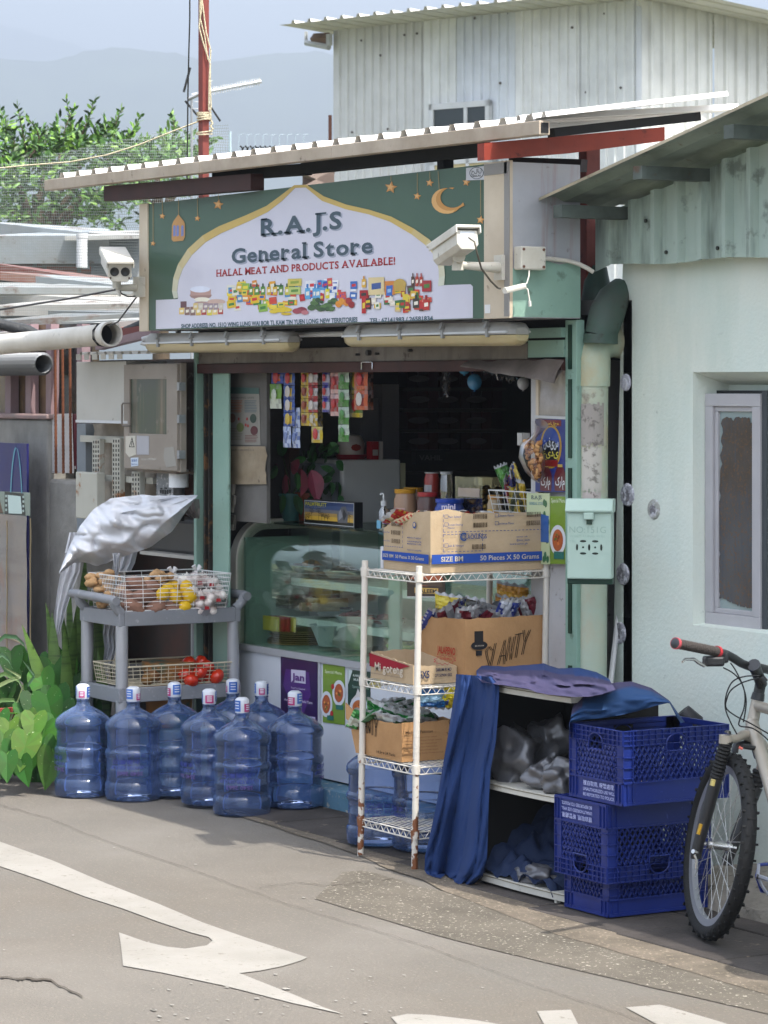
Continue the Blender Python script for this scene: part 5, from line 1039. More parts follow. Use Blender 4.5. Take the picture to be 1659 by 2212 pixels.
for x in (TX0+.028, TX1-.028):
    for y in (TY0+.028, TY1-.028):
        mb = MB(); mb.tube([(x, y, .5), (x, y, .8)], .03, 14); mb.tube([(x, y, .07), (x, y, .44)], .03, 14); P(mb, 'post', TL, tr, sm=50)
        mb = MB(); mb.lathe([(.0, -.03), (.045, -.03), (.045, .03), (0, .03)], (x, y, .045), 16, rot=rotm('Y', 90)); P(mb, 'caster', BLK, tr, sm=50)
for y, dy_ in ((TY0, -.02), (TY1, .03)):
    mb = MB(); mb.tube([(TX0-.05, y+dy_, .93), (TX0+.02, y+dy_, .932), (TX1-.03, y+dy_, .925), (TX1+.012, y+dy_, .92)], .022, 12)
    for x in (TX0+.03, TX1-.02): mb.tube([(x, y+dy_, .925), (x, y+dy_*.5, .89), (x, y+.02*(1 if y == TY0 else -1), .86)], .024, 10)
    P(mb, 'handle', TG, tr, sm=60)
def wire_basket(name, lb, x0, x1, y0, y1, z0, z1, fl_, nx, ny, nz, m, rimr=.003):
    t = T(name, lb, 'basket', ((x0+x1)/2, (y0+y1)/2, z0), 'wire baskets on the trolley')
    r = .0014; mb = MB(); c = lambda x, y, k: (x+(fl_ if x > (x0+x1)/2 else -fl_)*k*(abs(2*x-(x0+x1))/(x1-x0)), y+(fl_ if y > (y0+y1)/2 else -fl_)*k*(abs(2*y-(y0+y1))/(y1-y0)), z0+(z1-z0)*k)
    for i in range(nx+1):
        x = x0+(x1-x0)*i/nx; mb.tube([c(x, y0, 1), c(x, y0, .0), c(x, y1, 0), c(x, y1, 1)], r, 4)
    for i in range(ny+1):
        y = y0+(y1-y0)*i/ny; mb.tube([c(x0, y, 1), c(x0, y, 0), c(x1, y, 0), c(x1, y, 1)], r*1.2, 4)
    for k in range(1, nz): q = k/nz; mb.tube([c(x0, y0, q), c(x1, y0, q), c(x1, y1, q), c(x0, y1, q)], r*1.2, 4, closed=True)
    P(mb, 'mesh', m, t); mb = MB(); mb.tube([c(x0, y0, 1), c(x1, y0, 1), c(x1, y1, 1), c(x0, y1, 1)], rimr, 6, closed=True); mb.tube([c(x0, y0, 0), c(x1, y0, 0), c(x1, y1, 0), c(x0, y1, 0)], r*1.5, 6, closed=True); P(mb, 'rim', m, t); return t
WW = mat('white_wire', 'd9d9d6', rough=.35); YW = mat('aged_wire', 'bdb29a', rough=.5, dirt=('6b4a30', 30, .7, .4))
wire_basket('wire_basket', 'white wire basket of ginger, potatoes, lemons and garlic on top of the trolley', TX0+.07, TX1-.01, TY0+.045, TY1-.08, .87, 1.035, .02, 22, 6, 8, WW, .0035)
wire_basket('wire_basket', 'rusty cream wire basket of tomatoes on the lower tier', TX0+.09, TX1-.02, TY0+.05, TY1-.02, .505, .60, .012, 14, 16, 5, YW, .0045)
def px_y(u, v, x): p = PX(u, v, x); return p
def fruit(name, lb, cat, items, m, mk, group):
    for k, (u, v, x) in enumerate(items):
        p = PX(u, v, x); mb = mk(p, k); ONE(mb, name, m, lb, cat, group, sm=80)
LEM = mat('lemon', 'd9ad12', rough=.4, var=('e0bb20', 8, .5), bump=(140, .3)); TOM = mat('tomato', 'b8260f', rough=.2, var=('c8400f', 4, .6), spec=.6); POT = mat('sweet_potato', '8f6a58', rough=.7, var=('6f4e42', 8, .7), bump=(60, .4)); GIN = mat('ginger', 'b8946a', rough=.8, var=('97754f', 12, .7), bump=(60, .6)); GAR = mat('garlic', 'e8e2da', rough=.5, var=('cfc4c0', 9, .6))
def lem(p, k): return MB().ball(p, .037, 14, sq=(.92, 1.1, .92), rot=rotm('X', k*40), lump=.12, seed=k)
fruit('lemon', 'yellow lemon in the top wire basket', 'lemon', [(362, 1274, -1.2), (352, 1283, -1.14), (402, 1271, -1.2), (378, 1288, -1.14), (409, 1288, -1.13), (397, 1311, -1.13), (372, 1270, -1.25), (340, 1290, -1.2), (385, 1296, -1.2)], LEM, lem, 'lemons')
def pot(p, k): return MB().ball(p, .045, 14, sq=(1, 1.35+.2*(k % 2), .8), rot=rotm('X', (k*37) % 50-25), lump=.3, seed=k)
fruit('sweet_potato', 'brown sweet potato in the top wire basket', 'sweet potato', [(296, 1262, -1.2), (270, 1275, -1.28), (312, 1288, -1.16), (290, 1312, -1.14), (336, 1312, -1.14), (364, 1315, -1.15), (325, 1270, -1.2), (285, 1290, -1.22), (305, 1313, -1.22)], POT, pot, 'sweet potatoes')
def gin(p, k):
    m = MB(); random.seed(k+90)
    for i in range(7): m.ball(p+Vector((rnd(-.05, .05), rnd(-.05, .05), rnd(-.02, .03))), rnd(.016, .026), 9, sq=(rnd(1, 1.7), rnd(1, 1.6), .9), rot=rotm('Z', rnd(0, 180)), lump=.3, seed=i+k)
    return m
fruit('ginger_root', 'knobbly ginger root in the left part of the top basket', 'ginger', [(218, 1252, -1.4), (238, 1250, -1.35), (225, 1272, -1.38), (248, 1283, -1.3), (232, 1300, -1.35), (330, 1254, -1.25), (345, 1252, -1.28)], GIN, gin, 'ginger roots')
ZIP = glassy('clear_bag', 'f4f0f0', 1.0, .3, 0)
for k, (u, v, x, lb) in enumerate(((372, 1262, -1.3, 'net bag of garlic with a tied top beside the lemons'), (425, 1258, -1.25, 'bag of white garlic knotted high at the right end of the basket'), (450, 1262, -1.22, 'bag of garlic against the right rim of the basket'), (430, 1290, -1.15, 'bag of garlic with a red label right of the lemons'), (465, 1295, -1.13, 'bag of garlic in the front right corner of the basket'), (440, 1312, -1.13, 'bag of garlic lying lowest at the right of the lemons'))):
    p = PX(u, v, x); t = T('garlic_bag', lb, 'garlic bag', tuple(p), 'bags of garlic'); random.seed(k); mb = MB()
    for i in range(8): q = p+Vector((rnd(-.03, .03), rnd(-.045, .045), rnd(-.02, .03))); mb.ball(q, rnd(.024, .030), 10, sq=(1, 1, .85), lump=.25, seed=i); mb.tube([q+UP*.015, q+UP*.03], [.007, .003], 6)
    P(mb, 'bulbs', GAR, t, sm=70); mb = MB(); mb.ball(p, .062, 14, sq=(1, 1.15, .75), lump=.5, seed=k+3); P(mb, 'bag', ZIP, t, sm=70)
    if k in (0, 1): mb = MB(); q = p+UP*.035; mb.tube([q, q+UP*.02, q+Vector((0, .02, .045))], [.02, .005, .014], 7); mb.tube([q+UP*.02, q+Vector((0, -.018, .048))], [.005, .012], 7); P(mb, 'knot', mat('frosted', 'd5d2d2', rough=.3), t, sm=60)
    mb = MB('a81c24'); q = p+Vector((.04, -.01, .0)); mb.add([q+Vector((.012, -.012, -.008)), q+Vector((.018, .012, -.006)), q+Vector((.016, .01, .008)), q+Vector((.012, -.01, .009))], [(0, 1, 2, 3)]); P(mb, 'label', PRG, t)
def tom(p, k): return MB().ball(p, .039, 16, sq=(1, 1, .82), rot=rotm('X', k*25), lump=.14, seed=k)
fruit('tomato', 'red tomato in the lower wire basket', 'tomato', [(402, 1458, -1.16), (432, 1452, -1.14), (468, 1461, -1.12), (408, 1434, -1.25), (435, 1432, -1.25), (395, 1441, -1.3), (448, 1440, -1.2), (412, 1470, -1.12), (455, 1466, -1.2), (425, 1470, -1.2)], TOM, tom, 'tomatoes')
random.seed(11)
for u, x, lb in ((330, -1.2, 'red net of brown onions left of the tomatoes'), (372, -1.2, 'red net of brown onions touching the tomatoes')):
    p = PX(u, 1462, x); t = T('onion_net', lb, 'net of onions', tuple(p), 'nets of onions'); mb = MB()
    for i in range(6): mb.ball(p+Vector((rnd(-.06, .06), rnd(-.06, .06), rnd(-.02, .01))), .03, 10, sq=(1, 1, .9), lump=.2, seed=i)
    P(mb, 'onions', mat('onion', '6a3f22', rough=.5, var=('8f6a2c', 6, .8)), t, sm=70)
# ================================================================ plants at left
SNK = mat('snake_leaf', '46602c', rough=.4, streak=('22341c', .8, 4, 60), var=('5c7838', 6, .5))
sn = T('snake_plant', 'tall banded sword-leaved plant against the concrete wall', 'plant', tuple(PZ(165, 1640)))
mb = MB(); random.seed(3)
def blade(mb, pts, w0, s, tw=0):          # pts (u, v) from base to tip
    vv = []; n = len(pts)
    for i, (u, v) in enumerate(pts):
        t = i/(n-1); w_ = 1.35*w0*(1-t**2.2)*(.65+.5*math.sin(min(1, t*1.6)*1.6))/2; p = PD(u, v, s); side = (Rv*math.cos(tw+t*.5)+F3*math.sin(tw+t*.5))
        vv += [p-side*w_, p-F3*w_*.25, p+side*w_]
    mb.add(vv, [(3*i+k, 3*i+k+1, 3*i+k+4, 3*i+k+3) for i in range(n-1) for k in (0, 1)])
for (b, tip, w_, s) in (((170, 1620), (186, 1190), .075, 432), ((200, 1600), (215, 1245), .075, 436), ((150, 1600), (148, 1225), .04, 430), ((165, 1600), (165, 1310), .06, 434), ((185, 1600), (205, 1310), .06, 437), ((145, 1600), (130, 1300), .045, 431), ((130, 1580), (98, 1300), .06, 434), ((120, 1580), (112, 1320), .06, 436), ((145, 1580), (138, 1350), .06, 438), ((115, 1560), (47, 1348), .06, 438), ((135, 1560), (60, 1400), .05, 437), ((190, 1600), (196, 1260), .06, 430), ((210, 1590), (222, 1320), .06, 434), ((220, 1590), (210, 1400), .055, 438), ((160, 1600), (178, 1250), .06, 428), ((225, 1590), (236, 1350), .05, 433)):
    n = 9; k = rnd(-8, 8); blade(mb, [(b[0]+(tip[0]-b[0])*(i/n)**1.15+k*math.sin(i/n*3.1), b[1]+(tip[1]-b[1])*i/n) for i in range(n+1)], w_, s, rnd(-.6, .6))
P(mb, 'leaves', SNK, sn, sm=70)
mb = MB(); p = PD(172, 1600, 436); p.z = .07; mb.lathe([(.11, 0), (.15, .22), (.16, .22), (.16, .25), (.13, .25), (.12, .2), (0, .2)], p, 20); P(mb, 'pot', mat('dark_pot', '35332e', rough=.8, var=('4c4a42', 5, .6)), sn, sm=50)
cal = T('caladium', 'potted plant with heart-shaped leaves flecked white beside the water bottles', 'plant', tuple(PZ(95, 1655)))
CAL = mat('caladium_leaf', attr=True, rough=.6, dirt=('c8d4b0', 70, .9, .345), var=('20481a', 8, .3), spec=.2)
mb = MB(); st = MB(); p0 = PD(95, 1648, 436); p0.z = .075
def heart(mb, u, v, L_, s, ang, tilt, col):
    c = PD(u, v, s); a = math.sin(R(ang)); b = math.cos(R(ang))
    d = (Rv*a-UP*b); sd_ = (Rv*b+UP*a); nrm = -F3; k = R(tilt); d = d*math.cos(k)+nrm*math.sin(k)*.8; nn = sd_.cross(d).normalized()
    out = [(0, -.0), (.16, -.16), (.34, -.18), (.44, -.02), (.46, .2), (.38, .48), (.22, .76), (0, 1.05)]
    pts = [(-x, y) for x, y in reversed(out[1:-1])]; rim = out+pts; vs = [c+d*L_*.35]
    for x, y in rim: vs.append(c+sd_*x*L_*.95+d*y*L_+nn*(-abs(x)*.25*L_)*1+UP*(-.12*L_*y*y))
    mid = [c+d*y*L_+UP*(-.12*L_*y*y) for y in (.15, .4, .65)]; 
    vs += mid; n = len(rim); fs = [(0, i+1, (i+1) % n+1) for i in range(n)]
    base = lin(col); lite = tuple(min(1, q*1.5+.01) for q in base)
    for f_ in fs: mb.add([vs[k] for k in f_], [(0, 1, 2)], tuple(q*rnd(.86, 1.16) for q in base))
    for sgn in (-1, 1):
        for y in (.05, .3, .5): mb.add([c+d*y*L_+nn*.003, c+d*(y+.03)*L_+nn*.003, c+sd_*sgn*.34*L_+d*(y+.24)*L_-nn*.07*L_+UP*(-.05*L_)], [(0, 1, 2)], lite)
    return c
CG = ['1e4213', '264f17', '33601a', '183810', '35521a', '44601c', '1e4213']
for (u, v, L_, s, an, ti, ci) in ((112, 1430, .17, 436, 5, 10, 1), (135, 1405, .16, 432, -10, 10, 1), (88, 1455, .16, 438, 10, 20, 2), (120, 1490, .17, 440, 0, 15, 0), (150, 1460, .17, 434, -15, 15, 0), (160, 1510, .16, 438, 5, 20, 0), (100, 1500, .18, 444, 8, 20, 1), (70, 1500, .14, 440, 15, 25, 3), (55, 1545, .14, 446, 20, 30, 4), (75, 1545, .15, 448, 5, 30, 5), (60, 1590, .17, 452, -8, 20, 5), (20, 1560, .14, 448, 12, 30, 5), (8, 1585, .15, 450, 5, 20, 4), (30, 1605, .14, 452, 10, 20, 1), (-15, 1570, .15, 446, 0, 25, 4), (100, 1560, .15, 448, -10, 25, 2), (120, 1555, .15, 446, -25, 25, 1), (140, 1560, .15, 440, -20, 20, 0), (50, 1520, .12, 440, 15, 30, 1), (15, 1630, .13, 454, -5, 15, 1), (80, 1600, .14, 450, -20, 20, 1), (115, 1625, .16, 452, -5, 15, 4), (122, 1600, .13, 450, -20, 20, 1), (95, 1590, .12, 446, 0, 20, 3), (165, 1440, .13, 430, -25, 10, 1), (205, 1430, .13, 428, -20, 10, 0), (215, 1470, .12, 430, -10, 10, 3), (235, 1560, .13, 430, -5, 10, 3), (220, 1590, .13, 430, 5, 10, 3), (45, 1640, .12, 454, 12, 10, 1), (135, 1520, .15, 442, -5, 20, 0), (170, 1560, .14, 436, -5, 15, 0), (185, 1500, .13, 434, -15, 10, 3), (0, 1540, .12, 444, 0, 20, 1)):
    c = heart(mb, u, v, L_, s, an+rnd(-12, 12), ti+rnd(-10, 20), CG[ci]); q = p0+Vector((rnd(-.05, .05), rnd(-.05, .05), .15)); st.tube([q, q.lerp(c, .5)+UP*.05, c], [.005, .004, .003], 5, col='4c7a2c')
random.seed(77)
for i in range(62):
    u = rnd(5, 225); v = rnd(1400, 1640); k = 0 if v < 1520 else 1
    if u > 130 and v > 1560: continue
    c = heart(mb, u, v, rnd(.09, .15), 433 if k == 0 else 438, rnd(-35, 35), rnd(-5, 35), CG[random.choice((0, 0, 1, 3, 2, 6))])
P(mb, 'leaves', CAL, cal); P(st, 'stems', VEG, cal, sm=60)
mb = MB(); mb.lathe([(.07, 0), (.10, .1), (.105, .15), (.095, .15), (.085, .12), (0, .12)], p0, 20); P(mb, 'pot', mat('jute_pot', '7a7468', rough=.9, bump=(90, 1), var=('5c564c', 20, .7)), cal, sm=50)
al = T('spider_plant', 'thin arching leaves spilling from a red pot at the left edge', 'plant', tuple(PZ(-5, 1660)))
mb = MB()
for pts in ([(-20, 1400), (10, 1374), (35, 1376), (52, 1392), (58, 1410)], [(-20, 1425), (5, 1414), (18, 1425), (28, 1445)], [(-30, 1470), (10, 1455), (40, 1470), (58, 1500)], [(-20, 1490), (20, 1470), (45, 1462), (10, 1442)], [(-25, 1525), (5, 1512), (30, 1512), (40, 1530)], [(-30, 1560), (0, 1545), (30, 1540)], [(20, 1560), (40, 1510), (50, 1480), (62, 1530)], [(60, 1480), (75, 1460), (60, 1440), (48, 1425)]):
    n = len(pts); vv = []
    for i, (u, v) in enumerate(pts): w_ = .011*(1-(i/(n-1))**3*.8); p = PD(u, v, 440); vv += [p-UP*w_, p+F3*.003, p+UP*w_]
    mb.add(vv, [(3*i+k, 3*i+k+1, 3*i+k+4, 3*i+k+3) for i in range(n-1) for k in (0, 1)], random.choice(['4a6a4a', '5c7a44', '3c5c3c', '7a8a5a']))
P(mb, 'leaves', VEG, al, sm=80)
mb = MB(); p = PD(-22, 1530, 436); p.z = .08; mb.lathe([(.11, 0), (.145, .24), (.16, .24), (.165, .29), (.14, .29), (.13, .25), (0, .25)], p, 24); P(mb, 'pot', mat('red_pot', '94423a', rough=.6, var=('7a332e', 5, .5)), al, sm=50)
# ================================================================ display counter
CY = .12; cx0, cx1 = PY(505, 1300, CY).x, 1.47
dc = T('display_counter', 'long white refrigerated display counter with curved glass and food trays inside', 'display counter', ((cx0+cx1)/2, CY, .1))
WPAN = mat('counter_white', 'c6c9cf', rough=.35, var=('b4b7bd', 1.2, .5), dirt=('7d776f', 20, .3, .33))
mb = MB(); mb.box(cx0+.04, cx1, CY, .8, .1, .655); P(mb, 'base', WPAN, dc)
mb = MB('9a9a9c'); mb.box(cx0+.0, cx1, CY-.012, CY+.02, .645, .675); mb.box(PY(690, 1500, CY).x, PY(690, 1500, CY).x+.02, CY-.006, CY+.001, .1, .65, 'a6a8ac'); mb.box(cx0-.0, cx0+.05, CY-.004, CY+.3, .1, .66, '8f9296'); P(mb, 'trim', PLA, dc)
prof = [(CY, .665), (CY, 1.0)]+[(CY+.16-.16*math.cos(R(a)), 1.08+.195*math.sin(R(a))) for a in range(0, 91, 10)]+[(.8, 1.275)]
def band(mb, x0, x1, off, t, col=None, pr=prof):
    vv = []
    n = len(pr)
    for i, (y, z_) in enumerate(pr):
        a = Vector(pr[max(i-1, 0)]); b = Vector(pr[min(i+1, n-1)]); d = (b-a).normalized(); nn = Vector((-d.y, d.x))      # outward
        if nn.x > 0 and i < 3: nn = -nn
        o = Vector((y, z_))+nn*off; q = Vector((y, z_))+nn*(off-t)
        for x in (x0, x1): vv += [(x, o.x, o.y), (x, q.x, q.y)]
    fs = []
    for i in range(n-1):
        a, b = 4*i, 4*i+4; fs += [(a, a+2, b+2, b), (a+1, b+1, b+3, a+3), (a, b, b+1, a+1), (a+2, a+3, b+3, b+2)]
    fs += [(0, 1, 3, 2), (4*n-4, 4*n-2, 4*n-1, 4*n-3)]
    return mb.add(vv, fs, col)
mb = MB(); band(mb, cx0-.02, cx0+.045, .012, .05); band(mb, cx1-.05, cx1, .012, .05); P(mb, 'end_frame', mat('cream_trim', 'cfc9be', rough=.35, var=('a39b8e', 5, .4)), dc, sm=40)
mb = MB(); band(mb, cx0+.045, cx1-.05, .002, .005); P(mb, 'glass', glassy('case_glass', 'eef5f0', 1.0, .03, .12), dc, sm=40)
INR = mat('case_inner', '9ab5aa', rough=.5, var=('84a095', 3, .6)); mb = MB(); mb.box(cx0+.05, cx1-.05, .76, .79, .66, 1.26); mb.box(cx0+.05, cx0+.07, CY+.03, .76, .66, 1.2, '5c8474'); mb.box(cx0+.05, cx1-.05, CY+.02, .76, .66, .672); P(mb, 'inner_lining', INR, dc)
mb = MB(); mb.box(cx0+.05, cx1-.05, .32, .8, 1.262, 1.272); P(mb, 'top', mat('case_top', '2a2f2e', rough=.15, spec=.7), dc)
SHW = mat('shelf_white', 'd0dcd6', rough=.4); 
for zz, yy in ((.985, .34), (.80, .28)):
    mb = MB(); mb.box(cx0+.2, cx1-.06, yy, .75, zz, zz+.006, '8aa098'); mb.box(cx0+.2, cx1-.06, yy-.004, yy, zz-.02, zz+.018); P(mb, 'shelf', SHW, dc)
for u in (855, 1080): mb = MB(); x = PY(u, 1300, CY+.03).x; mb.box(x-.05, x+.05, CY+.02, CY+.035, .67, 1.2); P(mb, 'mint_band', mat('mint_band', '93aaa4', rough=.4), dc)  # flat upright mint bands set just behind the case glass
# posters on the counter
pp = pxf(CY-.002)
def poster(name, lb, grp, u0, v0, u1, v1, col, extra, y=None, sl=.13):
    f = pxf((CY if y is None else y)-.002); mb = MB(); k = (u1-u0)*sl
    mb.prism([(u0, v1), (u1, v1+k), (u1, v0+k*.85), (u0, v0)], f, .0015, col)
    extra(mb, f); return ONE(mb, name, PRG, lb, 'poster', grp)
def tx(mb, f, s, u0, u1, v, h, col, d=.0025, bold=.01, sl=.13, serif=False):
    g = lambda x, y, dd=0: f(x, -(y)+sl*(x-u0), dd); mb.text(s, g, u0, u1, -v, h, d, col, bold, serif)
def ex(mb, f):
    flatpoly(mb, [(618, 1445), (668, 1452), (672, 1500), (650, 1560), (630, 1520), (612, 1480)], f, .0018, '4a2670')
    mb.prism([(630, 1473), (661, 1477), (661, 1449), (630, 1446)], f, .003, 'c2bdd0'); tx(mb, f, 'Jan', 632, 659, 1468, 15, '5a2a78', .005, .03)
    tx(mb, f, 'Food You Deserve!', 630, 660, 1487, 4, 'c9bfd6', .0026, .01); tx(mb, f, 'Authentic & Delightful Taste', 615, 676, 1513, 5.5, 'c9bfd6', .0026, .01)
    for u in (608, 636, 652, 668): mb.quad(f(u, 1561, .003), f(u+14, 1563, .003), f(u+14, 1549, .003), f(u, 1547, .003), random.choice(['b8b0c8', '9a8cb0', 'cfc8d8']))
poster('poster', 'dark purple poster reading Jan on the counter front', 'food posters', 607, 1418, 686, 1562, '2c1548', ex)
def plate(mb, f, u, v, a, b, c='a8552c'):
    mb.disc(u, v, a, f, .0026, 'c9ccd2', ry=b, n=24); mb.disc(u, v, a*.68, f, .0032, c, ry=b*.72, n=20)
    for i in range(14): an = rnd(0, 6.28); q = rnd(0, .6); mb.disc(u+a*.62*q*math.cos(an), v+b*.68*q*math.sin(an), a*.14, f, .0036+i*.00005, random.choice(['c8703a', '7d3a1c', 'd8904a', '5c6a2a', '8a3420']), ry=b*.1, n=6)
def ex(mb, f):
    tx(mb, f, 'Special Menu', 703, 739, 1453, 7, 'dfe6c8', .0025, .0, .13); plate(mb, f, 733, 1497, 14, 28); plate(mb, f, 706, 1521, 13, 28)
    mb.disc(720, 1483, 3.4, f, .004, 'b02c28', ry=6, n=12); mb.disc(718, 1541, 3.4, f, .004, 'b02c28', ry=6, n=12); mb.quad(f(727, 1532, .004), f(743, 1534, .004), f(743, 1524, .004), f(727, 1522, .004), '2c6a5c'); mb.quad(f(708, 1555, .004), f(722, 1556, .004), f(722, 1546, .004), f(708, 1545, .004), '2c6a5c')
poster('poster', 'green menu poster with two plates of food, left of the black one', 'food posters', 698, 1434, 745, 1560, '6f8c2a', ex)
def ex(mb, f):
    mb.prism([(753, 1478), (762, 1448), (753, 1446)], f, .002, 'c2ccc8'); tx(mb, f, 'RAMADHAN', 764, 792, 1461, 5, 'cfd8d0', serif=True); tx(mb, f, 'MUBARAK', 765, 792, 1470, 5, 'cfd8d0', serif=True); tx(mb, f, 'Special Menu', 762, 798, 1485, 6, '8fa89c', .0025, 0)
    flatpoly(mb, [(756, 1530), (760, 1512), (770, 1500), (774, 1487), (780, 1500), (792, 1512), (797, 1530)], f, .0023, 'c9c4c0'); plate(mb, f, 776, 1528, 20, 22, 'b0602c')
poster('poster', 'dark green festive menu poster half hidden by the wire shelf post', 'food posters', 752, 1446, 800, 1568, '1c3a2c', ex)
def ex(mb, f): tx(mb, f, 'NEED', 802, 818, 1474, 8, '4a4a20', .0025, .02); 
poster('poster', 'pale yellow notice reading NEED behind the second wire shelf', 'food posters', 801, 1462, 822, 1484, 'b8a85c', ex)
def ex(mb, f): mb.disc(922, 1252, 36, f, .0025, 'b0522c', ry=14, n=24); mb.quad(f(886, 1262, .003), f(958, 1268, .003), f(955, 1254, .003), f(886, 1250, .003), '4a3626'); mb.quad(f(897, 1281, .0035), f(948, 1283, .0035), f(948, 1271, .0035), f(897, 1269, .0035), 'c8a04c'); tx(mb, f, 'HALEEM', 900, 945, 1280, 8, '241a10', .0045, .03, .02)
poster('poster', 'dish photo poster reading HALEEM on the counter glass', 'food posters', 880, 1220, 962, 1288, '2c1c14', ex, CY-.01, .0)
mb = MB('b9b9b9'); mb.prism([(880, 1288), (962, 1288), (962, 1290.5), (880, 1290.5)][::-1], pxf(CY-.012), .001); ONE(mb, 'tape_strip', PRT, 'thin white strip along the bottom of the dish photo poster', 'tape')
# food in the case
random.seed(31)
def dish(u, v, y, r, lb, cols, dome=1):
    p = PY(u, v, y); t = T('food_tray', lb, 'tray of food', tuple(p), 'trays of food in the counter'); mb = MB('a9b0b0'); mb.lathe([(0, 0), (r*.7, 0), (r, .035), (r*.97, .037), (r*.68, .006), (0, .006)], p, 20); P(mb, 'tray', mat('tray_plastic', attr=True, rough=.3), t, sm=50)
    mb = MB()
    for i in range(16): q = rnd(0, r*.75); a = rnd(0, 6.3); mb.ball(p+Vector((q*math.cos(a), q*math.sin(a), .02+.025*(1-q/r)*dome)), rnd(.015, .03), 8, random.choice(cols), sq=(1, 1, .6), lump=.5, seed=i)
    P(mb, 'food', mat('food', attr=True, rough=.5, var=('3a2414', 30, .5)), t, sm=70)
BR = ['b4682c', 'd08a3c', '8a5024', 'dca048', '6c5228']; GRN_ = ['7c9a44', '9aaa4c', 'b08a3c']; RD = ['8a3c40', 'a05050', '7a3a3c']
for a in ((668, 1236, .45, .10, 'open tray of fried snacks on the top shelf of the counter', BR), (600, 1238, .5, .09, 'dim round tray at the left end of the top counter shelf', ['3a2c20', '5c4a34']), (740, 1247, .5, .10, 'grey-lidded tray right of the fried snacks, top shelf', ['4a4038', '6a5a4c']),
          (590, 1310, .42, .08, 'yellowish curry tray at the left end of the middle shelf', BR+GRN_), (770, 1345, .42, .11, 'flat tray of purple-red onions on the middle shelf', RD), (830, 1352, .45, .11, 'flat tray of red meat behind the mint band', RD), (720, 1330, .5, .10, 'tray of wrapped pastries behind the rolls', ['8a7a6a', '5a4a44']), (960, 1400, .35, .12, 'dish of brown curry at the right of the counter', BR), (1040, 1395, .4, .12, 'dish of fried food at the right end of the counter', BR)): dish(*a)
mb = MB(); p = PY(625, 1306, .4); mb.box(p.x-.13, p.x+.14, p.y-.08, p.y+.08, p.z-.01, p.z+.05, 'b89a78'); ONE(mb, 'food_tub', glassy('tub', 'c9c0b4', .6, .2, .4, (.6, .5, .4)), 'clear plastic tub of orange food on the middle shelf', 'tub', bev=.01)
mb = MB()
for i, (u, v) in enumerate(((664, 1302), (690, 1303), (672, 1312), (650, 1311))):
    p = PY(u, v, .33); mb = MB('b9a27c'); mb.tube([p, p+Vector((.03, .14, 0))], .022, 12); mb.lathe([(.022, 0), (.012, .004), (.018, .002), (0, -.006)], p, 12, '8a6a48', rot=rotm('X', 90)); ONE(mb, 'wrap_roll', mat('tortilla', attr=True, rough=.8, var=('8f7048', 14, .7)), 'rolled flatbread wrap on the middle counter shelf', 'wrap', 'flatbread wraps', sm=60)
mb = MB(); p = PY(650, 1375, .4)
for i in range(7): mb.lathe([(0, 0), (.17-.004*i, .0), (.172-.004*i, .006), (0, .009)], p+Vector((rnd(-.01, .01), rnd(-.01, .01), -.03+.01*i)), 24, random.choice(['a8834a', 'b8935a', '8f6a38']))
ONE(mb, 'flatbread_stack', mat('bread', attr=True, rough=.6, var=('6a4a24', 9, .7)), 'stack of flatbreads in plastic on the counter floor', 'bread')
mb = MB(); p = PY(578, 1335, .2); 
for i in range(4): mb.box(p.x-.05+.02*i, p.x+.1+.02*i, p.y+.02*i, p.y+.012+.02*i, p.z-.06, p.z+.01, random.choice(['c8b838', 'c8a83c', 'b03028']))
ONE(mb, 'snack_packet', PRG, 'yellow and red spice packets on the counter floor at far left', 'packets')
mb = MB(); p = PY(715, 1395, .3); mb.lathe([(.06, 0), (.10, .10), (.11, .10), (.105, .104), (.058, .006), (0, .006)], p, 20); ONE(mb, 'plastic_bowl', mat('bowl_white', 'a9b4b4', rough=.4, dirt=('3a5a7c', 25, .5, .4)), 'white patterned plastic bowl on the counter floor', 'bowl', sm=50)
mb = MB(); p = PY(775, 1395, .32); mb.ball(p+UP*.02, .13, 18, sq=(1, 1, .55), lump=.6, seed=4); ONE(mb, 'plastic_bag', mat('pale_bag', '9fa09a', rough=.4, bump=(30, .8)), 'crumpled pale carrier bag on the counter floor beside the bowl', 'bag', sm=70)
mb = MB(); p = PY(885, 1415, .3); 
for i in range(30): mb.ball(p+Vector((rnd(-.12, .12), rnd(-.05, .05), rnd(-.02, .05))), .03, 8, random.choice(['4c7a2c', '6a9a3a', '86a84c']), sq=(1.3, 1, .5), lump=.6, seed=i)
ONE(mb, 'salad_leaves', mat('salad', attr=True, rough=.5), 'bright green salad leaves on the counter floor', 'lettuce', sm=70)
# ================================================================ on the counter and inside the shop
ZT = 1.276
pb = T('palm_box', 'flat box showing palm trees at sunset, standing on the counter', 'box', tuple(PY(713, 1138, .3)))
yb = PY(660, 1137, .3); x0, x1 = PY(657, 1110, .3).x, PY(766, 1110, .3).x; z0, z1 = ZT, ZT+.122
mb = MB('15181c'); mb.box(x0, x1, .3, .345, z0, z1); P(mb, 'carton', PRG, pb)
mb = MB(); g = FRONT(x0, z0, .299); W_ = x1-x0; H_2 = z1-z0
cols = ['141414', 'c8a03c', 'a8884c', '6a6a70', '3c4c70', '2c3c64', '26345c']; hs = [0, .2, .36, .5, .64, .8, .97, 1]
mb.flat([(.004, .004), (W_-.004, .004), (W_-.004, H_2-.004), (.004, H_2-.004)], g, .0004, 'b0b0b0')
for i in range(6): mb.flat([(.008, H_2*hs[i]+(.008 if i == 0 else 0)), (W_-.008, H_2*hs[i]+(.008 if i == 0 else 0)), (W_-.008, H_2*min(hs[i+1], .94)), (.008, H_2*min(hs[i+1], .94))], g, .0008, cols[i])
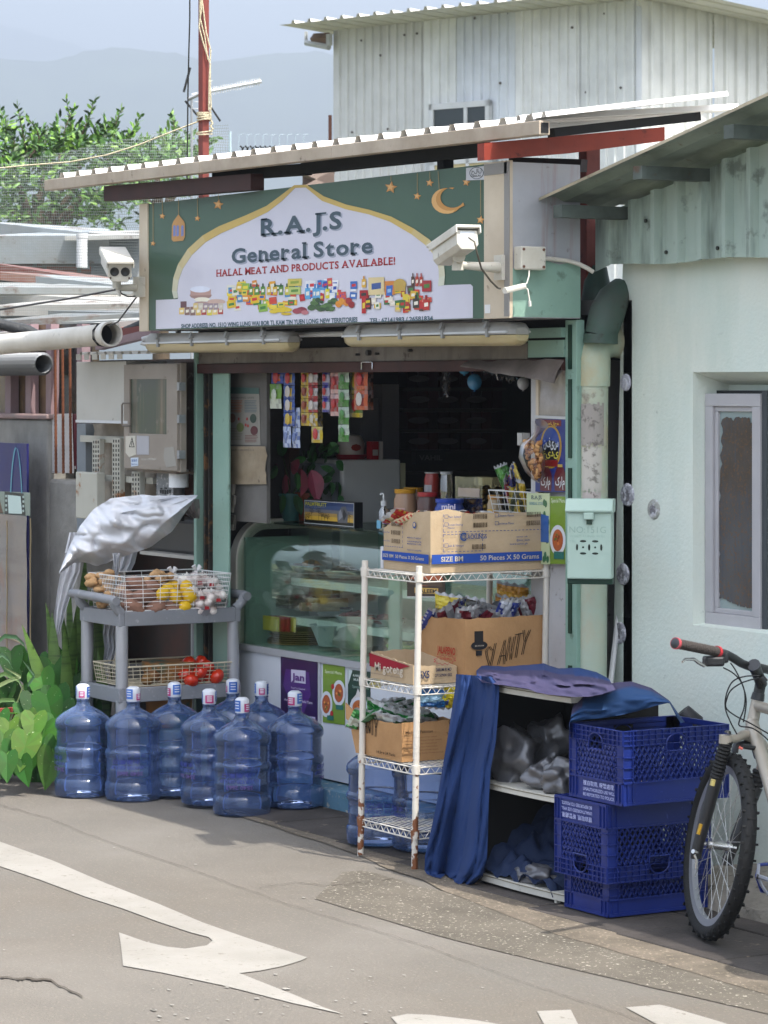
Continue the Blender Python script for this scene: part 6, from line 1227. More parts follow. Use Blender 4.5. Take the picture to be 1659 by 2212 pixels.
for (a, h_) in ((.04, .3), (.1, .36), (.16, .55), (.3, .6), (.36, .45), (.42, .4), (.48, .38), (.9, .5)):
    x = a*W_*1; mb.flat([(x, .02), (x+.003, .02), (x+.003, h_*H_2), (x, h_*H_2)], g, .0012, '101010')
    for k in range(7): an = k*.9; mb.flat([(x, h_*H_2), (x+.025*math.cos(an), h_*H_2+.014*math.sin(an)), (x+.022*math.cos(an+.3), h_*H_2+.012*math.sin(an+.3))], g, .0014+k*.00003, '101010')
flatpoly(mb, [(W_*.68, .02), (W_*.87, .02), (W_*.88, .06), (W_*.84, .1), (W_*.76, .098), (W_*.67, .06)], g, .0018, '5a5a5e'); flatpoly(mb, [(W_*.7, .03), (W_*.78, .05), (W_*.74, .085), (W_*.7, .07)], g, .002, '8a8a90'); flatpoly(mb, [(W_*.8, .03), (W_*.86, .06), (W_*.8, .09), (W_*.78, .06)], g, .0021, '2c2c30')
mb.text("PALM'FRUTT", g, .018, W_*.46, H_2*.76, .018, .0016, 'c8c030', .01); mb.text('premium dried palm fruit', g, .04, W_*.42, H_2*.70, .004, .0016, 'a0a0a0'); P(mb, 'front_print', PRG, pb)
def pot(name, lb, x, y, r, h_, col, sc=1):
    t = T(name, lb, 'plant', (x, y, ZT)); mb = MB(); mb.lathe([(r*.72, 0), (r, h_), (r*1.08, h_), (r*1.08, h_+.012), (r*.92, h_+.012), (r*.9, h_*.9), (0, h_*.9)], (x, y, ZT), 20); P(mb, 'pot', mat(name+'_pot', col, rough=.5, var=('202020', 5, .15)), t, sm=50); return t
def bigleaf(mb, c, d, L_, wd, col, nrm):
    d = d.normalized(); s = d.cross(nrm).normalized(); q = s.cross(d).normalized(); rim = [(0, 0), (.25, .1), (.46, .3), (.5, .5), (.4, .72), (.2, .9), (0, 1.05)]
    pts = [c+s*x*wd+d*y*L_-q*(abs(x)*.3*wd)-UP*(.15*L_*y*y) for x, y in rim]+[c-s*x*wd+d*y*L_-q*(abs(x)*.3*wd)-UP*(.15*L_*y*y) for x, y in reversed(rim[1:-1])]
    m = c+d*L_*.5-UP*.04*L_; n = len(pts); mb.add(pts+[m], [(i, (i+1) % n, n) for i in range(n)], col)
random.seed(8)
p = PY(628, 1135, .42); t1 = pot('leafy_pot_plant', 'potted plant in a teal pot with pink-red leaves on the counter', p.x, .42, .058, .125, '2c5f5c')
mb = MB(); sy = .40
for (u, v, L_, wd, col, dx, dz) in ((650, 1012, .13, .10, 'a04a5c', -.5, -1), (672, 1015, .14, .105, '8e3a50', .25, -1), (628, 1000, .10, .08, '984656', .9, -.2), (600, 1015, .11, .07, '6a3040', -.9, .1), (618, 1025, .10, .06, 'a04a5c', -.3, -1), (612, 985, .10, .07, '3a7038', -.5, .8), (640, 1020, .08, .06, '3c6e3a', -.2, -.9), (600, 1008, .09, .06, '44783e', -.8, -.5), (610, 1065, .09, .05, '2c5a2a', .1, -1), (636, 1070, .09, .06, '28502a', .3, -.9)):
    bigleaf(mb, PY(u, v, sy+rnd(-.04, .04)), Vector((dx, rnd(-.3, .3), dz)), L_, wd, col, Vector((.3, -1, .3)))
mb.tube([(p.x, .42, ZT+.1), PY(622, 1030, .42), PY(612, 990, .42)], .004, 5, '3a4a22'); mb.tube([(p.x, .42, ZT+.1), PY(645, 1040, .42), PY(655, 1005, .42)], .004, 5, '3a4a22'); mb.tube([(p.x, .42, ZT+.1), PY(640, 1050, .42), PY(676, 1012, .42)], .004, 5, '3a4a22')
P(mb, 'leaves', mat('house_leaves', attr=True, rough=.4, var=('122412', 12, .35)), t1)
p = PY(600, 1120, .5); t2 = pot('zz_plant', 'upright dark glossy-leaved plant at the left end of the counter', p.x, .5, .05, .09, '1c1c1c'); mb = MB()
for (a, b) in (((598, 1100), (590, 915)), ((590, 1100), (552, 960)), ((600, 1100), (570, 900+40)), ((585, 1100), (560, 1035))):
    q0 = PY(*a, .5); q1 = PY(*b, .5); mb.tube([q0, q0.lerp(q1, .5)+Vector((.01, 0, .01)), q1], .004, 5, '2a4020')
    for i in range(12): c = q0.lerp(q1, .25+.75*i/12); bigleaf(mb, c, (q1-q0).normalized()*.8+Vector(((1 if i % 2 else -1), rnd(-.6, .3), 0)), .07, .035, random.choice(['3c6a34', '4a7a3c', '305a2c']), Vector((0, -1, .5)))
P(mb, 'leaves', mat('house_leaves'), t2)
p = PY(668, 1135, .5); t3 = pot('dark_pot_plant', 'bushy dark green plant in an orange pot behind the palm tree box', p.x, .5, .07, .13, '9a4a2c'); mb = MB()
for i in range(75):
    u = rnd(650, 735); v = rnd(955, 1085); y = rnd(.45, .65); bigleaf(mb, PY(u, v, y), Vector((rnd(-1, 1), rnd(-.6, .2), rnd(-1, .4))), rnd(.05, .09), rnd(.035, .055), random.choice(['2c5a2c', '386a34', '244a24', '447a3c']), Vector((rnd(-.4, .4), -1, rnd(0, .6))))
mb.tube([PY(668, 1090, .5), PY(680, 1030, .5)], .006, 5, '26301a'); P(mb, 'leaves', mat('house_leaves'), t3)
aq = T('glass_tank', 'small dark glass tank with a brown edge at the left end of the counter', 'tank', tuple(PY(550, 1130, .6)))
mb = MB(); xa, xb = PY(508, 1090, .6).x, PY(606, 1090, .6).x; mb.box(xa, xa+.05, .58, .75, ZT, ZT+.21, '4a2a24'); mb.box(xa+.05, xb, .6, .75, ZT, ZT+.18, '2c1d16'); P(mb, 'case', PRG, aq)
mb = MB(); mb.box(xa+.06, xb-.01, .596, .6, ZT+.012, ZT+.168, '5a3420'); 
for i in range(6): mb.box(xa+rnd(.08, .3), xa+rnd(.32, .4), .594, .596, ZT+.05, ZT+rnd(.06, .12), random.choice(['7a4a24', '3c2a1a', '6a3c1c']))
P(mb, 'front_pane', mat('tank_glass', attr=True, rough=.15, spec=.7, var=('1a120c', 6, .8)), aq)  # brown front face with random flat brown bars on it
# posters on the left partition
def box_text(mb, f, u0, u1, v, n, lh, col, h=.7):
    for i in range(n): mb.quad(f(u0, v+i*lh+lh*.5, .002), f(u1-rnd(0, (u1-u0)*.25), v+i*lh+lh*.5, .002), f(u1-rnd(0, (u1-u0)*.1), v+i*lh, .002), f(u0, v+i*lh, .002), col)
fpt = pxf(.078); mb = MB(); mb.prism([(494, 960), (563, 962), (560, 838), (494, 836)], fpt, .001, '8c8880'); mb.prism([(494, 850), (560, 851), (560, 838), (494, 836)], fpt, .002, '3c5c58')
box_text(mb, fpt, 497, 525, 865, 8, 3.4, '9a5a40'); box_text(mb, fpt, 529, 556, 865, 8, 3.4, '5c6a70'); box_text(mb, fpt, 497, 525, 925, 8, 3.4, '7a7468'); box_text(mb, fpt, 530, 558, 940, 5, 3.4, '7a5a54')
for u, v, a, c in ((503, 903, 7, '7a5040'), (548, 904, 7, '33453c'), (520, 923, 8, '6a7444'), (550, 930, 8, '5a2c30')): mb.disc(u, v, a, fpt, .003, c, ry=10, n=16)
for u, v in ((517, 905), (535, 905), (532, 918), (537, 920)): mb.disc(u, v, 2, fpt, .0035, 'a02828', ry=3.5, n=8)
mb.text('WORKING SAFE', lambda x, y, d=0: fpt(x, -y, d), 498, 550, -861, 4, .0025, '4a4a44'); ONE(mb, 'notice', PRT, 'printed notice with map pins and photos inside the left edge of the shop', 'poster')
mb = MB('857660'); 
vv = []
for j in range(9):
    for i in range(7): vv.append(fpt(494+(578-494)*i/6, 964+(1046-964)*j/8, .01+.012*noise.noise(Vector((i*.9, j*.7, 2)))))
mb.add(vv, [(j*7+i, (j+1)*7+i, (j+1)*7+i+1, j*7+i+1) for j in range(8) for i in range(6)]); mb.text('ICWS RELIEF WORK FOOD BOX', lambda x, y, d=0: fpt(x, -y, d+.02), 497, 558, -974, 4, .002, '3a3028', .02)
ONE(mb, 'paper_sheet', mat('brown_paper', attr=True, rough=.8, var=('a89a84', 6, .7), dirt=('4a3a2c', 12, .6, .38)), 'wrinkled brown paper sheet below the map-pin notice', 'paper', sm=70)
mb = MB()
for j in range(14): 
    u = rnd(493, 498); v = rnd(1040, 1130); mb.prism([(u, v+18), (u+12, v+20), (u+14, v), (u+2, v-3)], fpt, .004+j*.0006, random.choice(['8a857a', 'a39d92', '6a655c', '918a80']))
ONE(mb, 'torn_papers', PRT, 'layers of torn paper pasted beside the mint post, left of the counter', 'paper')
# strips of sachets
def sachet(mb, x0, x1, z0, z1, y, cols, kind):
    a, b = cols; n = 5; vv = []; w_ = x1-x0; h_ = z1-z0
    for j in range(n+1):
        for i in range(n+1):
            s, t = i/n, j/n; vv.append((x0+w_*s+.002*math.sin(t*9+x0*70), y-.010*math.sin(s*3.14)*math.sin(t*3.14)-.002*noise.noise(Vector((s*3, t*3, x0*30))), z0+h_*t))
    for j in range(n):
        for i in range(n):
            c = a
            if kind == 0 and 1 <= j <= 3 and 1 <= i <= 3: c = b
            if kind == 1 and j < 2: c = b
            if kind == 2 and j in (0, 4): c = b
            if kind == 3: c = b if (i+j) % 3 == 0 else a
            if (i*5+j*3+int(x0*977)) % 4 == 0: c = tuple(q*.55+.1 for q in lin(c))
            mb.add([vv[j*(n+1)+i], vv[j*(n+1)+i+1], vv[(j+1)*(n+1)+i+1], vv[(j+1)*(n+1)+i]], [(0, 1, 2, 3)], c)
    mb.ball(((x0+x1)/2, y-.011, z0+h_*.55), w_*.24, 8, random.choice(['c8c0b8', b, 'b02020']) if kind in (0, 2) else b, sq=(1, .12, 1.1))
SAC = mat('sachet_foil', attr=True, rough=.28, spec=.6, bump=(45, .5))
strips = [((557, 573), 806, 878, 3, ('5c8a20', '86a838'), 1, 'lime green sachet strip, leftmost, behind the others', .14), ((583, 608), 829, 883, 1, ('6a9a28', 'c8d0c0'), 1, 'lime green sachets under the blue ones', .08),
 ((586, 612), 803, 829, 1, ('1c3c9a', 'c85a28'), 0, 'topmost blue sachet at the left of the hanging row', .06), ((613, 637), 803, 921, 4, ('1f489c', 'c8a838'), 0, 'blue and yellow drink sachets in a long strip', .05), ((612, 629), 921, 967, 1, ('a8b4d0', '6a7aa8'), 3, 'white-backed sachet hanging lowest under the blue strip', .05), ((630, 648), 880, 968, 2, ('a4afc8', '5f70a4'), 3, 'white-backed sachets beside the blue strip', .06),
 ((650, 668), 803, 920, 4, ('b89a1c', '8a3a20'), 0, 'yellow spice sachets, left of the red and white ones', .05), ((666, 686), 803, 891, 3, ('b8b0b0', 'a01c24'), 2, 'white sachets with a red emblem between yellow strips', .04), ((668, 686), 891, 921, 1, ('b8981c', 'c0b8a8'), 3, 'small yellow sachet under the white ones', .045), ((673, 697), 921, 957, 1, ('b8a018', 'c0bcb0'), 0, 'yellow and white sachet, lowest of the yellow ones', .045), ((686, 697), 803, 921, 4, ('7a661c', '3a2a14'), 3, 'dark yellow sachet strip turned edge-on', .09),
 ((696, 712), 803, 891, 3, ('a8a0b0', '2c2c90'), 2, 'blue-banded white sachets left of the red ones', .05), ((710, 720), 815, 895, 3, ('6a3050', '3c3060'), 2, 'purple sachets behind the red strip', .09), ((714, 733), 803, 899, 2, ('9a1c1c', 'c8a09c'), 2, 'red sachets, two in a strip', .045), ((731, 754), 803, 955, 4, ('a8b8a4', '3c7a30'), 1, 'green and white sachets in the longest strip', .04), ((756, 783), 803, 902, 2, ('5c7a2c', 'c8b028'), 2, 'green and yellow sachets behind the orange ones', .08), ((765, 794), 799, 886, 2, ('b8501c', '8a1a14'), 0, 'orange sachets with a red fruit, rightmost in front', .04), ((790, 806), 800, 886, 2, ('6a3014', '2a1810'), 3, 'dark orange sachets at the right end of the row', .1)]
for (u0, u1), v0, v1, n, cols, kind, lb, y in strips:
    xa, xb = PY(u0, 850, y).x, PY(u1, 850, y).x; za, zb_ = PY((u0+u1)/2, v0, y).z, PY((u0+u1)/2, v1, y).z
    t = T('sachet_strip', lb, 'sachets', ((xa+xb)/2, y, zb_), 'sachet strips hanging under the shutter'); hh = (za-zb_)/n
    for k in range(n): mb = MB(); sachet(mb, xa, xb, zb_+hh*k+.001, zb_+hh*(k+1)-.001, y, cols, kind); P(mb, 'sachet', SAC, t, sm=70)
mb = MB(); 
mb.tube([(-1.2, .1, 2.05), (1.6, .1, 2.06)], .004, 5); ONE(mb, 'hanging_rail', GALV, 'thin rail across the shop mouth that the sachets hang from', 'rail')
# back room: its left side wall is what the street sees
XW = -1.0; def_y = lambda u, x=XW: PX(u, 1000, x).y
ZF = PX(800, 993, XW).z
mb = MB(); mb.box(-1.48, XW, def_y(740), def_y(866), .03, ZF); ONE(mb, 'freezer', mat('freezer', 'd8d8d4', rough=.5, var=('c0c0ba', 2, .4)), 'pale grey fridge side standing behind the counter', 'fridge', bev=.01)
mb = MB('c8c4a0'); mb.box(-1.48, XW-.01, def_y(867), def_y(878), .03, ZF-.02); ONE(mb, 'cream_board', PLA, 'narrow cream board edge right of the grey fridge side', 'board')
mb = MB('8a8f94'); mb.box(-1.48, XW-.02, def_y(722), def_y(738), .03, ZF-.02); ONE(mb, 'grey_board', PLA, 'narrow grey board left of the grey fridge side', 'board')
t = T('rice_cooker', 'white and red electric cooker standing above the grey fridge side', 'cooker', tuple(PX(758, 985, XW-.1))); p = PX(758, 985, XW-.12); p.z = ZF; mb = MB(); mb.lathe([(.07, 0), (.08, .025)], p, 20, '8a1c28'); mb.lathe([(.065, .025), (.07, .08), (.05, .12), (0, .13)], p, 20, 'b9b0a8'); P(mb, 'body', PRG, t, sm=50); mb = MB('8a2c20'); mb.ball(p+Vector((.07, -.01, .06)), .03, 8, sq=(.2, 1, .6)); P(mb, 'print', PRG, t)
mb = MB(); mb.box(XW-.06, XW-.01, def_y(805), def_y(820), ZF, ZF+.09, 'a01c28'); mb.box(XW-.06, XW-.008, def_y(822), def_y(829), ZF, ZF+.09, 'b4aca8'); mb.box(XW-.009, XW-.007, def_y(807), def_y(818), ZF+.02, ZF+.05, 'b0a8a4'); ONE(mb, 'small_carton', PRG, 'small red and white carton standing above the fridge side', 'carton')
for u0, u1, v0, lb in ((778, 818, 860, 'tall grey box against the dark wall, left one'), (825, 862, 830, 'tall grey box against the dark wall, right one')):
    mb = MB('77767a'); x = -1.3; mb.box(-1.48, x, def_y(u0, x), def_y(u1, x), .03, PX(u0, v0, x).z); ONE(mb, 'tall_box', PLA, lb, 'box')
bc = T('wall_shelf_stock', 'rows of dark maroon packets shelved deep in the shop', 'shelf', tuple(PX(1000, 980, -1.4)))
mb = MB(); xq = -1.36
for j in range(4):
    for i in range(9): u = 880+i*23; v = 800+j*45; mb.box(-1.45, xq, def_y(u, xq), def_y(u+21, xq), PX(u, v+36, xq).z, PX(u, v, xq).z, random.choice(['2e0c14', '380f18', '260c12', '40141a']))
P(mb, 'packets', PRG, bc); mb = MB('4c4642')
for j in range(5): z_ = PX(980, 838+j*45, xq).z; mb.box(-1.48, xq+.01, def_y(870, xq), def_y(1092, xq), z_-.012, z_)
P(mb, 'shelf', PLA, bc); mb = MB('5c5658')
for j in range(4):
    for i in range(3): mb.ball(PX(905+i*62, 818+j*45, xq+.003), .05, 12, sq=(.06, 1.3, .35))
P(mb, 'oval_labels', PRG, bc)
gx_ = pxx(-1.2); mb = MB('2c2c30'); mb.box(-1.24, -1.2, def_y(898, -1.2), def_y(962, -1.2), PX(930, 1003, -1.2).z, PX(930, 972, -1.2).z); mb.text('VAHIL', lambda x, y, d=0: gx_(x, -y, d), 905, 955, -994, 11, .002, '6c6c6c', .02); ONE(mb, 'dim_sign', PRG, 'dim dark sign with pale letters deep inside the shop', 'sign')
# ---- jars and goods at the right end of the counter
def cyl(name, lb, u, v, h_, r, y, body, lid, lidh=.02, grp='jars on the counter', cat='jar', label=None, bm=None, z0=None):
    p = PY(u, v, y); p.z = z0 if z0 is not None else ZT; t = T(name, lb, cat, tuple(p), grp); mb = MB(body); mb.lathe([(r*.92, 0), (r, .01), (r, h_*.82), (r*.86, h_*.95), (r*.86, h_)], p, 20); P(mb, 'body', bm or PRG, t, sm=50)
    mb = MB(lid); mb.lathe([(r*.92, h_), (r*.95, h_+.002), (r*.95, h_+lidh), (0, h_+lidh+.001)], p, 20); P(mb, 'lid', PRG, t, sm=50)
    if label: mb = MB(label); n = 10; mb.add([(p.x+(r+.001)*math.cos(R(a)), p.y+(r+.001)*math.sin(R(a)), z_) for z_ in (p.z+h_*.15, p.z+h_*.62) for a in [200+14*i for i in range(n)]], [(i, i+1, n+i+1, n+i) for i in range(n-1)]); P(mb, 'label', PRG, t, sm=50)
    return t
CJ = glassy('clear_jar', 'd0cfca', .78, .05, .5)
cyl('jar', 'clear jar with a yellow lid, left of the goods behind the boxes', 876, 1150, .175, .055, .38, 'a8856a', 'c8901c', label='c8a098'); cyl('jar', 'second yellow-lidded jar partly behind the first', 893, 1150, .175, .05, .52, 'a8856a', 'c8901c')
cyl('jar', 'clear jar with a pink-red lid beside the yellow ones', 924, 1150, .165, .05, .40, '5a3c34', 'a82c34', label='b8a8a0'); cyl('snack_tub', 'round blue tub reading mini', 971, 1150, .145, .068, .36, '1c3f9c', '1c48b0', .018, cat='tub')
g = pxf(.29); mb = MB(); mb.text('mini', lambda x, y, d=0: g(x, -y, d), 955, 985, -1100, 12, .003, 'c8c0d8', .03); ONE(mb, 'tub_lettering', PRG, 'white word mini on the round blue tub', 'lettering')
cyl('jar', 'tall jar with red and white wrappers inside', 933, 1060, .14, .036, .55, 'a83a30', 'b8b8b8', .006, label='b4b0b4', z0=1.40); cyl('jar', 'tall empty clear jar with a silver lid', 964, 1075, .175, .03, .45, 'b8b8b8', 'a8aaac', .012, bm=CJ, z0=1.37)
mb = MB(); mb.box(PY(905, 1070, .6).x, PY(1060, 1070, .6).x, .4, .75, ZT, 1.37, '3a3836'); ONE(mb, 'riser', PLA, 'dark riser box that the tall jars stand on', 'box')
t = T('chocolate_box', 'clear box of gold-wrapped sweets', 'box', tuple(PY(1010, 1070, .42)), 'goods on the counter'); random.seed(2); mb = MB(); xa, xb = PY(983, 1060, .42).x, PY(1042, 1060, .42).x; zb_ = PY(1012, 1078, .42).z
mb.box(xa, xb, .42, .52, zb_-.11, zb_+.1); P(mb, 'box', glassy('clear_box', 'd8d4c8', .82, .05, .5), t); mb = MB()
for i in range(50): mb.ball((rnd(xa+.018, xb-.018), rnd(.435, .5), zb_+rnd(-.1, .05)), .016, 8, random.choice(['a88a3c', '8a6c2c', 'c8aa5c', '6a5428', '3a3024']), lump=.2, seed=i)
mb.box(xa+.03, xb-.02, .417, .42, zb_+.01, zb_+.05, 'b8a89c'); P(mb, 'sweets', FOIL, t, sm=60)
cyl('jar', 'honey jar with a gold lid and yellow label', 1070, 1090, .115, .036, .42, 'b09a78', 'b8843c', .02, label='c8a02c', z0=1.33); cyl('jar', 'gold-lidded jar low behind the carton, left one', 1063, 1110, .1, .036, .36, '8a6a3c', 'b8843c', .02); cyl('jar', 'gold-lidded jar low behind the carton, right one', 1094, 1110, .1, .036, .36, '8a6a3c', 'b8843c', .02)
mb = MB(); mb.box(PY(1050, 1100, .5).x, PY(1125, 1100, .5).x, .42, .6, ZT, 1.33, '2c2a28'); ONE(mb, 'low_riser', PLA, 'low dark riser under the honey jar', 'box')
pbt = T('pump_bottle', 'clear hand sanitiser bottle with a white pump', 'bottle', tuple(PY(829, 1140, .3))); p = PY(829, 1140, .3); p.z = ZT; mb = MB(); mb.lathe([(.024, 0), (.026, .01), (.026, .09), (.012, .11), (.012, .118)], p, 16, 'b0b8bc'); P(mb, 'body', CJ, pbt, sm=50)
mb = MB('c9cdd0'); mb.lathe([(.014, .116), (.014, .138), (.005, .14), (.005, .17)], p, 12); mb.tube([p+UP*.172, p+UP*.172+Vector((-.03, 0, -.003))], .005, 6); P(mb, 'pump', PRG, pbt, sm=50); mb = MB('6aa8c8'); mb.box(p.x-.018, p.x+.018, p.y-.028, p.y-.026, p.z+.01, p.z+.05); P(mb, 'label', PRG, pbt)
tp = T('toothpick_case', 'black-lidded case of yellow sticks beside the pump bottle', 'case', tuple(PY(838, 1140, .26))); p = PY(843, 1140, .26); p.z = ZT; mb = MB('b8901c'); mb.box(p.x-.035, p.x+.03, p.y, p.y+.05, p.z, p.z+.07); P(mb, 'body', PRG, tp); mb = MB('141414'); mb.box(p.x-.04, p.x+.035, p.y-.004, p.y+.054, p.z+.07, p.z+.085); mb.box(p.x-.038, p.x+.033, p.y-.003, p.y+.05, p.z-.0, p.z+.012)
for i in range(8): mb.box(p.x-.032+.008*i, p.x-.03+.008*i, p.y-.002, p.y, p.z+.012, p.z+.07)
P(mb, 'lid', PRG, tp)
mb = MB(); p = PY(857, 1095, .35); mb.box(p.x-.02, p.x+.02, p.y, p.y+.02, ZT, ZT+.1, 'b83a78'); mb.box(p.x-.021, p.x+.0, p.y-.002, p.y, ZT+.05, ZT+.1, '3a8a4a'); ONE(mb, 'pink_packet', PRG, 'thin pink and green packet left of the yellow-lidded jar', 'packet')
def pillow(mb, M, w_, h_, t, cols, seed=0, n=15):
    """a puffed foil bag: M maps local (x, y, z) into the scene"""
    random.seed(seed); a, b, c = cols; ph = rnd(0, 6)
    def P_(s, r, sg):
        x = (s-.5)*w_; z_ = (r-.5)*h_; e = (math.sin(s*3.14159)**.6 if 0 < s < 1 else 0)*(math.sin(r*3.14159)**.45 if 0 < r < 1 else 0)
        q = e*t*.5*(1+.5*noise.noise(Vector((s*4+seed, r*4, sg))))+.008*noise.noise(Vector((s*9, r*9+seed, sg*2)))*(e > .05)
        return M(x*(1-.06*e), sg*q, z_*(1-.04*e)+(.006*math.sin(s*25) if r in (0, 1) else 0))
    for sg in (1, -1):
        vv = [P_(i/n, j/n, sg) for j in range(n+1) for i in range(n+1)]
        for j in range(n):
            for i in range(n):
                k = a
                if j in (0, n-1): k = 'a8a8aa'
                elif abs((i-n/2)*math.cos(ph)+(j-n/2)*math.sin(ph)) < 2.6: k = b
                elif (i*7+j*3+seed) % 6 == 0: k = c
                f = (j*(n+1)+i, j*(n+1)+i+1, (j+1)*(n+1)+i+1, (j+1)*(n+1)+i); mb.add([vv[q] for q in (f if sg < 0 else f[::-1])], [(0, 1, 2, 3)], k)
BAG = mat('chip_bag', attr=True, rough=.3, metal=.12, spec=.7, bump=(22, .45))
def bag(lb, grp, p, w_, h_, t, cols, rx, ry, rz, seed, m=None):
    Mx = Matrix.Rotation(R(rz), 3, 'Z')@Matrix.Rotation(R(ry), 3, 'Y')@Matrix.Rotation(R(rx), 3, 'X'); mb = MB(); pillow(mb, lambda x, y, z_: Vector(p)+Mx@Vector((x, y, z_)), w_, h_, t, cols, seed); return ONE(mb, 'snack_bag', m or BAG, lb, 'snack bag', grp, sm=75)
sb = wire_basket('snack_basket', 'small wire basket of bright snack packets at the right of the shop mouth', PY(1090, 1100, .25).x, 1.47, .2, .45, 1.38, 1.50, .02, 8, 8, 4, WW, .003); del sb['group']
for i, (u, v, c, an) in enumerate(((1100, 1065, ('8a1c24', '1c1c6a', 'b8b0b0'), 25), (1108, 1055, ('1c2468', 'c8b028', 'a81c24'), 30), (1118, 1038, ('b8981c', '1c2460', 'c8b028'), -30), (1126, 1075, ('b8981c', '3a3a1a', 'c8b028'), 10), (1112, 1090, ('8a7a1c', '26341c', 'a8983c'), 5), (1095, 1040, ('2c6a20', '4a8a2c', '1c4a18'), -20))): bag('bright snack packet poking out of the small wire basket', 'packets in the small wire basket', PY(u, v, .3), .07, .16, .03, c, 10, an, -40+i*13, 50+i)
# decorations under the lintel
TIN_ = mat('tinsel', 'b8b8bc', rough=.2, metal=.9)
def tinsel(path, lb, r=.035, n=240):
    mb = MB(); random.seed(len(path)*7)
    for i in range(n):
        t = rnd(0, len(path)-1.001); k = int(t); p = path[k].lerp(path[k+1], t-k); d = Vector((rnd(-1, 1), rnd(-1, 1), rnd(-1, .5))).normalized()*r*rnd(.5, 1.2); s = d.cross(UP).normalized()*.0022; mb.add([p-s, p+s, p+d+s, p+d-s], [(0, 1, 2, 3)])
    ONE(mb, 'tinsel', TIN_, lb, 'tinsel', 'silver tinsel garlands')
tinsel([PY(958, 790, .25), PY(965, 815, .25), PY(962, 850, .25)], 'silver tinsel hanging straight down under the lintel'); tinsel([PY(1040, 785, .25), PY(1060, 800, .25), PY(1090, 812, .25), PY(1112, 810, .25)], 'silver tinsel sagging to the right partition')
BAL = mat('balloon', attr=True, rough=.25, spec=.6)
for u, v, r, c, lb in ((1025, 825, .033, '3f7ea8', 'light blue balloon hanging lowest'), (1003, 793, .03, '4a8ab0', 'light blue balloon just under the lintel'), (1020, 788, .03, '1c2c6a', 'dark blue balloon just under the lintel'), (1045, 786, .028, '8a8a8c', 'white balloon just under the lintel'), (1130, 828, .026, 'b8b8ba', 'silver balloon against the right partition'), (564, 815, .026, '8f9296', 'white balloon at the far left of the sachets')):
    mb = MB(c); p = PY(u, v, .22); mb.ball(p, r, 16, sq=(1, 1, 1.12)); mb.tube([p-UP*r*1.1, p-UP*r*1.3], [.003, .006], 6); ONE(mb, 'balloon', BAL, lb, 'balloon', 'balloons under the lintel', sm=80)
# right partition posters and fried snack bag
def ex(mb, f):
    mb.prism([(1169, 919), (1213, 921), (1213, 908), (1169, 906)], f, .0022, '6a1418'); tx(mb, f, '\u0645\u0635\u0627\u0644\u062d\u06c1', 1174, 1208, 917, 6, 'c8a83c', .003, .02, .02)
    mb.disc(1191, 965, 23, f, .002, 'a88428', ry=47, n=30); mb.disc(1191, 963, 19, f, .0026, '1c3c8a', ry=40, n=30); mb.disc(1191, 975, 17, f, .003, '101820', ry=24, n=24)
    tx(mb, f, '\u0646\u0641\u06cc\u0633', 1176, 1208, 965, 20, 'c8ccd0', .004, .02, .02); tx(mb, f, '\u0639\u06cc\u062f\u06cc', 1174, 1208, 985, 16, 'c8c050', .004, .02, .02)
    mb.prism([(1172, 1007), (1206, 1008), (1206, 994), (1172, 993)], f, .0034, '7a1418')
    for u in (1180, 1211): flatpoly(mb, [(u-12, 1060), (u+12, 1061), (u+13, 1028), (u+8, 1012), (u+5, 1008), (u-5, 1008), (u-8, 1012), (u-13, 1028)], f, .0024, '5a1a24'); mb.quad(f(u-5, 1009, .003), f(u+5, 1009, .003), f(u+5, 1003, .003), f(u-5, 1003, .003), 'b8a04c'); tx(mb, f, '\u06a9\u0631\u0627\u0645', u-10, u+10, 1048, 18, 'c8ccd0', .0032, .02, .0)
    mb.prism([(1156, 903), (1223, 906), (1223, 900), (1156, 897)], f, .003, 'b8b8b8')
poster('poster', 'tall blue and gold poster in flowing script on the right partition', None, 1157, 905, 1224, 1062, '1c2c74', ex, .018, .02)
def ex(mb, f):
    tx(mb, f, 'RAJS', 1149, 1172, 1078, 8, '2c4a5c', serif=True, sl=.02); tx(mb, f, 'GENERAL STORE', 1144, 1176, 1090, 6, '5c8a98', serif=True, sl=.02); mb.prism([(1165, 1170), (1186, 1172), (1186, 1115), (1170, 1110)], f, .003, '2c5a9c')
    for i in range(16): mb.disc(rnd(1176, 1186), rnd(1075, 1215), 3, f, .0028+i*1e-5, '3c6a44', ry=8, n=7)
poster('poster', 'pale green store poster with palm leaves on the right partition', None, 1138, 1065, 1188, 1218, 'b9c49a', ex, .014, .02)
def ex(mb, f): tx(mb, f, 'Special Menu', 1192, 1222, 1085, 9, 'dfe6c8', sl=.02, bold=0); plate(mb, f, 1206, 1167, 17, 33); mb.quad(f(1198, 1207, .004), f(1220, 1208, .004), f(1220, 1192, .004), f(1198, 1191, .004), '2c6a5c')
poster('poster', 'green menu poster with one plate on the right partition', None, 1189, 1072, 1224, 1218, '6f8c2a', ex, .010, .02)
fb = T('fried_snack_bag', 'clear bag of golden fried snacks hung against the right partition', 'bag', tuple(PY(1155, 960, -.03))); mb = MB(); random.seed(4)
for i in range(90):
    t = rnd(0, 1); u = 1150+12*(t > .5)*(t-.5)+rnd(-17, 17)*(1-.75*max(0, t-.45)/.55); v = 952+t*80; mb.ball(PY(u+6*t, v, -.03+rnd(-.02, .02)), rnd(.007, .011), 7, random.choice(['b08050', '9a6a3c', 'c09460', '8a5a34']), sq=(1.4, 1, 1), rot=rotm('Y', rnd(0, 180)), lump=.4, seed=i)
P(mb, 'snacks', mat('fried', attr=True, rough=.7), fb, sm=70); mb = MB(); vs_ = [(1150, 948, .012), (1147, 960, .045), (1148, 985, .055), (1155, 1010, .045), (1163, 1035, .02), (1165, 1042, .004)]
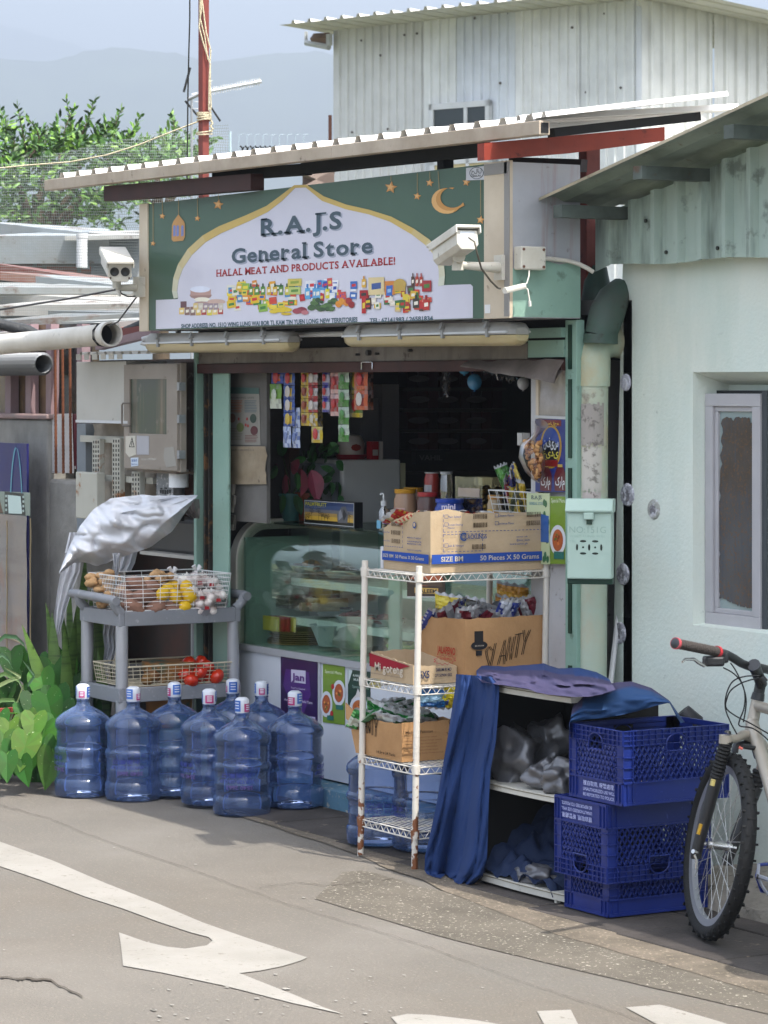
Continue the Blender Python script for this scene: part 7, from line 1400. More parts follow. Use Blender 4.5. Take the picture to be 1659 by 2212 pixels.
mb.tube([PY(1170, 915, -.03), PY(1160, 935, -.03)]+[PY(u, v, -.03) for u, v, r in vs_], [.03, .012]+[r for u, v, r in vs_], 14); P(mb, 'bag', glassy('film', 'f2ece4', .98, .3, .12), fb, sm=70)
mb = MB(); mb.box(PY(1126, 950, .02).x, PY(1136, 950, .02).x, .0, .04, PY(1130, 962, .02).z, PY(1130, 935, .02).z, 'a8a6a2'); ONE(mb, 'wall_switch', PRT, 'small pale switch box on the edge of the right partition', 'switch')
# ================================================================ water bottles
BOT = bpy.data.materials.new('blue_bottle'); BOT.use_nodes = True; b_ = BOT.node_tree.nodes['Principled BSDF']
b_.inputs['Base Color'].default_value = (*lin('6484c0'), 1); b_.inputs['Roughness'].default_value = .1; b_.inputs['Specular IOR Level'].default_value = .8
_n = BOT.node_tree; _t = _n.nodes.new('ShaderNodeBsdfTransparent'); _t.inputs[0].default_value = (*lin('d9e4fa'), 1); _x = _n.nodes.new('ShaderNodeMixShader'); _f = _n.nodes.new('ShaderNodeFresnel'); _f.inputs[0].default_value = 1.6
_m = _n.nodes.new('ShaderNodeMapRange'); _m.inputs[2].default_value = .5; _m.inputs[3].default_value = .08; _m.inputs[4].default_value = .8; _n.links.new(_f.outputs[0], _m.inputs[0]); _n.links.new(_m.outputs[0], _x.inputs[0]); _n.links.new(_t.outputs[0], _x.inputs[1]); _n.links.new(b_.outputs[0], _x.inputs[2]); _g = _n.nodes.new('ShaderNodeBsdfGlossy'); _g.inputs[1].default_value = .08; _y = _n.nodes.new('ShaderNodeMixShader'); _h = _n.nodes.new('ShaderNodeFresnel'); _h.inputs[0].default_value = 1.5; _n.links.new(_h.outputs[0], _y.inputs[0]); _n.links.new(_x.outputs[0], _y.inputs[1]); _n.links.new(_g.outputs[0], _y.inputs[2]); _n.links.new(_y.outputs[0], _n.nodes['Material Output'].inputs[0])
def bottle_proto():
    t = T('water_bottle', 'x', 'water bottle', (0, 0, 0), 'big blue water bottles'); r = .134; k = .93
    pr = [(0, .004), (.115, .0), (.129, .008), (r, .025), (r, .075), (.131, .083), (.125, .09), (.125, .135), (.128, .14), (.128, .148), (.125, .153), (.125, .2), (.130, .205), (r, .213), (r, .228), (.130, .236), (.124, .242), (.124, .318), (.130, .325), (r, .335), (r, .352), (.129, .366), (.115, .382), (.088, .402), (.058, .418), (.038, .428), (.031, .438), (.030, .452), (.033, .456), (.033, .462), (.029, .466), (.027, .50), (0, .50)]
    mb = MB(); mb.lathe(pr, (0, 0, 0), 40); P(mb, 'body', BOT, t, sm=35)
    mb = MB('c2c8d2'); n = 16; mb.lathe([(.031, .462), (.0325, .47), (.033, .50), (.0325, .522), (.026, .528), (.018, .533), (0, .53)], (0, 0, 0), 20, 'c4c8d0')
    for a0, a1, z0, z1, c in ((0, 70, .47, .52, '2c5aa8'), (100, 170, .468, .505, 'a82a6a'), (190, 260, .475, .522, '3c6ab8'), (290, 340, .47, .50, 'b03a78')):
        mb.add([(.0338*math.cos(R(a0+(a1-a0)*i/5)), .0338*math.sin(R(a0+(a1-a0)*i/5)), z_) for z_ in (z0, z1) for i in range(6)], [(i, i+1, 7+i, 6+i) for i in range(5)], c)
        for j in range(3): zz = z0+(z1-z0)*(.25+.25*j); mb.add([(.0342*math.cos(R(a0+(a1-a0)*i/5)), .0342*math.sin(R(a0+(a1-a0)*i/5)), z_) for z_ in (zz, zz+.004) for i in range(1, 5)], [(i, i+1, 5+i, 4+i) for i in range(3)], 'd0d4dc')
    P(mb, 'cap', PRG, t, sm=50)
    mb = MB()
    def wrap(st, a0, a1, z_, h_, col, bold=.01):
        vs, fs, w_ = glyphs(st, bold); s = h_/.72; q = (a1-a0)
        mb.add([(.1345*math.cos(R(a0+q*(a/w_))), .1345*math.sin(R(a0+q*(a/w_))), z_+b*s) for a, b in vs], fs, col)
    # the lettering faces outwards on two sides; it was printed upside-down on the upturned bottle
    for off in (0, 180):
        wrap('\u6c34\u679c\u6a02\u5718', 100+off, 40+off, .20, -.018, '1c2c84'); wrap('WATER GROUP', 106+off, 34+off, .172, -.016, '34428c', .02); wrap('2540 2663', 104+off, 50+off, .145, -.018, '54407c', .02)
    P(mb, 'print', PRT, t); return t
def at_(u, s): p = PD(u, 835, s); return (p.x, p.y, .0)
proto = bottle_proto()
spots = [(179, 453, 10, 'leftmost of the blue water bottles, beside the caladium leaves', .0), (288, 457, 70, 'second blue water bottle from the left, in front of the trolley post', .0), (377, 454, 130, 'third blue water bottle from the left, pink cap, partly hidden', .012), (452, 464.5, 200, 'blue water bottle just left of the foremost one, blue cap', .012), (523, 473.5, 250, 'foremost blue water bottle in the middle of the row', .0), (503, 449, 300, 'blue water bottle hidden behind the foremost one, blue and white cap', .012), (565, 452.5, 20, 'blue water bottle at the back, against the counter and left of the purple poster', .012), (637, 467.5, 160, 'blue water bottle nearest the purple poster, pink cap, right end of the row', .012), (816, 509, 90, 'capless-looking blue bottle standing behind the wire shelf', .012), (915, 515, 190, 'blue bottle mostly hidden between wire shelf and blue cloth', .012)]
for i, (u, s, rz, lb, z_) in enumerate(spots):
    x, y, _ = at_(u, s); o = proto if i == 0 else dup(proto, (x, y, z_), R(rz))
    o.location = (x, y, z_); o.rotation_euler = (0, 0, R(rz)); o['label'] = lb
    if i >= 8: o['label'] = ('blue water bottle standing behind the front legs of the wire shelf' if i == 8 else lb); o.scale = (1.0, 1.0, .93)
# ================================================================ wire shelf
SX0, SX1, SY0, SY1 = 1.17, 1.604, -.585, .03
ws = T('wire_shelf', 'white wire rack on four ringed posts, rusting near the floor', 'shelf', ((SX0+SX1)/2, (SY0+SY1)/2, 0))
WSM = mat('white_rack', 'cdc8bf', rough=.45, var=('b8b1a5', 6, .4), dirt=('8a5a3a', 16, .8, .35)); 
RUS = bpy.data.materials.new('rusting_post'); RUS.use_nodes = True; nt = RUS.node_tree; b_ = nt.nodes['Principled BSDF']
nz_ = nt.nodes.new('ShaderNodeTexNoise'); nz_.inputs['Scale'].default_value = 35; nz_.inputs['Detail'].default_value = 6; tc_ = nt.nodes.new('ShaderNodeTexCoord'); nt.links.new(tc_.outputs['Object'], nz_.inputs['Vector'])
sx_ = nt.nodes.new('ShaderNodeSeparateXYZ'); nt.links.new(tc_.outputs['Object'], sx_.inputs[0]); mr_ = nt.nodes.new('ShaderNodeMapRange'); nt.links.new(sx_.outputs[2], mr_.inputs[0]); mr_.inputs[1].default_value = .6; mr_.inputs[2].default_value = .15; mr_.inputs[3].default_value = -.2; mr_.inputs[4].default_value = .1
ad_ = nt.nodes.new('ShaderNodeMath'); nt.links.new(nz_.outputs[0], ad_.inputs[0]); nt.links.new(mr_.outputs[0], ad_.inputs[1]); m2_ = nt.nodes.new('ShaderNodeMapRange'); nt.links.new(ad_.outputs[0], m2_.inputs[0]); m2_.inputs[1].default_value = .56; m2_.inputs[2].default_value = .6
mx_2 = nt.nodes.new('ShaderNodeMix'); mx_2.data_type = 'RGBA'; nt.links.new(m2_.outputs[0], mx_2.inputs[0]); mx_2.inputs[6].default_value = (*lin('cbc5bb'), 1); mx_2.inputs[7].default_value = (*lin('7a4a2c'), 1); nt.links.new(mx_2.outputs[2], b_.inputs['Base Color']); b_.inputs['Roughness'].default_value = .5
lean = lambda z_: .03*(z_-.6)
for x in (SX0, SX1):
    for y in (SY0, SY1):
        mb = MB(); pts = []; rr = []
        for i in range(49):
            z_ = 1.228*i/48; pts += [(x+lean(z_), y, z_)]; rr += [.0128 if i % 2 else .0135]
        mb.tube(pts, rr, 12)
        for z_ in (1.19, .735, .413, .152): mb.lathe([(.017, -.018), (.0185, .018)], (x+lean(z_), y, z_-.008), 14)
        for i in range(1, 40): mb.lathe([(.0137, -.0005), (.0137, .0008)], (x+lean(.03*i), y, .03*i), 12)
        P(mb, 'post', RUS, ws, sm=50)
for z_ in (1.19, .735, .413, .152):
    mb = MB(); c = [(SX0, SY0), (SX1, SY0), (SX1, SY1), (SX0, SY1)]; l_ = lean(z_)
    for i in range(4):
        a = Vector((*c[i], 0)); b = Vector((*c[(i+1) % 4], 0)); a.x += l_; b.x += l_
        for q in (0, -.028): mb.tube([a+UP*(z_+q), b+UP*(z_+q)], .003, 6)
        n = int((b-a).length/.022); mb.tube([a.lerp(b, k/n)+UP*(z_-(.0 if k % 2 else .028)) for k in range(n+1)], .0021, 5)
    n = 26
    for k in range(1, n): y = SY0+(SY1-SY0)*k/n; mb.tube([(SX0+l_, y, z_+.003), (SX1+l_, y, z_+.003)], .0016, 4)
    for x in (SX0+.14, SX0+.29): mb.tube([(x+l_, SY0, z_-.002), (x+l_, SY1, z_-.002)], .0028, 5)
    P(mb, 'wire_tier', WSM, ws)
# ---- cartons
def open_box(t, x0, x1, y0, y1, z0, hs, m, th=.004, nm='carton', drop=None):
    """four walls with a torn, uneven top edge; hs gives the heights at the corners (fl, fr, br, bl)"""
    mb = MB(); c = [(x0, y0), (x1, y0), (x1, y1), (x0, y1)]; cen = Vector(((x0+x1)/2, (y0+y1)/2, 0)); n = 14
    for i in range(4):
        a = Vector((*c[i], 0)); b = Vector((*c[(i+1) % 4], 0)); h0, h1 = hs[i], hs[(i+1) % 4]; vo = []
        nn = Vector((b.y-a.y, -(b.x-a.x), 0)).normalized()
        for k in range(n+1):
            t_ = k/n; p = a.lerp(b, t_); h_ = h0+(h1-h0)*t_+(.006*noise.noise(Vector((k*.7, i*3.1, x0*9))) if 0 < k < n else 0); bow = nn*.006*math.sin(t_*3.14159)
            if drop: h_ += drop(i, t_)
            vo += [p+UP*z0, p+UP*(z0+h_)+bow, p-nn*th+UP*(z0+h_)+bow, p-nn*th+UP*(z0+.002)]
        mb.add(vo, [(4*k+j, 4*k+4+j, 4*k+5+j, 4*k+1+j) for k in range(n) for j in (0, 1, 2)])
    mb.box(x0+.001, x1-.001, y0+.001, y1-.001, z0+.0005, z0+.004); return P(mb, nm, m, t)
def bars(mb, fn, x, y, w_, h_, d, col='4a3c2e'):
    random.seed(int(x*1000)+int(y*999)); q = x
    while q < x+w_: k = rnd(.001, .0032); mb.flat([(q, y), (q+k, y), (q+k, y+h_), (q, y+h_)], fn, d, col); q += k+rnd(.0012, .003)
# top carton
x1 = SX1+lean(1.19)-.012; q = PX(930, 1237, x1); y0 = max(q.y, SY0+.01); y1 = PX(1176, 1237, x1).y; x0 = PY(829, 1225, y0).x; z0 = 1.196
H0 = PX(930, 1105, x1).z-z0; H1 = PX(1176, 1107, x1).z-z0; HL = PY(829, 1140, y0).z-z0
cr = T('crackers_carton', 'big torn-open cardboard carton printed SIZE BM with a blue band, topmost on the wire shelf', 'carton', ((x0+x1)/2, (y0+y1)/2, z0), 'cartons on the wire shelf')
open_box(cr, x0, x1, y0, y1, z0, (HL, H0, H1, .22), CARD2, drop=lambda i, t: (.035*math.sin(min(1, t*1.6)*3.14)*0+(.02*math.sin(t*3.1) if i == 0 else (-.018*math.exp(-((t-.33)/.12)**2)+.012*math.sin(t*6) if i == 1 else 0))))
L1 = y1-y0; L0 = x1-x0; fr1 = RIGHT(x1, y0, z0); fr0 = FRONT(x0, z0, y0); mb = MB(); D1 = .0085; BL = '2c4a94'; TXC = '3a5284'
for (fn, L_) in ((fr1, L1), (fr0, L0)): mb.add([fn(a*L_, b, D1-.001*0) for a, b in ((0.002, .037), (.25, .037), (.5, .037), (.75, .037), (.998, .037), (.998, .075), (.75, .075), (.5, .075), (.25, .075), (.002, .075))], [(0, 1, 8, 9), (1, 2, 7, 8), (2, 3, 6, 7), (3, 4, 5, 6)], BL)
D2 = D1+.0008; 
mb.text('SIZE BM', fr1, L1*.08, L1*.27, .046, .02, D2, 'b9b0a0', .02); mb.text('50 Pieces X 50 Grams', fr1, L1*.42, L1*.94, .046, .02, D2, 'b9b0a0', .01); mb.text('SIZE BM  50 Pieces X 50 Grams', fr0, L0*.02, L0*.9, .05, .014, D2, 'b9b0a0', .01)
mb.text('CRACKLINGS', fr1, L1*.26, L1*.48, .135, .018, D2, TXC, .01, serif=True); mb.text('C', fr1, L1*.245, L1*.30, .128, .034, D2, TXC, .02)
for s_, a, b, z_ in (('Plain Salted', .14, .25, .222), ('Tomato Ketchup', .14, .27, .19), ('Flavor', .14, .2, .178), ('Cheese Flavor', .58, .72, .222), ('Barbecue Flavor', .58, .72, .19), ('Salt & Vinegar', .14, .28, .105), ('savor.uk', .74, .84, .135), ('@savor_snacks', .74, .86, .12), ('www.savor.ph', .68, .84, .105)): mb.text(s_, fr1, L1*a, L1*b, z_, .009 if b-a > .1 else .007, D2, TXC, .005)
for a, z_ in ((.11, .22), (.11, .188), (.55, .22), (.55, .188), (.11, .103)):
    for u0, u1, w0, w1 in ((0, .018, 0, .0015), (0, .018, .014, .0155), (0, .0015, 0, .0155), (.0165, .018, 0, .0155)): mb.flat([(L1*a+u0, z_+w0), (L1*a+u1, z_+w0), (L1*a+u1, z_+w1), (L1*a+u0, z_+w1)], fr1, D2, TXC)
for a, z_ in ((.36, .215), (.36, .18), (.83, .218), (.83, .183), (.35, .092)): bars(mb, fr1, L1*a, z_, L1*.12, .02, D2)
def dash(fn, a0, b0, a1, b1, d):
    v = Vector((a1-a0, b1-b0)); n = int(v.length/.009); v /= n
    for i in range(0, n, 2): p = Vector((a0, b0))+v*i; s = Vector((-v.y, v.x)).normalized()*.0012; mb.add([fn(*(p-s), d), fn(*(p+v*1.2-s), d), fn(*(p+v*1.2+s), d), fn(*(p+s), d)], [(0, 1, 2, 3)], TXC)
for a in ((.1, .165, .97, .165), (.1, .165, .1, .235), (.97, .165, .97, .235), (.1, .085, .44, .085), (.1, .155, .44, .155), (.1, .085, .1, .155), (.44, .085, .44, .155)): dash(fr1, L1*a[0], a[1], L1*a[2], a[3], D2)
for i in range(3): bars(mb, fr0, L0*.2, .11+.035*i, L0*.2, .018, D2); mb.text('Cheese Flavor', fr0, L0*.02, L0*.18, .115+.035*i, .007, D2, TXC)
dash(fr0, L0*.02, .095, L0*.45, .095, D2); dash(fr0, L0*.45, .095, L0*.45, .2, D2)
for s_, z_ in (('MANUFACTURED BY', .135), ('LAWRENCE', .12), ('MARKETING CORP.', .11), ('PRODUCT OF THE PHILIPPINES', .085)): mb.text(s_, fr0, L0*.55, L0*.85, z_, .006, D2, TXC, .01)
mb.disc(L0*.7, .19, .014, fr0, D2, TXC, n=10); mb.disc(L0*.7, .192, .009, fr0, D2+.0004, 'b5a084', n=8); P(mb, 'print', PRC, cr)
for i, (yy, xx) in enumerate(((.04, .05), (.12, .2), (.26, .12), (.08, .12), (.3, .25), (.02, .2))): bag('red and cream snack bag at the left of the topmost carton' if i in (0, 3) else 'red snack bag showing over the rim of the topmost carton', 'snack bags in the topmost carton', (x0+xx, y0+yy+.03, z0+(.2 if i in (0, 3) else .205)), .14, .17, .04, ('a82c28', 'c8b890', 'b8a040') if i % 2 == 0 else ('c8bc98', 'a82828', 'b04030'), 70, 8*(i-3), 20*i, 10+i)
mb = MB('c8c8cc'); p = (x0-.02, y0-.02); mb.box(x0-.035, x0-.012, y0+.005, y0+.05, z0, z0+.09); ONE(mb, 'white_carton', PRT, 'small white carton squeezed left of the topmost cardboard box', 'carton')
# second tier
x1 = SX1-.01; z0 = .742; y0 = PX(1005, 1450, x1).y; y1 = PX(1191, 1450, x1).y+.0; x0 = PY(908, 1450, y0).x; H0 = PX(1005, 1338, x1).z-z0
s2 = T('snack_carton', 'large brown carton hand-lettered SLANTY in black outline, on the second shelf', 'carton', ((x0+x1)/2, (y0+y1)/2, z0), 'cartons on the wire shelf')
open_box(s2, x0, x1, y0, y1, z0, (H0-.01, H0, H0+.005, H0-.02), CARD); L1 = y1-y0; L0 = x1-x0; fr1 = RIGHT(x1, y0, z0); fr0 = FRONT(x0, z0, y0); mb = MB()
def stroke_word(fn, word, x, z_, h_, w_, d, col='2a2420', slant=.15, rise=.02, th=.0022):
    S_ = {'S': [[(1, .85), (.5, 1), (.1, .8), (.5, .5), (.9, .25), (.5, 0), (0, .15)]], 'L': [[(.3, 1), (0, 0), (.8, .05)]], 'A': [[(0, 0), (.6, 1), (.9, 0)], [(.2, .35), (.8, .35)]], 'N': [[(0, 0), (.2, 1), (.75, .05), (.95, 1)]], 'T': [[(0, .95), (1, 1)], [(.5, 1), (.4, 0)]], 'Y': [[(0, 1), (.4, .5), (.95, 1)], [(.4, .5), (.25, 0)]], 'J': [[(.9, 1), (.7, .1), (.2, .15)]], 'O': [[(.5, 1), (0, .5), (.5, 0), (1, .5), (.5, 1)]], 'E': [[(.9, 1), (.1, 1), (0, 0), (.8, 0)], [(.05, .5), (.7, .5)]], 'P': [[(0, 0), (.1, 1), (.8, .8), (.1, .5)]]}
    for i, ch in enumerate(word):
        for path in S_.get(ch, []):
            pts = [(x+i*w_*1.15+a*w_+b*h_*slant, z_+rise*i+b*h_) for a, b in path]
            for off in ((-.004, 0), (.004, .001)): mb.tube([fn(a+off[0], b+off[1], d) for a, b in pts], th, 4, col)
def draw(fn, word, x, z_, h_, w_, d, **k):
    stroke_word(fn, word, x, z_, h_, w_, d, **k)
stroke_word(fr1, 'SLANTY', L1*.19, .045, .1, .032, .008, rise=.012, th=.0016)
mb.prism([(L1*.1, .165), (L1*.2, .165), (L1*.2, .21), (L1*.1, .21)], lambda x, y, d=0: fr1(x, y, d+.0035), .001, '2c2a2a'); mb.disc(L1*.15, .152, .04, fr1, .0075, '2a2a2c', ry=.018); mb.prism([(L1*.12, .11), (L1*.18, .11), (L1*.18, .13), (L1*.12, .13)], fr1, .0075, '2a2a2c')
mb.text('BIG HOLSOM', fr1, L1*.1, L1*.2, .148, .006, .009, 'a39a90', .02)
mb.text('JALAPENO', fr0, L0*.42, L0*.82, .11, .03, .0085, 'a83a2c', .02); mb.text('ZDD M/V', fr0, L0*.48, L0*.75, .085, .01, .0085, 'a83a2c', .0)
P(mb, 'print', PRC, s2)
random.seed(12)
for i in range(15):
    c = [('2c3c8a', 'b4b8c4', 'a8acb8'), ('6a1c2c', 'a8a8ac', '7a2434'), ('9a9a9e', '6a1c28', 'b8b8bc'), ('2c3c8a', 'b4b8c4', '8a8e9c')][i % 4]; yy = y0+.03+(L1-.05)*i/14
    bag(['blue and white striped snack bag in the hand-lettered carton', 'wine-red snack bag in the hand-lettered carton', 'silver-backed snack bag in the hand-lettered carton'][min(i % 4, 2) if i % 4 < 3 else 0], 'snack bags in the hand-lettered carton', (x0+.06+.28*((i*.37) % 1)*.8, yy, z0+H0-.03+.04*((i*.61) % 1)), .11, .15, .035, c, 35+rnd(-10, 30), rnd(-30, 30), rnd(20, 110), 30+i)
for (u, v, y, c, lb) in ((973, 1312, .1, ('b8a010', 'c8b428', '8a7a10'), 'bright yellow snack bag behind the striped ones'), (1040, 1322, .08, ('1c1a10', '8a8a14', '2c2a14'), 'black and yellow snack bag behind the carton'), (1108, 1290, .1, ('c88a10', 'd8a428', 'b87a10'), 'orange-yellow snack bag, upper one by the white panel'), (1105, 1318, .09, ('c88a10', 'd8a428', 'b87a10'), 'orange-yellow snack bag, lower one by the white panel')): bag(lb, 'snack bags by the counter end', PY(u, v, y), .17, .12, .05, c, 10, 5, 20, u)
mb = MB(); mb.box(PY(950, 1400, .04).x, 1.47, .0, .10, .742, .93, '3a3630'); 
mi_y0 = SY0+.02; x1 = PY(892, 1450, mi_y0).x; x0 = PY(801, 1450, mi_y0).x; z0 = .742; y1 = PX(987, 1450, x1).y; HF = PY(801, 1407, mi_y0).z-z0
s3 = T('noodle_carton', 'low cardboard tray carton with a red panel reading Mi goreng', 'carton', ((x0+x1)/2, (mi_y0+y1)/2, z0), 'cartons on the wire shelf')
open_box(s3, x0, x1, mi_y0, y1, z0, (HF, HF-.03, HF-.045, HF), CARD2); L1 = y1-mi_y0; L0 = x1-x0; fr1 = RIGHT(x1, mi_y0, z0); fr0 = FRONT(x0, z0, mi_y0); mb = MB()
flatpoly(mb, [(.002, .05), (L0*.3, .045), (L0*.7, .055), (L0*.97, .075), (L0*.97, HF-.035), (.002, HF-.006)], fr0, .0075, '8a2430'); mb.text('Mi goreng', fr0, L0*.14, L0*.82, HF-.075, .035, .009, 'c0b4a4', .015, serif=True)
mb.text('GROSIR PT INDOFOOD CBP SUKSES MAKMUR', fr0, L0*.05, L0*.75, .02, .006, .0085, '6a6058'); mb.text('DIRUM RI MD', fr1, L1*.5, L1*.85, .05, .013, .0085, '2c3450', .02); mb.text('271509041002', fr1, L1*.48, L1*.86, .028, .012, .0085, '2c3450', .02); mb.text('5X5', fr1, L1*.12, L1*.35, .025, .03, .0085, '2c3450', .03)
st_ = [(L1*.7+(.055 if k % 2 else .042)*math.cos(k*.2618*1.0), .095+(.022 if k % 2 else .014)*math.sin(k*.2618)) for k in range(24)]
for (a, b) in zip(st_, st_[1:]+st_[:1]): mb.tube([fr1(*a, .008), fr1(*b, .008)], .0009, 4, '9a3038')
mb.text('MI INSTAN', fr1, L1*.6, L1*.8, .095, .008, .0085, '9a3038'); P(mb, 'print', PRC, s3)
# third tier
z0 = .42; y0 = SY0+.015; x1 = PY(868, 1640, y0).x; x0 = PY(768, 1640, y0).x; y1 = PX(985, 1640, x1).y; H0 = PY(868, 1562, y0).z-z0; HF = PY(768, 1545, y0).z-z0
s4 = T('snack_carton', 'brown carton hand-lettered SLANTY holding green snack bags, on the third shelf', 'carton', ((x0+x1)/2, (y0+y1)/2, z0), 'cartons on the wire shelf')
open_box(s4, x0, x1, y0, y1, z0, (HF+.02, H0, H0+.0, HF), CARD, drop=lambda i, t: -.015*math.sin(t*3) if i == 0 else 0)
mb = MB(); a = Vector((x0, y0, z0+HF+.01)); fl_ = [a, a+Vector((-.085, .0, .035)), a+Vector((-.075, -.004, -.03)), a+Vector((-.03, -.002, -.05)), a+Vector((-.035, -.0, -.08)), a+Vector((0, 0, -.16))]
mb.add(fl_+[q+Vector((0, .004, 0)) for q in fl_], [tuple(range(6)), tuple(range(11, 5, -1))]+[(k, 6+k, 6+(k+1) % 6, (k+1) % 6) for k in range(6)]); P(mb, 'flap', CARD, s4)
L1 = y1-y0; L0 = x1-x0; fr1 = RIGHT(x1, y0, z0); fr0 = FRONT(x0, z0, y0); mb = MB()
stroke_word(fr0, 'SLANTY', L0*.06, .10, .07, .026, .008, slant=.0, rise=-.003, th=.0013); stroke_word(fr1, 'SL', L1*.82, .1, .07, .026, .008, rise=0, th=.0013)
mb.text('14.5g x 24 Packs', fr0, L0*.5, L0*.9, .02, .012, .0085, '4a382a', .02); mb.text('Made in Pakistan', fr1, L1*.05, L1*.55, .115, .012, .0085, '4a382a', .01)
for i in range(6): mb.text('Manufactured by Kolson Private Limited', fr1, L1*.05, L1*rnd(.6, .8), .095-.013*i, .006, .0085, '7a5a40')
P(mb, 'print', PRC, s4); random.seed(14)
for i in range(14):
    c = [('1f7a34', 'c0c8bc', '7ac078'), ('145a28', '2c8a44', 'a8b0a4'), ('b4bab6', '1c6a2c', 'c8ccc8')][i % 3]; yy = y0+.03+(L1-.06)*i/13
    bag(['green and white snack bag lying in the third-shelf carton', 'dark green snack bag in the third-shelf carton', 'silver-backed green snack bag in the third-shelf carton'][i % 3], 'green snack bags in the third-shelf carton', (x0+.04+.2*((i*.43) % 1), yy, z0+H0-.02+.05*((i*.57) % 1)), .15, .13, .045, c, 60+rnd(-20, 25), rnd(-20, 20), rnd(20, 110), 60+i)
for (u, v, c, lb) in ((935, 1507, ('1c5a9a', '8ab0c8', '2c7ab0'), 'light blue packet at the back of the third shelf'), (960, 1500, ('c8b414', 'd8c828', 'b8a010'), 'plain yellow packet at the back of the third shelf'), (975, 1508, ('1c3c7a', 'c8b020', '2c4c8a'), 'dark blue packet at the back right of the third shelf')): bag(lb, 'packets at the back of the third shelf', PX(u, v, 1.5), .12, .09, .04, c, 10, 5, 80, u)
# ================================================================ low cabinet with cloths
cb = T('low_cabinet', 'white board cabinet with black inside, half covered by blue cloths', 'cabinet', (2.3, -.35, 0)); KX0, KX1, KY0, KY1 = 2.02, 2.66, -.55, -.16
mb = MB()
BRD = mat('board_white', 'c2bfb6', rough=.5, var=('a8a498', 5, .5), dirt=('6a5c4a', 18, .7, .37))
for z0, z1, c in ((.768, .795, 0), (.385, .41, 0), (.02, .05, 0)):
    mb = MB(); n = 10; vv = []
    for i in range(n+1): x = KX0+(KX1-KX0)*i/n; yb = KY0-.012*math.sin(i/n*3.14); vv += [(x, yb, z0), (x, yb, z1), (x, KY1, z1), (x, KY1, z0)]
    mb.add(vv, [(4*i+j, 4*i+4+j, 4*i+4+(j+1) % 4, 4*i+(j+1) % 4) for i in range(n) for j in range(4)]+[(0, 1, 2, 3), tuple(4*n+3-j for j in range(4))]); P(mb, 'shelf_board', BRD, cb)
    mb = MB('77705f'); mb.tube([(KX0+(KX1-KX0)*i/n, KY0-.012*math.sin(i/n*3.14)-.001, z1-.006) for i in range(n+1)], .002, 4); P(mb, 'edge_groove', PLA, cb)
mb = MB(); mb.box(KX0, KX0+.02, KY0+.01, KY1, 0, .768); mb.box(KX0, KX1, KY1, KY1+.01, 0, .77); mb.box(KX1-.01, KX1, KY0+.02, KY1, .0, .768); P(mb, 'side_panels', mat('cabinet_dark', '141414', rough=.9), cb)
mb = MB(); p = PY(1203, 1960, KY0); mb.box(p.x-.015, p.x, KY0-.002, KY0+.015, 0, .022); P(mb, 'leg', BRD, cb)
mb = MB(); mb.tube([PY(1130, 1700, -.3), PY(1145, 1500, -.3)], .008, 6); mb.tube([PY(1110, 1880, -.3), PY(1128, 1710, -.3)], .008, 6); P(mb, 'inner_strut', mat('strut', '55524e'), cb)
CL = bpy.data.materials.new('blue_cloth'); CL.use_nodes = True; nt = CL.node_tree; b_ = nt.nodes['Principled BSDF']; at = nt.nodes.new('ShaderNodeAttribute'); at.attribute_name = 'col'
nz_ = nt.nodes.new('ShaderNodeTexNoise'); nz_.inputs['Scale'].default_value = 260; bp = nt.nodes.new('ShaderNodeBump'); bp.inputs['Strength'].default_value = .15; bp.inputs['Distance'].default_value = .002; nt.links.new(nz_.outputs[0], bp.inputs['Height']); nt.links.new(bp.outputs[0], b_.inputs['Normal'])
nt.links.new(at.outputs[0], b_.inputs['Base Color']); b_.inputs['Roughness'].default_value = .75; b_.inputs['Specular IOR Level'].default_value = .25
def cloth(rows, fn, nu, nv, colf, th=.0):
    """rows: outline rows as (left point, right point); fn(u, v, s, t) -> 3D"""
    mb = MB(); vv = []; cc = []
    for j in range(nv+1):
        t = j/nv*(len(rows)-1); k = min(int(t), len(rows)-2); f = t-k; L0 = [rows[k][0][q]*(1-f)+rows[k+1][0][q]*f for q in (0, 1)]; L1 = [rows[k][1][q]*(1-f)+rows[k+1][1][q]*f for q in (0, 1)]
        for i in range(nu+1):
            s = i/nu; u = L0[0]*(1-s)+L1[0]*s; v = L0[1]*(1-s)+L1[1]*s; vv.append(fn(u, v, s, j/nv)); cc.append(colf(u, v, s, j/nv))
    for j in range(nv):
        for i in range(nu): k = j*(nu+1)+i; mb.add([vv[k], vv[k+nu+1], vv[k+nu+2], vv[k+1]], [(0, 1, 2, 3)], cc[k])
    # weld
    m = MB(); m.v = [tuple(q) for q in vv]; m.f = [(j*(nu+1)+i, (j+1)*(nu+1)+i, (j+1)*(nu+1)+i+1, j*(nu+1)+i+1) for j in range(nv) for i in range(nu)]; m.c = [cc[f[0]] for f in m.f]; return m
def mixc(a, b, t): a, b = lin(a), lin(b); t = max(0, min(1, t)); return tuple(a[k]*(1-t)+b[k]*t for k in range(3))
B1 = '1f3868'; B2 = '1a305c'; PU = '3e3a56'
rows = [((985, 1456), (1062, 1462)), ((984, 1481), (1079, 1482)), ((975, 1540), (1076, 1540)), ((965, 1604), (1071, 1604)), ((955, 1662), (1060, 1662)), ((944, 1730), (1056, 1730)), ((930, 1798), (1054, 1798)), ((918, 1850), (1052, 1855)), ((917, 1880), (1043, 1890)), ((925, 1893), (1022, 1912)), ((945, 1900), (1008, 1918))]
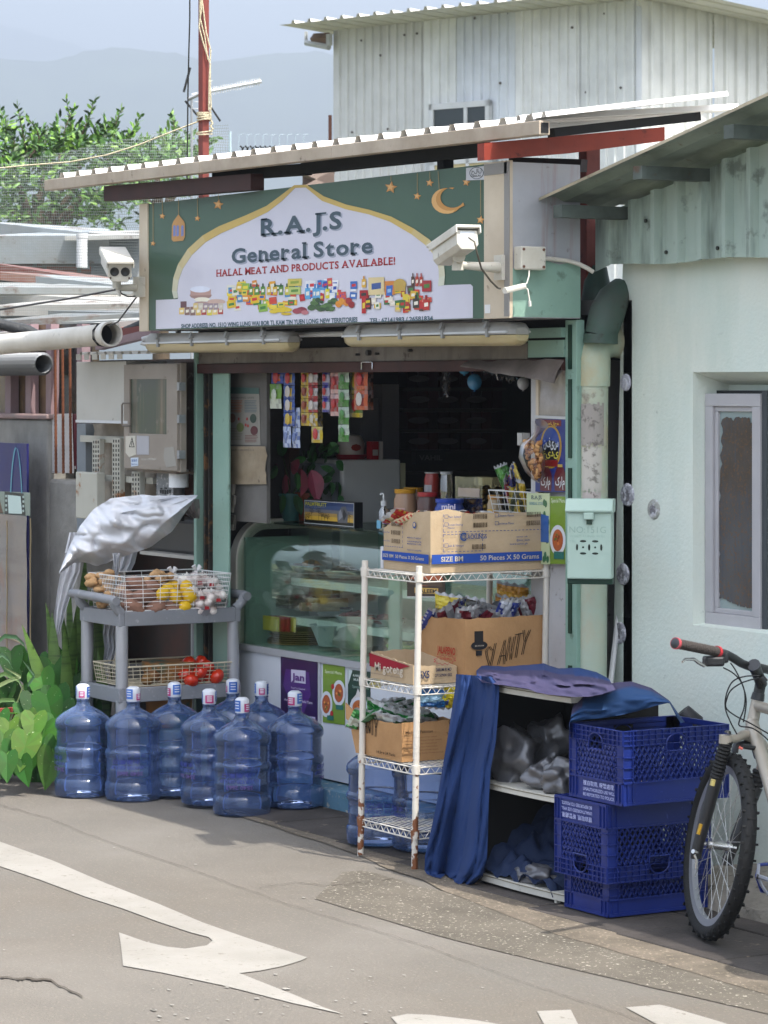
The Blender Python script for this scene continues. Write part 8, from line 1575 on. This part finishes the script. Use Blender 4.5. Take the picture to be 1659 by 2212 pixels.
def fn(u, v, s, t):
    fold = (math.sin(s*8+t*1.6+.5)*.03*(.25+t)+abs(math.sin(s*13+t*2.4))**.6*.02*(t+.2)+.02*noise.noise(Vector((s*4, t*5, 0)))+.05*abs(noise.noise(Vector((s*6, t*9, 3))))*(t > .8)*(t-.8)*4+.012*abs(noise.noise(Vector((s*7+t*5, t*3, 6)))))
    p = PY(u, v, -.575-fold); p.z = max(p.z, .008); return p
m = cloth(rows, fn, 60, 70, lambda u, v, s, t: mixc(B1, B2, .5+.5*noise.noise(Vector((s*2, t*3, 2))))); ONE(m, 'blue_cloth', CL, 'blue cloth hanging over the left side of the cabinet to the ground', 'cloth', 'blue cloths on the cabinet', sm=80)
m = cloth([((988, 1457), (1040, 1440)), ((1000, 1456), (1100, 1444)), ((1010, 1470), (1079, 1482))], lambda u, v, s, t: PY(u, v, -.2-.37*t), 20, 10, lambda *a: lin(B1)); 
tp_top = [(1029, 1448), (1040, 1437), (1091, 1440), (1142, 1436), (1174, 1433), (1206, 1444), (1249, 1442), (1290, 1452), (1315, 1466)]
tp_bot = [(1030, 1462), (1042, 1474), (1080, 1479), (1134, 1487), (1177, 1500), (1235, 1505), (1262, 1506), (1300, 1500), (1330, 1490)]
def fn(u, v, s, t):
    q = abs(noise.noise(Vector((u*.025+v*.02, v*.07-u*.018, 4))))*.045+ridge_(Vector((u*.011+v*.02, v*.045-u*.012, 5)))*.03+.012
    return PY(u, v, -.25-.35*t**.8-q*math.sin(t*3.14)*1.2)
rows = [((0, 0), (0, 0))]
m = MB(); nu, nv = 70, 18; vv = []; cc = []
for j in range(nv+1):
    for i in range(nu+1):
        s, t = i/nu, j/nv; a = curve(tp_top, s); b = curve(tp_bot, s); u = a[0]*(1-t)+b[0]*t; v = a[1]*(1-t)+b[1]*t+1.5*noise.noise(Vector((u*.06, t*3, 1))); vv.append(fn(u, v, s, t)); cc.append(mixc(PU, B1, (abs(t-.05) < .12)*.7+.8*(s < .03)+.9*(t < .25)*(s > .7)+.15*noise.noise(Vector((s*5, t*2, 0)))))
m.v = [tuple(q) for q in vv]; m.f = [(j*(nu+1)+i, (j+1)*(nu+1)+i, (j+1)*(nu+1)+i+1, j*(nu+1)+i+1) for j in range(nv) for i in range(nu)]; m.c = [cc[f[0]] for f in m.f]; ONE(m, 'blue_cloth', CL, 'faded purple-blue cloth bunched along the top of the cabinet', 'cloth', 'blue cloths on the cabinet', sm=80)
rt = [(1228, 1590), (1236, 1530), (1262, 1494), (1281, 1486), (1331, 1474), (1364, 1472), (1407, 1486), (1446, 1513), (1470, 1548), (1480, 1560)]
rb = [(1229, 1600), (1230, 1562), (1267, 1554), (1303, 1551), (1340, 1545), (1374, 1537), (1410, 1526), (1446, 1518), (1462, 1550), (1470, 1562)]
def fn2(u, v, s, t): return PY(u, v, -.60+.40*max(0, s-.1)+.1*(1-t)*min(1, s*4)-.05*math.sin(t*3.14)*math.sin(s*3.14)-.02*abs(noise.noise(Vector((s*5, t*4, 3))))-.012*noise.noise(Vector((u*.03, v*.05, 1))))
m = MB(); nu, nv = 60, 20; vv = []; cc = []
for j in range(nv+1):
    for i in range(nu+1):
        s, t = i/nu, j/nv; a = curve(rt, s); b = curve(rb, s); u = a[0]*(1-t)+b[0]*t; v = a[1]*(1-t)+b[1]*t; vv.append(fn2(u, v, s, t)); cc.append(mixc(PU, '26446e', (t-.22+.08*noise.noise(Vector((s*4, t, 0))))*9-(s < .2)*2+(s*2)))
m.v = [tuple(q) for q in vv]; m.f = [(j*(nu+1)+i, (j+1)*(nu+1)+i, (j+1)*(nu+1)+i+1, j*(nu+1)+i+1) for j in range(nv) for i in range(nu)]; m.c = [cc[f[0]] for f in m.f]; ONE(m, 'blue_cloth', CL, 'blue waterproof cloth arched over the back of the top crate', 'cloth', 'blue cloths on the cabinet', sm=80)
mb = MB(); n_ = 30; vv = []
for j in range(n_+1):
    for i in range(n_+1):
        s, t = i/n_, j/n_; x = KX0+.03+.5*s; y = KY0-.01+.3*t; h_ = .055+.10*abs(noise.noise(Vector((s*4, t*3, 2))))*(1-s*.5)+.03*noise.noise(Vector((s*11, t*9, 5))); h_ *= (1 if 0 < i < n_ else .5); vv.append((x, y, h_+.25*t*(1-s)))
mb.v = vv; mb.f = [(j*(n_+1)+i, j*(n_+1)+i+1, (j+1)*(n_+1)+i+1, (j+1)*(n_+1)+i) for j in range(n_) for i in range(n_)]; mb.c = [lin('162440')]*len(mb.f); ONE(mb, 'blue_cloth', CL, 'crumpled dark blue cloth lying on the lowest cabinet board', 'cloth', 'blue cloths on the cabinet', sm=60)
GB = mat('grey_bag', '66666a', rough=.3, metal=.25, var=('4c4c50', 5, .6), bump=(14, .4), spec=.8)
def sack(lb, c, r, sq, seed, l=1.1):
    mb = MB(); mb.ball(c, r, 64, sq=sq, lump=l*.5, seed=seed); c = Vector(c)
    for i, q in enumerate(mb.v):
        q = Vector(q); d = (q-c); k = abs(noise.noise(q*8+Vector((seed, 0, 0))))*.22-ridge_(q*8+Vector((seed, 3, 0)))*.12-ridge_(q*19)*.03; q = c+d*(1.0-k); mb.v[i] = (q.x, q.y, max(q.z, c.z-r*sq[2]*.62))
    ONE(mb, 'carrier_bag', GB, lb, 'plastic bag', 'grey plastic bags in the cabinet', sm=80)
p = PY(1112, 1640, -.42); sack('largest grey plastic bag on the middle cabinet board', (p.x, p.y, .485), .145, (1.0, .8, .85), 3); p = PY(1180, 1660, -.46); sack('small knotted grey bag at the middle of the cabinet', (p.x, p.y, .455), .08, (1, 1, .8), 5); p = PY(1212, 1665, -.48); sack('grey plastic bag tight against the crates', (p.x, p.y, .46), .09, (.9, .9, .8), 8); p = PY(1178, 1600, -.3); sack('dark grey plastic bag at the back of the middle board', (p.x, p.y, .52), .13, (1.1, .7, .9), 12)
p = PY(1160, 1895, -.48); sack('pale grey bag with green print on the lowest board', (p.x, p.y, .075), .085, (1.3, .8, .5), 17)
mb = MB('3a7a3c'); 
for k in range(3): mb.disc(0, 0, .009, FR(PY(1140+k*9, 1600-k*3, -.56)+Vector((0, 0, 0)), (1, 0, 0), (0, 0, 1)), 0, '3c6a3a', n=12)
# ================================================================ milk crates
CRB = mat('crate_blue', '11266f', rough=.42, var=('0d1d5c', 4, .4), dirt=('5a6ab8', 40, .35, .36), spec=.5)
def crate(name, lb, x0, x1, y0, y1, z0, z1, inv=False, words=True):
    W_, L_, H_ = x1-x0, y1-y0, z1-z0; t = T(name, lb, 'milk crate', ((x0+x1)/2, (y0+y1)/2, z0), 'blue milk crates')
    ze = (lambda q: z0+(H_-q if inv else q))
    B0, B1_, G0 = .30*H_, .76*H_, .80*H_
    sides = [(lambda a, d, x0=x0, y0=y0: (x0+a, y0-d), W_), (lambda a, d, x1=x1, y0=y0: (x1+d, y0+a), L_), (lambda a, d, x1=x1, y1=y1: (x1-a, y1+d), W_), (lambda a, d, x0=x0, y1=y1: (x0-d, y1-a), L_)]
    mb = MB()
    def plate_(fn, a0, a1, q0, q1, d0, d1):
        v = [(*fn(a, d), ze(q)) for q in (q0, q1) for d in (d1, d0) for a in (a0, a1)]; f = [(0, 2, 3, 1), (4, 5, 7, 6), (0, 1, 5, 4), (2, 6, 7, 3), (0, 4, 6, 2), (1, 3, 7, 5)]
        if inv: f = [tuple(reversed(g)) for g in f]
        mb.add(v, f)
    for fn, Ls in sides:
        plate_(fn, .0, Ls, 0, B0, -.006, -.002); plate_(fn, 0, Ls, B0-.003, B0+.003, -.006, .004); plate_(fn, 0, Ls, 0, .006, -.006, .003)
        cw_ = .042
        for a0, a1 in ((0, cw_), (Ls-cw_, Ls)):
            plate_(fn, a0, a1, B0, H_, -.006, -.002)
            for q in (B0+.06*H_, B0+.2*H_, B0+.34*H_): plate_(fn, a0, a1, q, q+.003, -.006, .004)
        for a in (0, cw_, Ls-cw_-.003, Ls-.003, cw_*.45, Ls-cw_*.5): plate_(fn, a, a+.003, 0, H_ if a in (0, cw_) else B0, -.004, .004)
        hw = .045; hc = Ls/2
        for k in range(4): 
            q = G0+.0*H_+(H_-G0)*k/3-.001; 
            for s0, s1 in ((0, hc-hw), (hc+hw, Ls)) if k < 2 else ((0, Ls),): plate_(fn, s0, s1, q, q+.003, -.006, .004)
        plate_(fn, 0, Ls, G0, G0+.002, -.006, -.004); plate_(fn, 0, hc-hw, G0, H_, -.006, -.0045); plate_(fn, hc+hw, Ls, G0, H_, -.006, -.0045); plate_(fn, hc-hw, hc+hw, .93*H_, H_, -.006, -.0045)
        n = int(Ls/.028)
        for i in range(n+1): 
            a = Ls*i/n
            if hc-hw < a < hc+hw: plate_(fn, a-.001, a+.001, .93*H_, H_, -.005, .003)
            else: plate_(fn, a-.001, a+.001, G0, H_, -.005, .003)
        # handle surround
        rim = [(hc+hw*math.cos(R(b)), .80*H_-.0+.055*H_*0+(.13*H_*max(0, math.sin(R(b))) if b <= 180 else 0)) for b in range(0, 181, 20)]; rim = [(a, q+.0) for a, q in rim]+[(hc-hw, .70*H_), (hc+hw, .70*H_)]
        mb.tube([(*fn(a, .002), ze(q)) for a, q in rim], .0028, 5, closed=True)
        # lattice
        pitch = .0235; hL = B1_+.04*H_-B0; span = Ls-2*cw_; k0 = -int(hL/pitch)-1
        for sgn in (1, -1):
            for k in range(k0, int(span/pitch)+2):
                a = cw_+k*pitch; b = a+hL*.62; q0, q1 = B0, B0+hL
                if a < cw_: q0 = B0+(cw_-a)/.62; a = cw_
                if b > cw_+span: q1 = B0+hL-(b-cw_-span)/.62; b = cw_+span
                if q1 <= q0 or b <= a: continue
                A, Bb = (a, b) if sgn > 0 else (2*hc-a, 2*hc-b)
                segs = 6
                for s_ in range(segs):
                    t0, t1 = s_/segs, (s_+1)/segs; am = A+(Bb-A)*(t0+t1)/2; qm = q0+(q1-q0)*(t0+t1)/2
                    if abs(am-hc) < hw and qm > .70*H_: continue
                    p0 = (A+(Bb-A)*t0, q0+(q1-q0)*t0); p1 = (A+(Bb-A)*t1, q0+(q1-q0)*t1); w_ = .0024
                    v = [(*fn(p[0]+o, d), ze(p[1])) for p in (p0, p1) for o in (-w_, w_) for d in (.001, -.007)]; mb.add(v, [(0, 2, 6, 4), (1, 5, 7, 3), (0, 4, 5, 1), (2, 3, 7, 6)])
    P(mb, 'body', CRB, t)
    mb = MB()
    zz = ze(.004)
    for i in range(15): a = x0+W_*i/14; mb.box(a-.0015, a+.0015, y0, y1, min(zz, zz+.008), max(zz, zz+.008))
    for i in range(19): a = y0+L_*i/18; mb.box(x0, x1, a-.0015, a+.0015, min(zz, zz+.008), max(zz, zz+.008))
    P(mb, 'base_grid', CRB, t)
    if words:
        mb = MB(); f = lambda a, q, d=0: Vector((x0+(W_-a if inv else a), y0-.002-d, ze(q)))
        mb.text('\u64c5\u81ea\u53d6\u7528, \u5831\u8b66\u8655\u7406.', f, W_*.27, W_*.86, B0*.66, .017, .0015, 'aab2dc', .006, cap=.86); mb.text('UNAUTHORIZED USE WILL', f, W_*.27, W_*.86, B0*.40, .012, .0015, 'aab2dc', .01); mb.text('BE REPORTED TO POLICE.', f, W_*.27, W_*.86, B0*.16, .012, .0015, 'aab2dc', .01); P(mb, 'lettering', PRG, t)
    return t
crate('milk_crate', 'open blue milk crate on top of the stack, lettering upright', 2.712, 3.052, -.59, -.115, .433, .702)
crate('milk_crate', 'upturned blue milk crate in the middle of the stack, lettering upside-down', 2.628, 2.966, -.60, -.135, .142, .425, inv=True)
crate('milk_crate', 'blue milk crate at the bottom of the stack on the pavers', 2.658, 2.94, -.575, -.13, .013, .215, words=False)
mb = MB(); p = Vector((2.95, -.42, .445)); mb.lathe([(.03, 0), (.03, .05), (.026, .055), (0, .055)], p, 18, 'a88a60'); ONE(mb, 'tin_can', PLA, 'small gold-brown tin inside the top crate', 'tin', sm=50)
mb = MB(); mb.tube([PY(1475, 1535, -.05), PY(1495, 1560, -.02), PY(1500, 1590, 0)], [.03, .045, .05], 12); ONE(mb, 'dark_bundle', mat('bundle', '26262a', rough=.5, bump=(20, .8)), 'small dark bundle between the top crate and the mint wall', 'bundle', sm=60)
# ================================================================ bicycle
bk = T('bicycle', 'silver mountain bike with knobbly tyre and red-ringed grips, leaning by the mint wall', 'bicycle', (3.463, -.53, .013))
W0 = Vector((3.463, -.53, .013)); fw_ = Vector((-.974, .225, 0)).normalized(); lf_ = Vector((-.225, -.974, 0)).normalized(); A10 = R(9.5); up_ = UP*math.cos(A10)-lf_*math.sin(A10); lf2 = lf_*math.cos(A10)+UP*math.sin(A10)
bw = lambda f, l, z_: W0+fw_*f+lf2*l+up_*z_
RW = .33
def wheel(cx, cz, full=True):
    C_ = lambda a, r, l: bw(cx+r*math.cos(a), l, cz+r*math.sin(a))
    n = 72; mb = MB(); sec = [(-.0, .0)]
    def torus(mb, r0, prof, col=None):
        m = len(prof); vv = []
        for i in range(n):
            a = 2*math.pi*i/n; vv += [C_(a, r0+q, l) for q, l in prof]
        mb.add(vv, [(i*m+k, ((i+1) % n)*m+k, ((i+1) % n)*m+(k+1) % m, i*m+(k+1) % m) for i in range(n) for k in range(m)], col)
    torus(mb, RW-.026, [(.026*math.cos(R(b)), .027*math.sin(R(b))) for b in range(0, 360, 30)])
    for i in range(n):
        a = 2*math.pi*i/n
        for l in ((-.011, .011) if i % 2 else (-.025, 0, .025)):
            r0 = RW-.005-(abs(l) > .02)*.008; da = .028
            v = [C_(a+s*da/2*.8, r, l+k) for r in (r0-.006, r0+.0055) for s in (-1, 1) for k in (-.0055, .0055)]; mb.add(v, [(4, 5, 7, 6), (0, 4, 6, 2), (1, 3, 7, 5), (0, 1, 5, 4), (2, 6, 7, 3)])
    w_ = P(mb, 'wheel', BLK, bk, sm=40)
    mb = MB(); torus(mb, RW-.055, [(-.018, -.011), (.008, -.014), (.008, -.010), (-.004, -.008), (-.004, .008), (.008, .010), (.008, .014), (-.018, .011)]); P(mb, 'rim', mat('alloy_rim', '8c8e94', rough=.4, metal=.5), w_, sm=30)
    mb = MB()
    for i in range(32):
        a = 2*math.pi*i/32; s = 1 if i % 2 else -1; b = a+(.55 if i % 4 < 2 else -.55); mb.tube([C_(a, RW-.062, 0), C_(b, .02, s*.032)], .0011, 4); mb.tube([C_(a, RW-.075, 0), C_(a, RW-.062, 0)], .0024, 5, '333333')
    P(mb, 'spokes', mat('spoke', 'b4b4b2', rough=.35, metal=.6), w_)
    mb = MB(); mb.tube([C_(0, 0, -.045), C_(0, 0, .045)], .014, 12); 
    for s in (-1, 1): mb.tube([C_(0, 0, s*.03), C_(0, 0, s*.034)], .024, 14); mb.tube([C_(0, 0, s*.05), C_(0, 0, s*.062)], .008, 8)
    P(mb, 'hub', CHR, w_, sm=50); return w_
fr_dir, fr_lf, fr_lf2, fr_up = fw_, lf_, lf2, up_
fw_ = vdir(-11); lf_ = Vector((-fw_.y, fw_.x, 0)); up_ = UP*math.cos(A10)-lf_*math.sin(A10); lf2 = lf_*math.cos(A10)+UP*math.sin(A10)      # front wheel turned a little
wheel(0, RW)
fw_, lf_, lf2, up_ = fr_dir, fr_lf, fr_lf2, fr_up
SLV = mat('frame_silver', 'a39c90', rough=.38, metal=.25, var=('8f887c', 5, .4)); BKM = mat('bike_black', '17181b', rough=.4, spec=.6)
q = lambda u, v, s: PD(u, v, s)
mb = MB()
for (top_, mid_, bot_) in (((1567, 1604, 618), (1550, 1672, 617), (1504, 1842, 616)), ((1643, 1640, 606), (1634, 1700, 606), (1572, 1856, 607))):
    a, m_, b = q(*top_), q(*mid_), q(*bot_); mb.tube([m_, b], [.024, .02], 14); mb.tube([b+UP*.01, b-UP*.02], .02, 8)
P(mb, 'fork_legs', BKM, bk, sm=50)
mb = MB(); a = q(1570, 1598, 618); b = q(1547, 1682, 617); m = 22; mb.tube([a.lerp(b, i/m) for i in range(m+1)], [.025 if i % 2 else .021 for i in range(m+1)], 16); a = q(1640, 1662, 606); b = q(1634, 1700, 606); mb.tube([a.lerp(b, i/8) for i in range(9)], [.024 if i % 2 else .021 for i in range(9)], 14); P(mb, 'fork_boot', BLK, bk)
mb = MB(); mb.tube([q(1648, 1622, 606), q(1641, 1665, 606)], .014, 12); P(mb, 'stanchion', mat('stanchion', 'b09a88', rough=.3, metal=.5), bk, sm=50)
mb = MB(); mb.tube([q(1567, 1606, 618), q(1568, 1588, 618)], .024, 14); mb.tube([q(1568, 1597, 618), q(1588, 1596, 616), q(1604, 1588, 614), q(1622, 1590, 612), q(1640, 1598, 609), q(1650, 1612, 607), q(1650, 1626, 606)], [.018, .015, .017, .022, .018, .018, .022], 12); P(mb, 'fork_crown', SLV, bk, sm=60)
mb = MB(); mb.tube([q(1572, 1584, 618), q(1574, 1578, 618)], [.014, .008], 8); mb.tube([q(1587, 1625, 614), q(1590, 1612, 614), q(1610, 1606, 612), q(1630, 1615, 609), q(1636, 1635, 607)], .013, 8)
mb.tube([q(1603, 1612, 620), q(1630, 1616, 618), q(1645, 1632, 617)], .009, 8); P(mb, 'brake_arch', BKM, bk, sm=60)
mb = MB('c86050'); mb.tube([q(1596, 1614, 622), q(1604, 1618, 622)], .005, 6); P(mb, 'brake_bolt', PRG, bk)
mb = MB(); mb.tube([q(1619, 1592, 611), q(1636, 1512, 609)], .0215, 16); P(mb, 'head_tube', SLV, bk, sm=60)
mb = MB(); mb.tube([q(1617, 1596, 611), q(1619, 1588, 611)], .026, 16); mb.tube([q(1636, 1512, 609), q(1639, 1497, 609)], [.025, .022], 16); mb.tube([q(1639, 1498, 609), q(1645, 1466, 609)], .02, 14); mb.tube([q(1646, 1480, 610), q(1634, 1450, 612), q(1628, 1436, 614)], [.02, .021, .024], 12); mb.tube([q(1643, 1462, 612), q(1652, 1474, 612)], .014, 8); P(mb, 'stem', BKM, bk, sm=60)
E_ = [(4.25, -.62), (4.9, -.72)]
ht = q(1634, 1524, 609); hb = q(1624, 1560, 610); seat = bw(-1.0, 0, .78); bb = bw(-.68, 0, .28); rear = bw(-1.08, 0, RW)
mb = MB(); mb.tube([ht, ht.lerp(seat, .5)+up_*.02, seat], .019, 14); mb.tube([hb, bb], .024, 14); mb.tube([seat+up_*.02, bb], .017, 12); mb.tube([seat, rear], .009, 8); mb.tube([bb, rear], .010, 8); P(mb, 'frame', SLV, bk, sm=60)
mb = MB(); mb.tube([seat, seat+up_*.12-fw_*.03], .013, 10); P(mb, 'seat_post', BKM, bk); mb = MB(); mb.ball(seat+up_*.14-fw_*.03, .13, 16, sq=(1.1, .5, .25), rot=Matrix.Rotation(math.atan2(fw_.y, fw_.x), 3, 'Z')); P(mb, 'saddle', BLK, bk, sm=60)
wheel(-1.08, RW)
mb = MB(); pts = [q(1659+12, 1450, 606), q(1640, 1442, 610), q(1622, 1441, 612), q(1602, 1433, 614), q(1585, 1422, 617), q(1568, 1413, 619), q(1548, 1408, 622)]; mb.tube(pts, .0155, 12); mb.tube([q(1671, 1450, 606), q(1700, 1440, 600), q(1745, 1425, 590)], .0155, 10); P(mb, 'handlebar', BKM, bk, sm=60)
for pp_, L_ in (((q(1550, 1408, 622), q(1458, 1389.5, 633)), 0), ((q(1745, 1425, 590), q(1820, 1418, 582)), 1)):
    a, b = pp_; gp = MB(); m = 20; gp.tube([a.lerp(b, i/m) for i in range(m+1)], [.0175+.0004*(i % 2) for i in range(m+1)], 14); g_ = P(gp, 'grip', mat('grip_grey', '3a3432', rough=.85, bump=(120, .6)), bk, sm=50)
    mb = MB('a02028'); mb.tube([a.lerp(b, -.02), a.lerp(b, .03)], .0205, 14); mb.tube([a.lerp(b, .95), a.lerp(b, 1.0)], .0205, 14, 'a84048'); mb.tube([a.lerp(b, 1.0), a.lerp(b, 1.012)], [.0185, .012], 14, '26262a'); P(mb, 'grip_ring', PRG, g_, sm=50)
mb = MB(); mb.ob(q(1541, 1428, 622), (.05, .07, .035), rot=rotm('Z', -20)); mb.ob(q(1557, 1420, 620), (.035, .05, .04), rot=rotm('Z', -10)); mb.tube([q(1575, 1418, 618), q(1580, 1424, 618)], .006, 6); P(mb, 'shifter', BKM, bk, bev=.008)
mb = MB(); mb.tube([q(1521, 1438, 624), q(1508, 1431, 626), q(1499, 1424, 627), q(1480, 1424, 629), q(1474, 1430, 630)], [.007, .0065, .006, .005, .004], 8); P(mb, 'brake_lever', CHR, bk, sm=60)
CAB = mat('bike_cable', '121315', rough=.5); mb = MB()
def sp(pts, k=6):
    o = []; P_ = [Vector(p) for p in pts]
    for i in range(len(P_)-1):
        a, b, c, d = P_[max(i-1, 0)], P_[i], P_[i+1], P_[min(i+2, len(P_)-1)]
        for j in range(k): t = j/k; o.append(.5*((2*b)+(c-a)*t+(2*a-5*b+4*c-d)*t*t+(3*b-a-3*c+d)*t**3))
    return o+[P_[-1]]
for pts in ([(1562, 1442), (1585, 1455), (1602, 1475), (1609, 1500), (1607, 1530), (1598, 1555), (1598, 1568), (1625, 1573), (1650, 1590), (1670, 1610)], [(1578, 1432), (1590, 1450), (1604, 1480), (1612, 1515), (1606, 1560)], [(1640, 1460), (1610, 1461), (1583, 1472), (1569, 1500), (1567, 1530), (1578, 1560), (1592, 1586)], [(1640, 1464), (1605, 1474), (1580, 1490), (1570, 1510), (1569, 1530), (1590, 1547), (1620, 1562), (1660, 1585)]):
    mb.tube(sp([q(u, v, 617) for u, v in pts]), .0027, 6)
P(mb, 'cables', CAB, bk, sm=60)
mb = MB('b8a040'); mb.tube([q(1541, 1684, 624), q(1538, 1697, 624)], .009, 8, '9a8f58'); mb.tube([q(1514, 1780, 623), q(1508, 1802, 623)], .007, 8, '8f7018'); P(mb, 'fork_sticker', PRG, bk, sm=50)
mb = MB(); mb.tube([q(1497, 1839, 619), q(1505, 1842, 618)], .008, 8); mb.tube([q(1500, 1846, 619), q(1505, 1860, 619), q(1503, 1878, 619)], [.004, .005, .004], 6); P(mb, 'quick_release', CHR, bk, sm=50)
mb = MB('c8901c'); 
for k in range(3): a = R(238+k*6); c = bw(RW*0+(RW-.055)*math.cos(a), .0115, RW+(RW-.055)*math.sin(a)); mb.ball(c, .011, 8, ['c8901c', 'c8c0a8', 'c8901c'][k], sq=(1, .3, 1))
P(mb, 'rim_sticker', PRG, bk)
mb = MB('2c3a8a'); c = [q(u, v, s) for u, v, s in ((1634, 1893, 628), (1640, 1868, 627), (1668, 1866, 624), (1690, 1885, 622), (1672, 1930, 624), (1645, 1925, 627))]
for i in range(6): mb.tube([c[i], c[(i+1) % 6]], .006, 6, '2c3a8a')
mb.tube([q(1639, 1866, 628), q(1637, 1893, 629), q(1645, 1912, 628), q(1658, 1932, 627)], .006, 6, 'a8acb8'); mb.tube([q(1634, 1893, 629), q(1638, 1894, 629)], .009, 10, '3a3a40'); mb.tube([q(1638, 1893, 628), bb], .008, 6, 'a8acb8'); P(mb, 'pedal', PRG, bk, sm=50)
mb = MB('8a8a8a'); mb.tube([bb-lf2*.05, bb+lf2*.05], .03, 14); mb.tube([bb+lf2*.055, bb+lf2*.058], .09, 28, '6a6a6a'); P(mb, 'crankset', PLA, bk, sm=50)
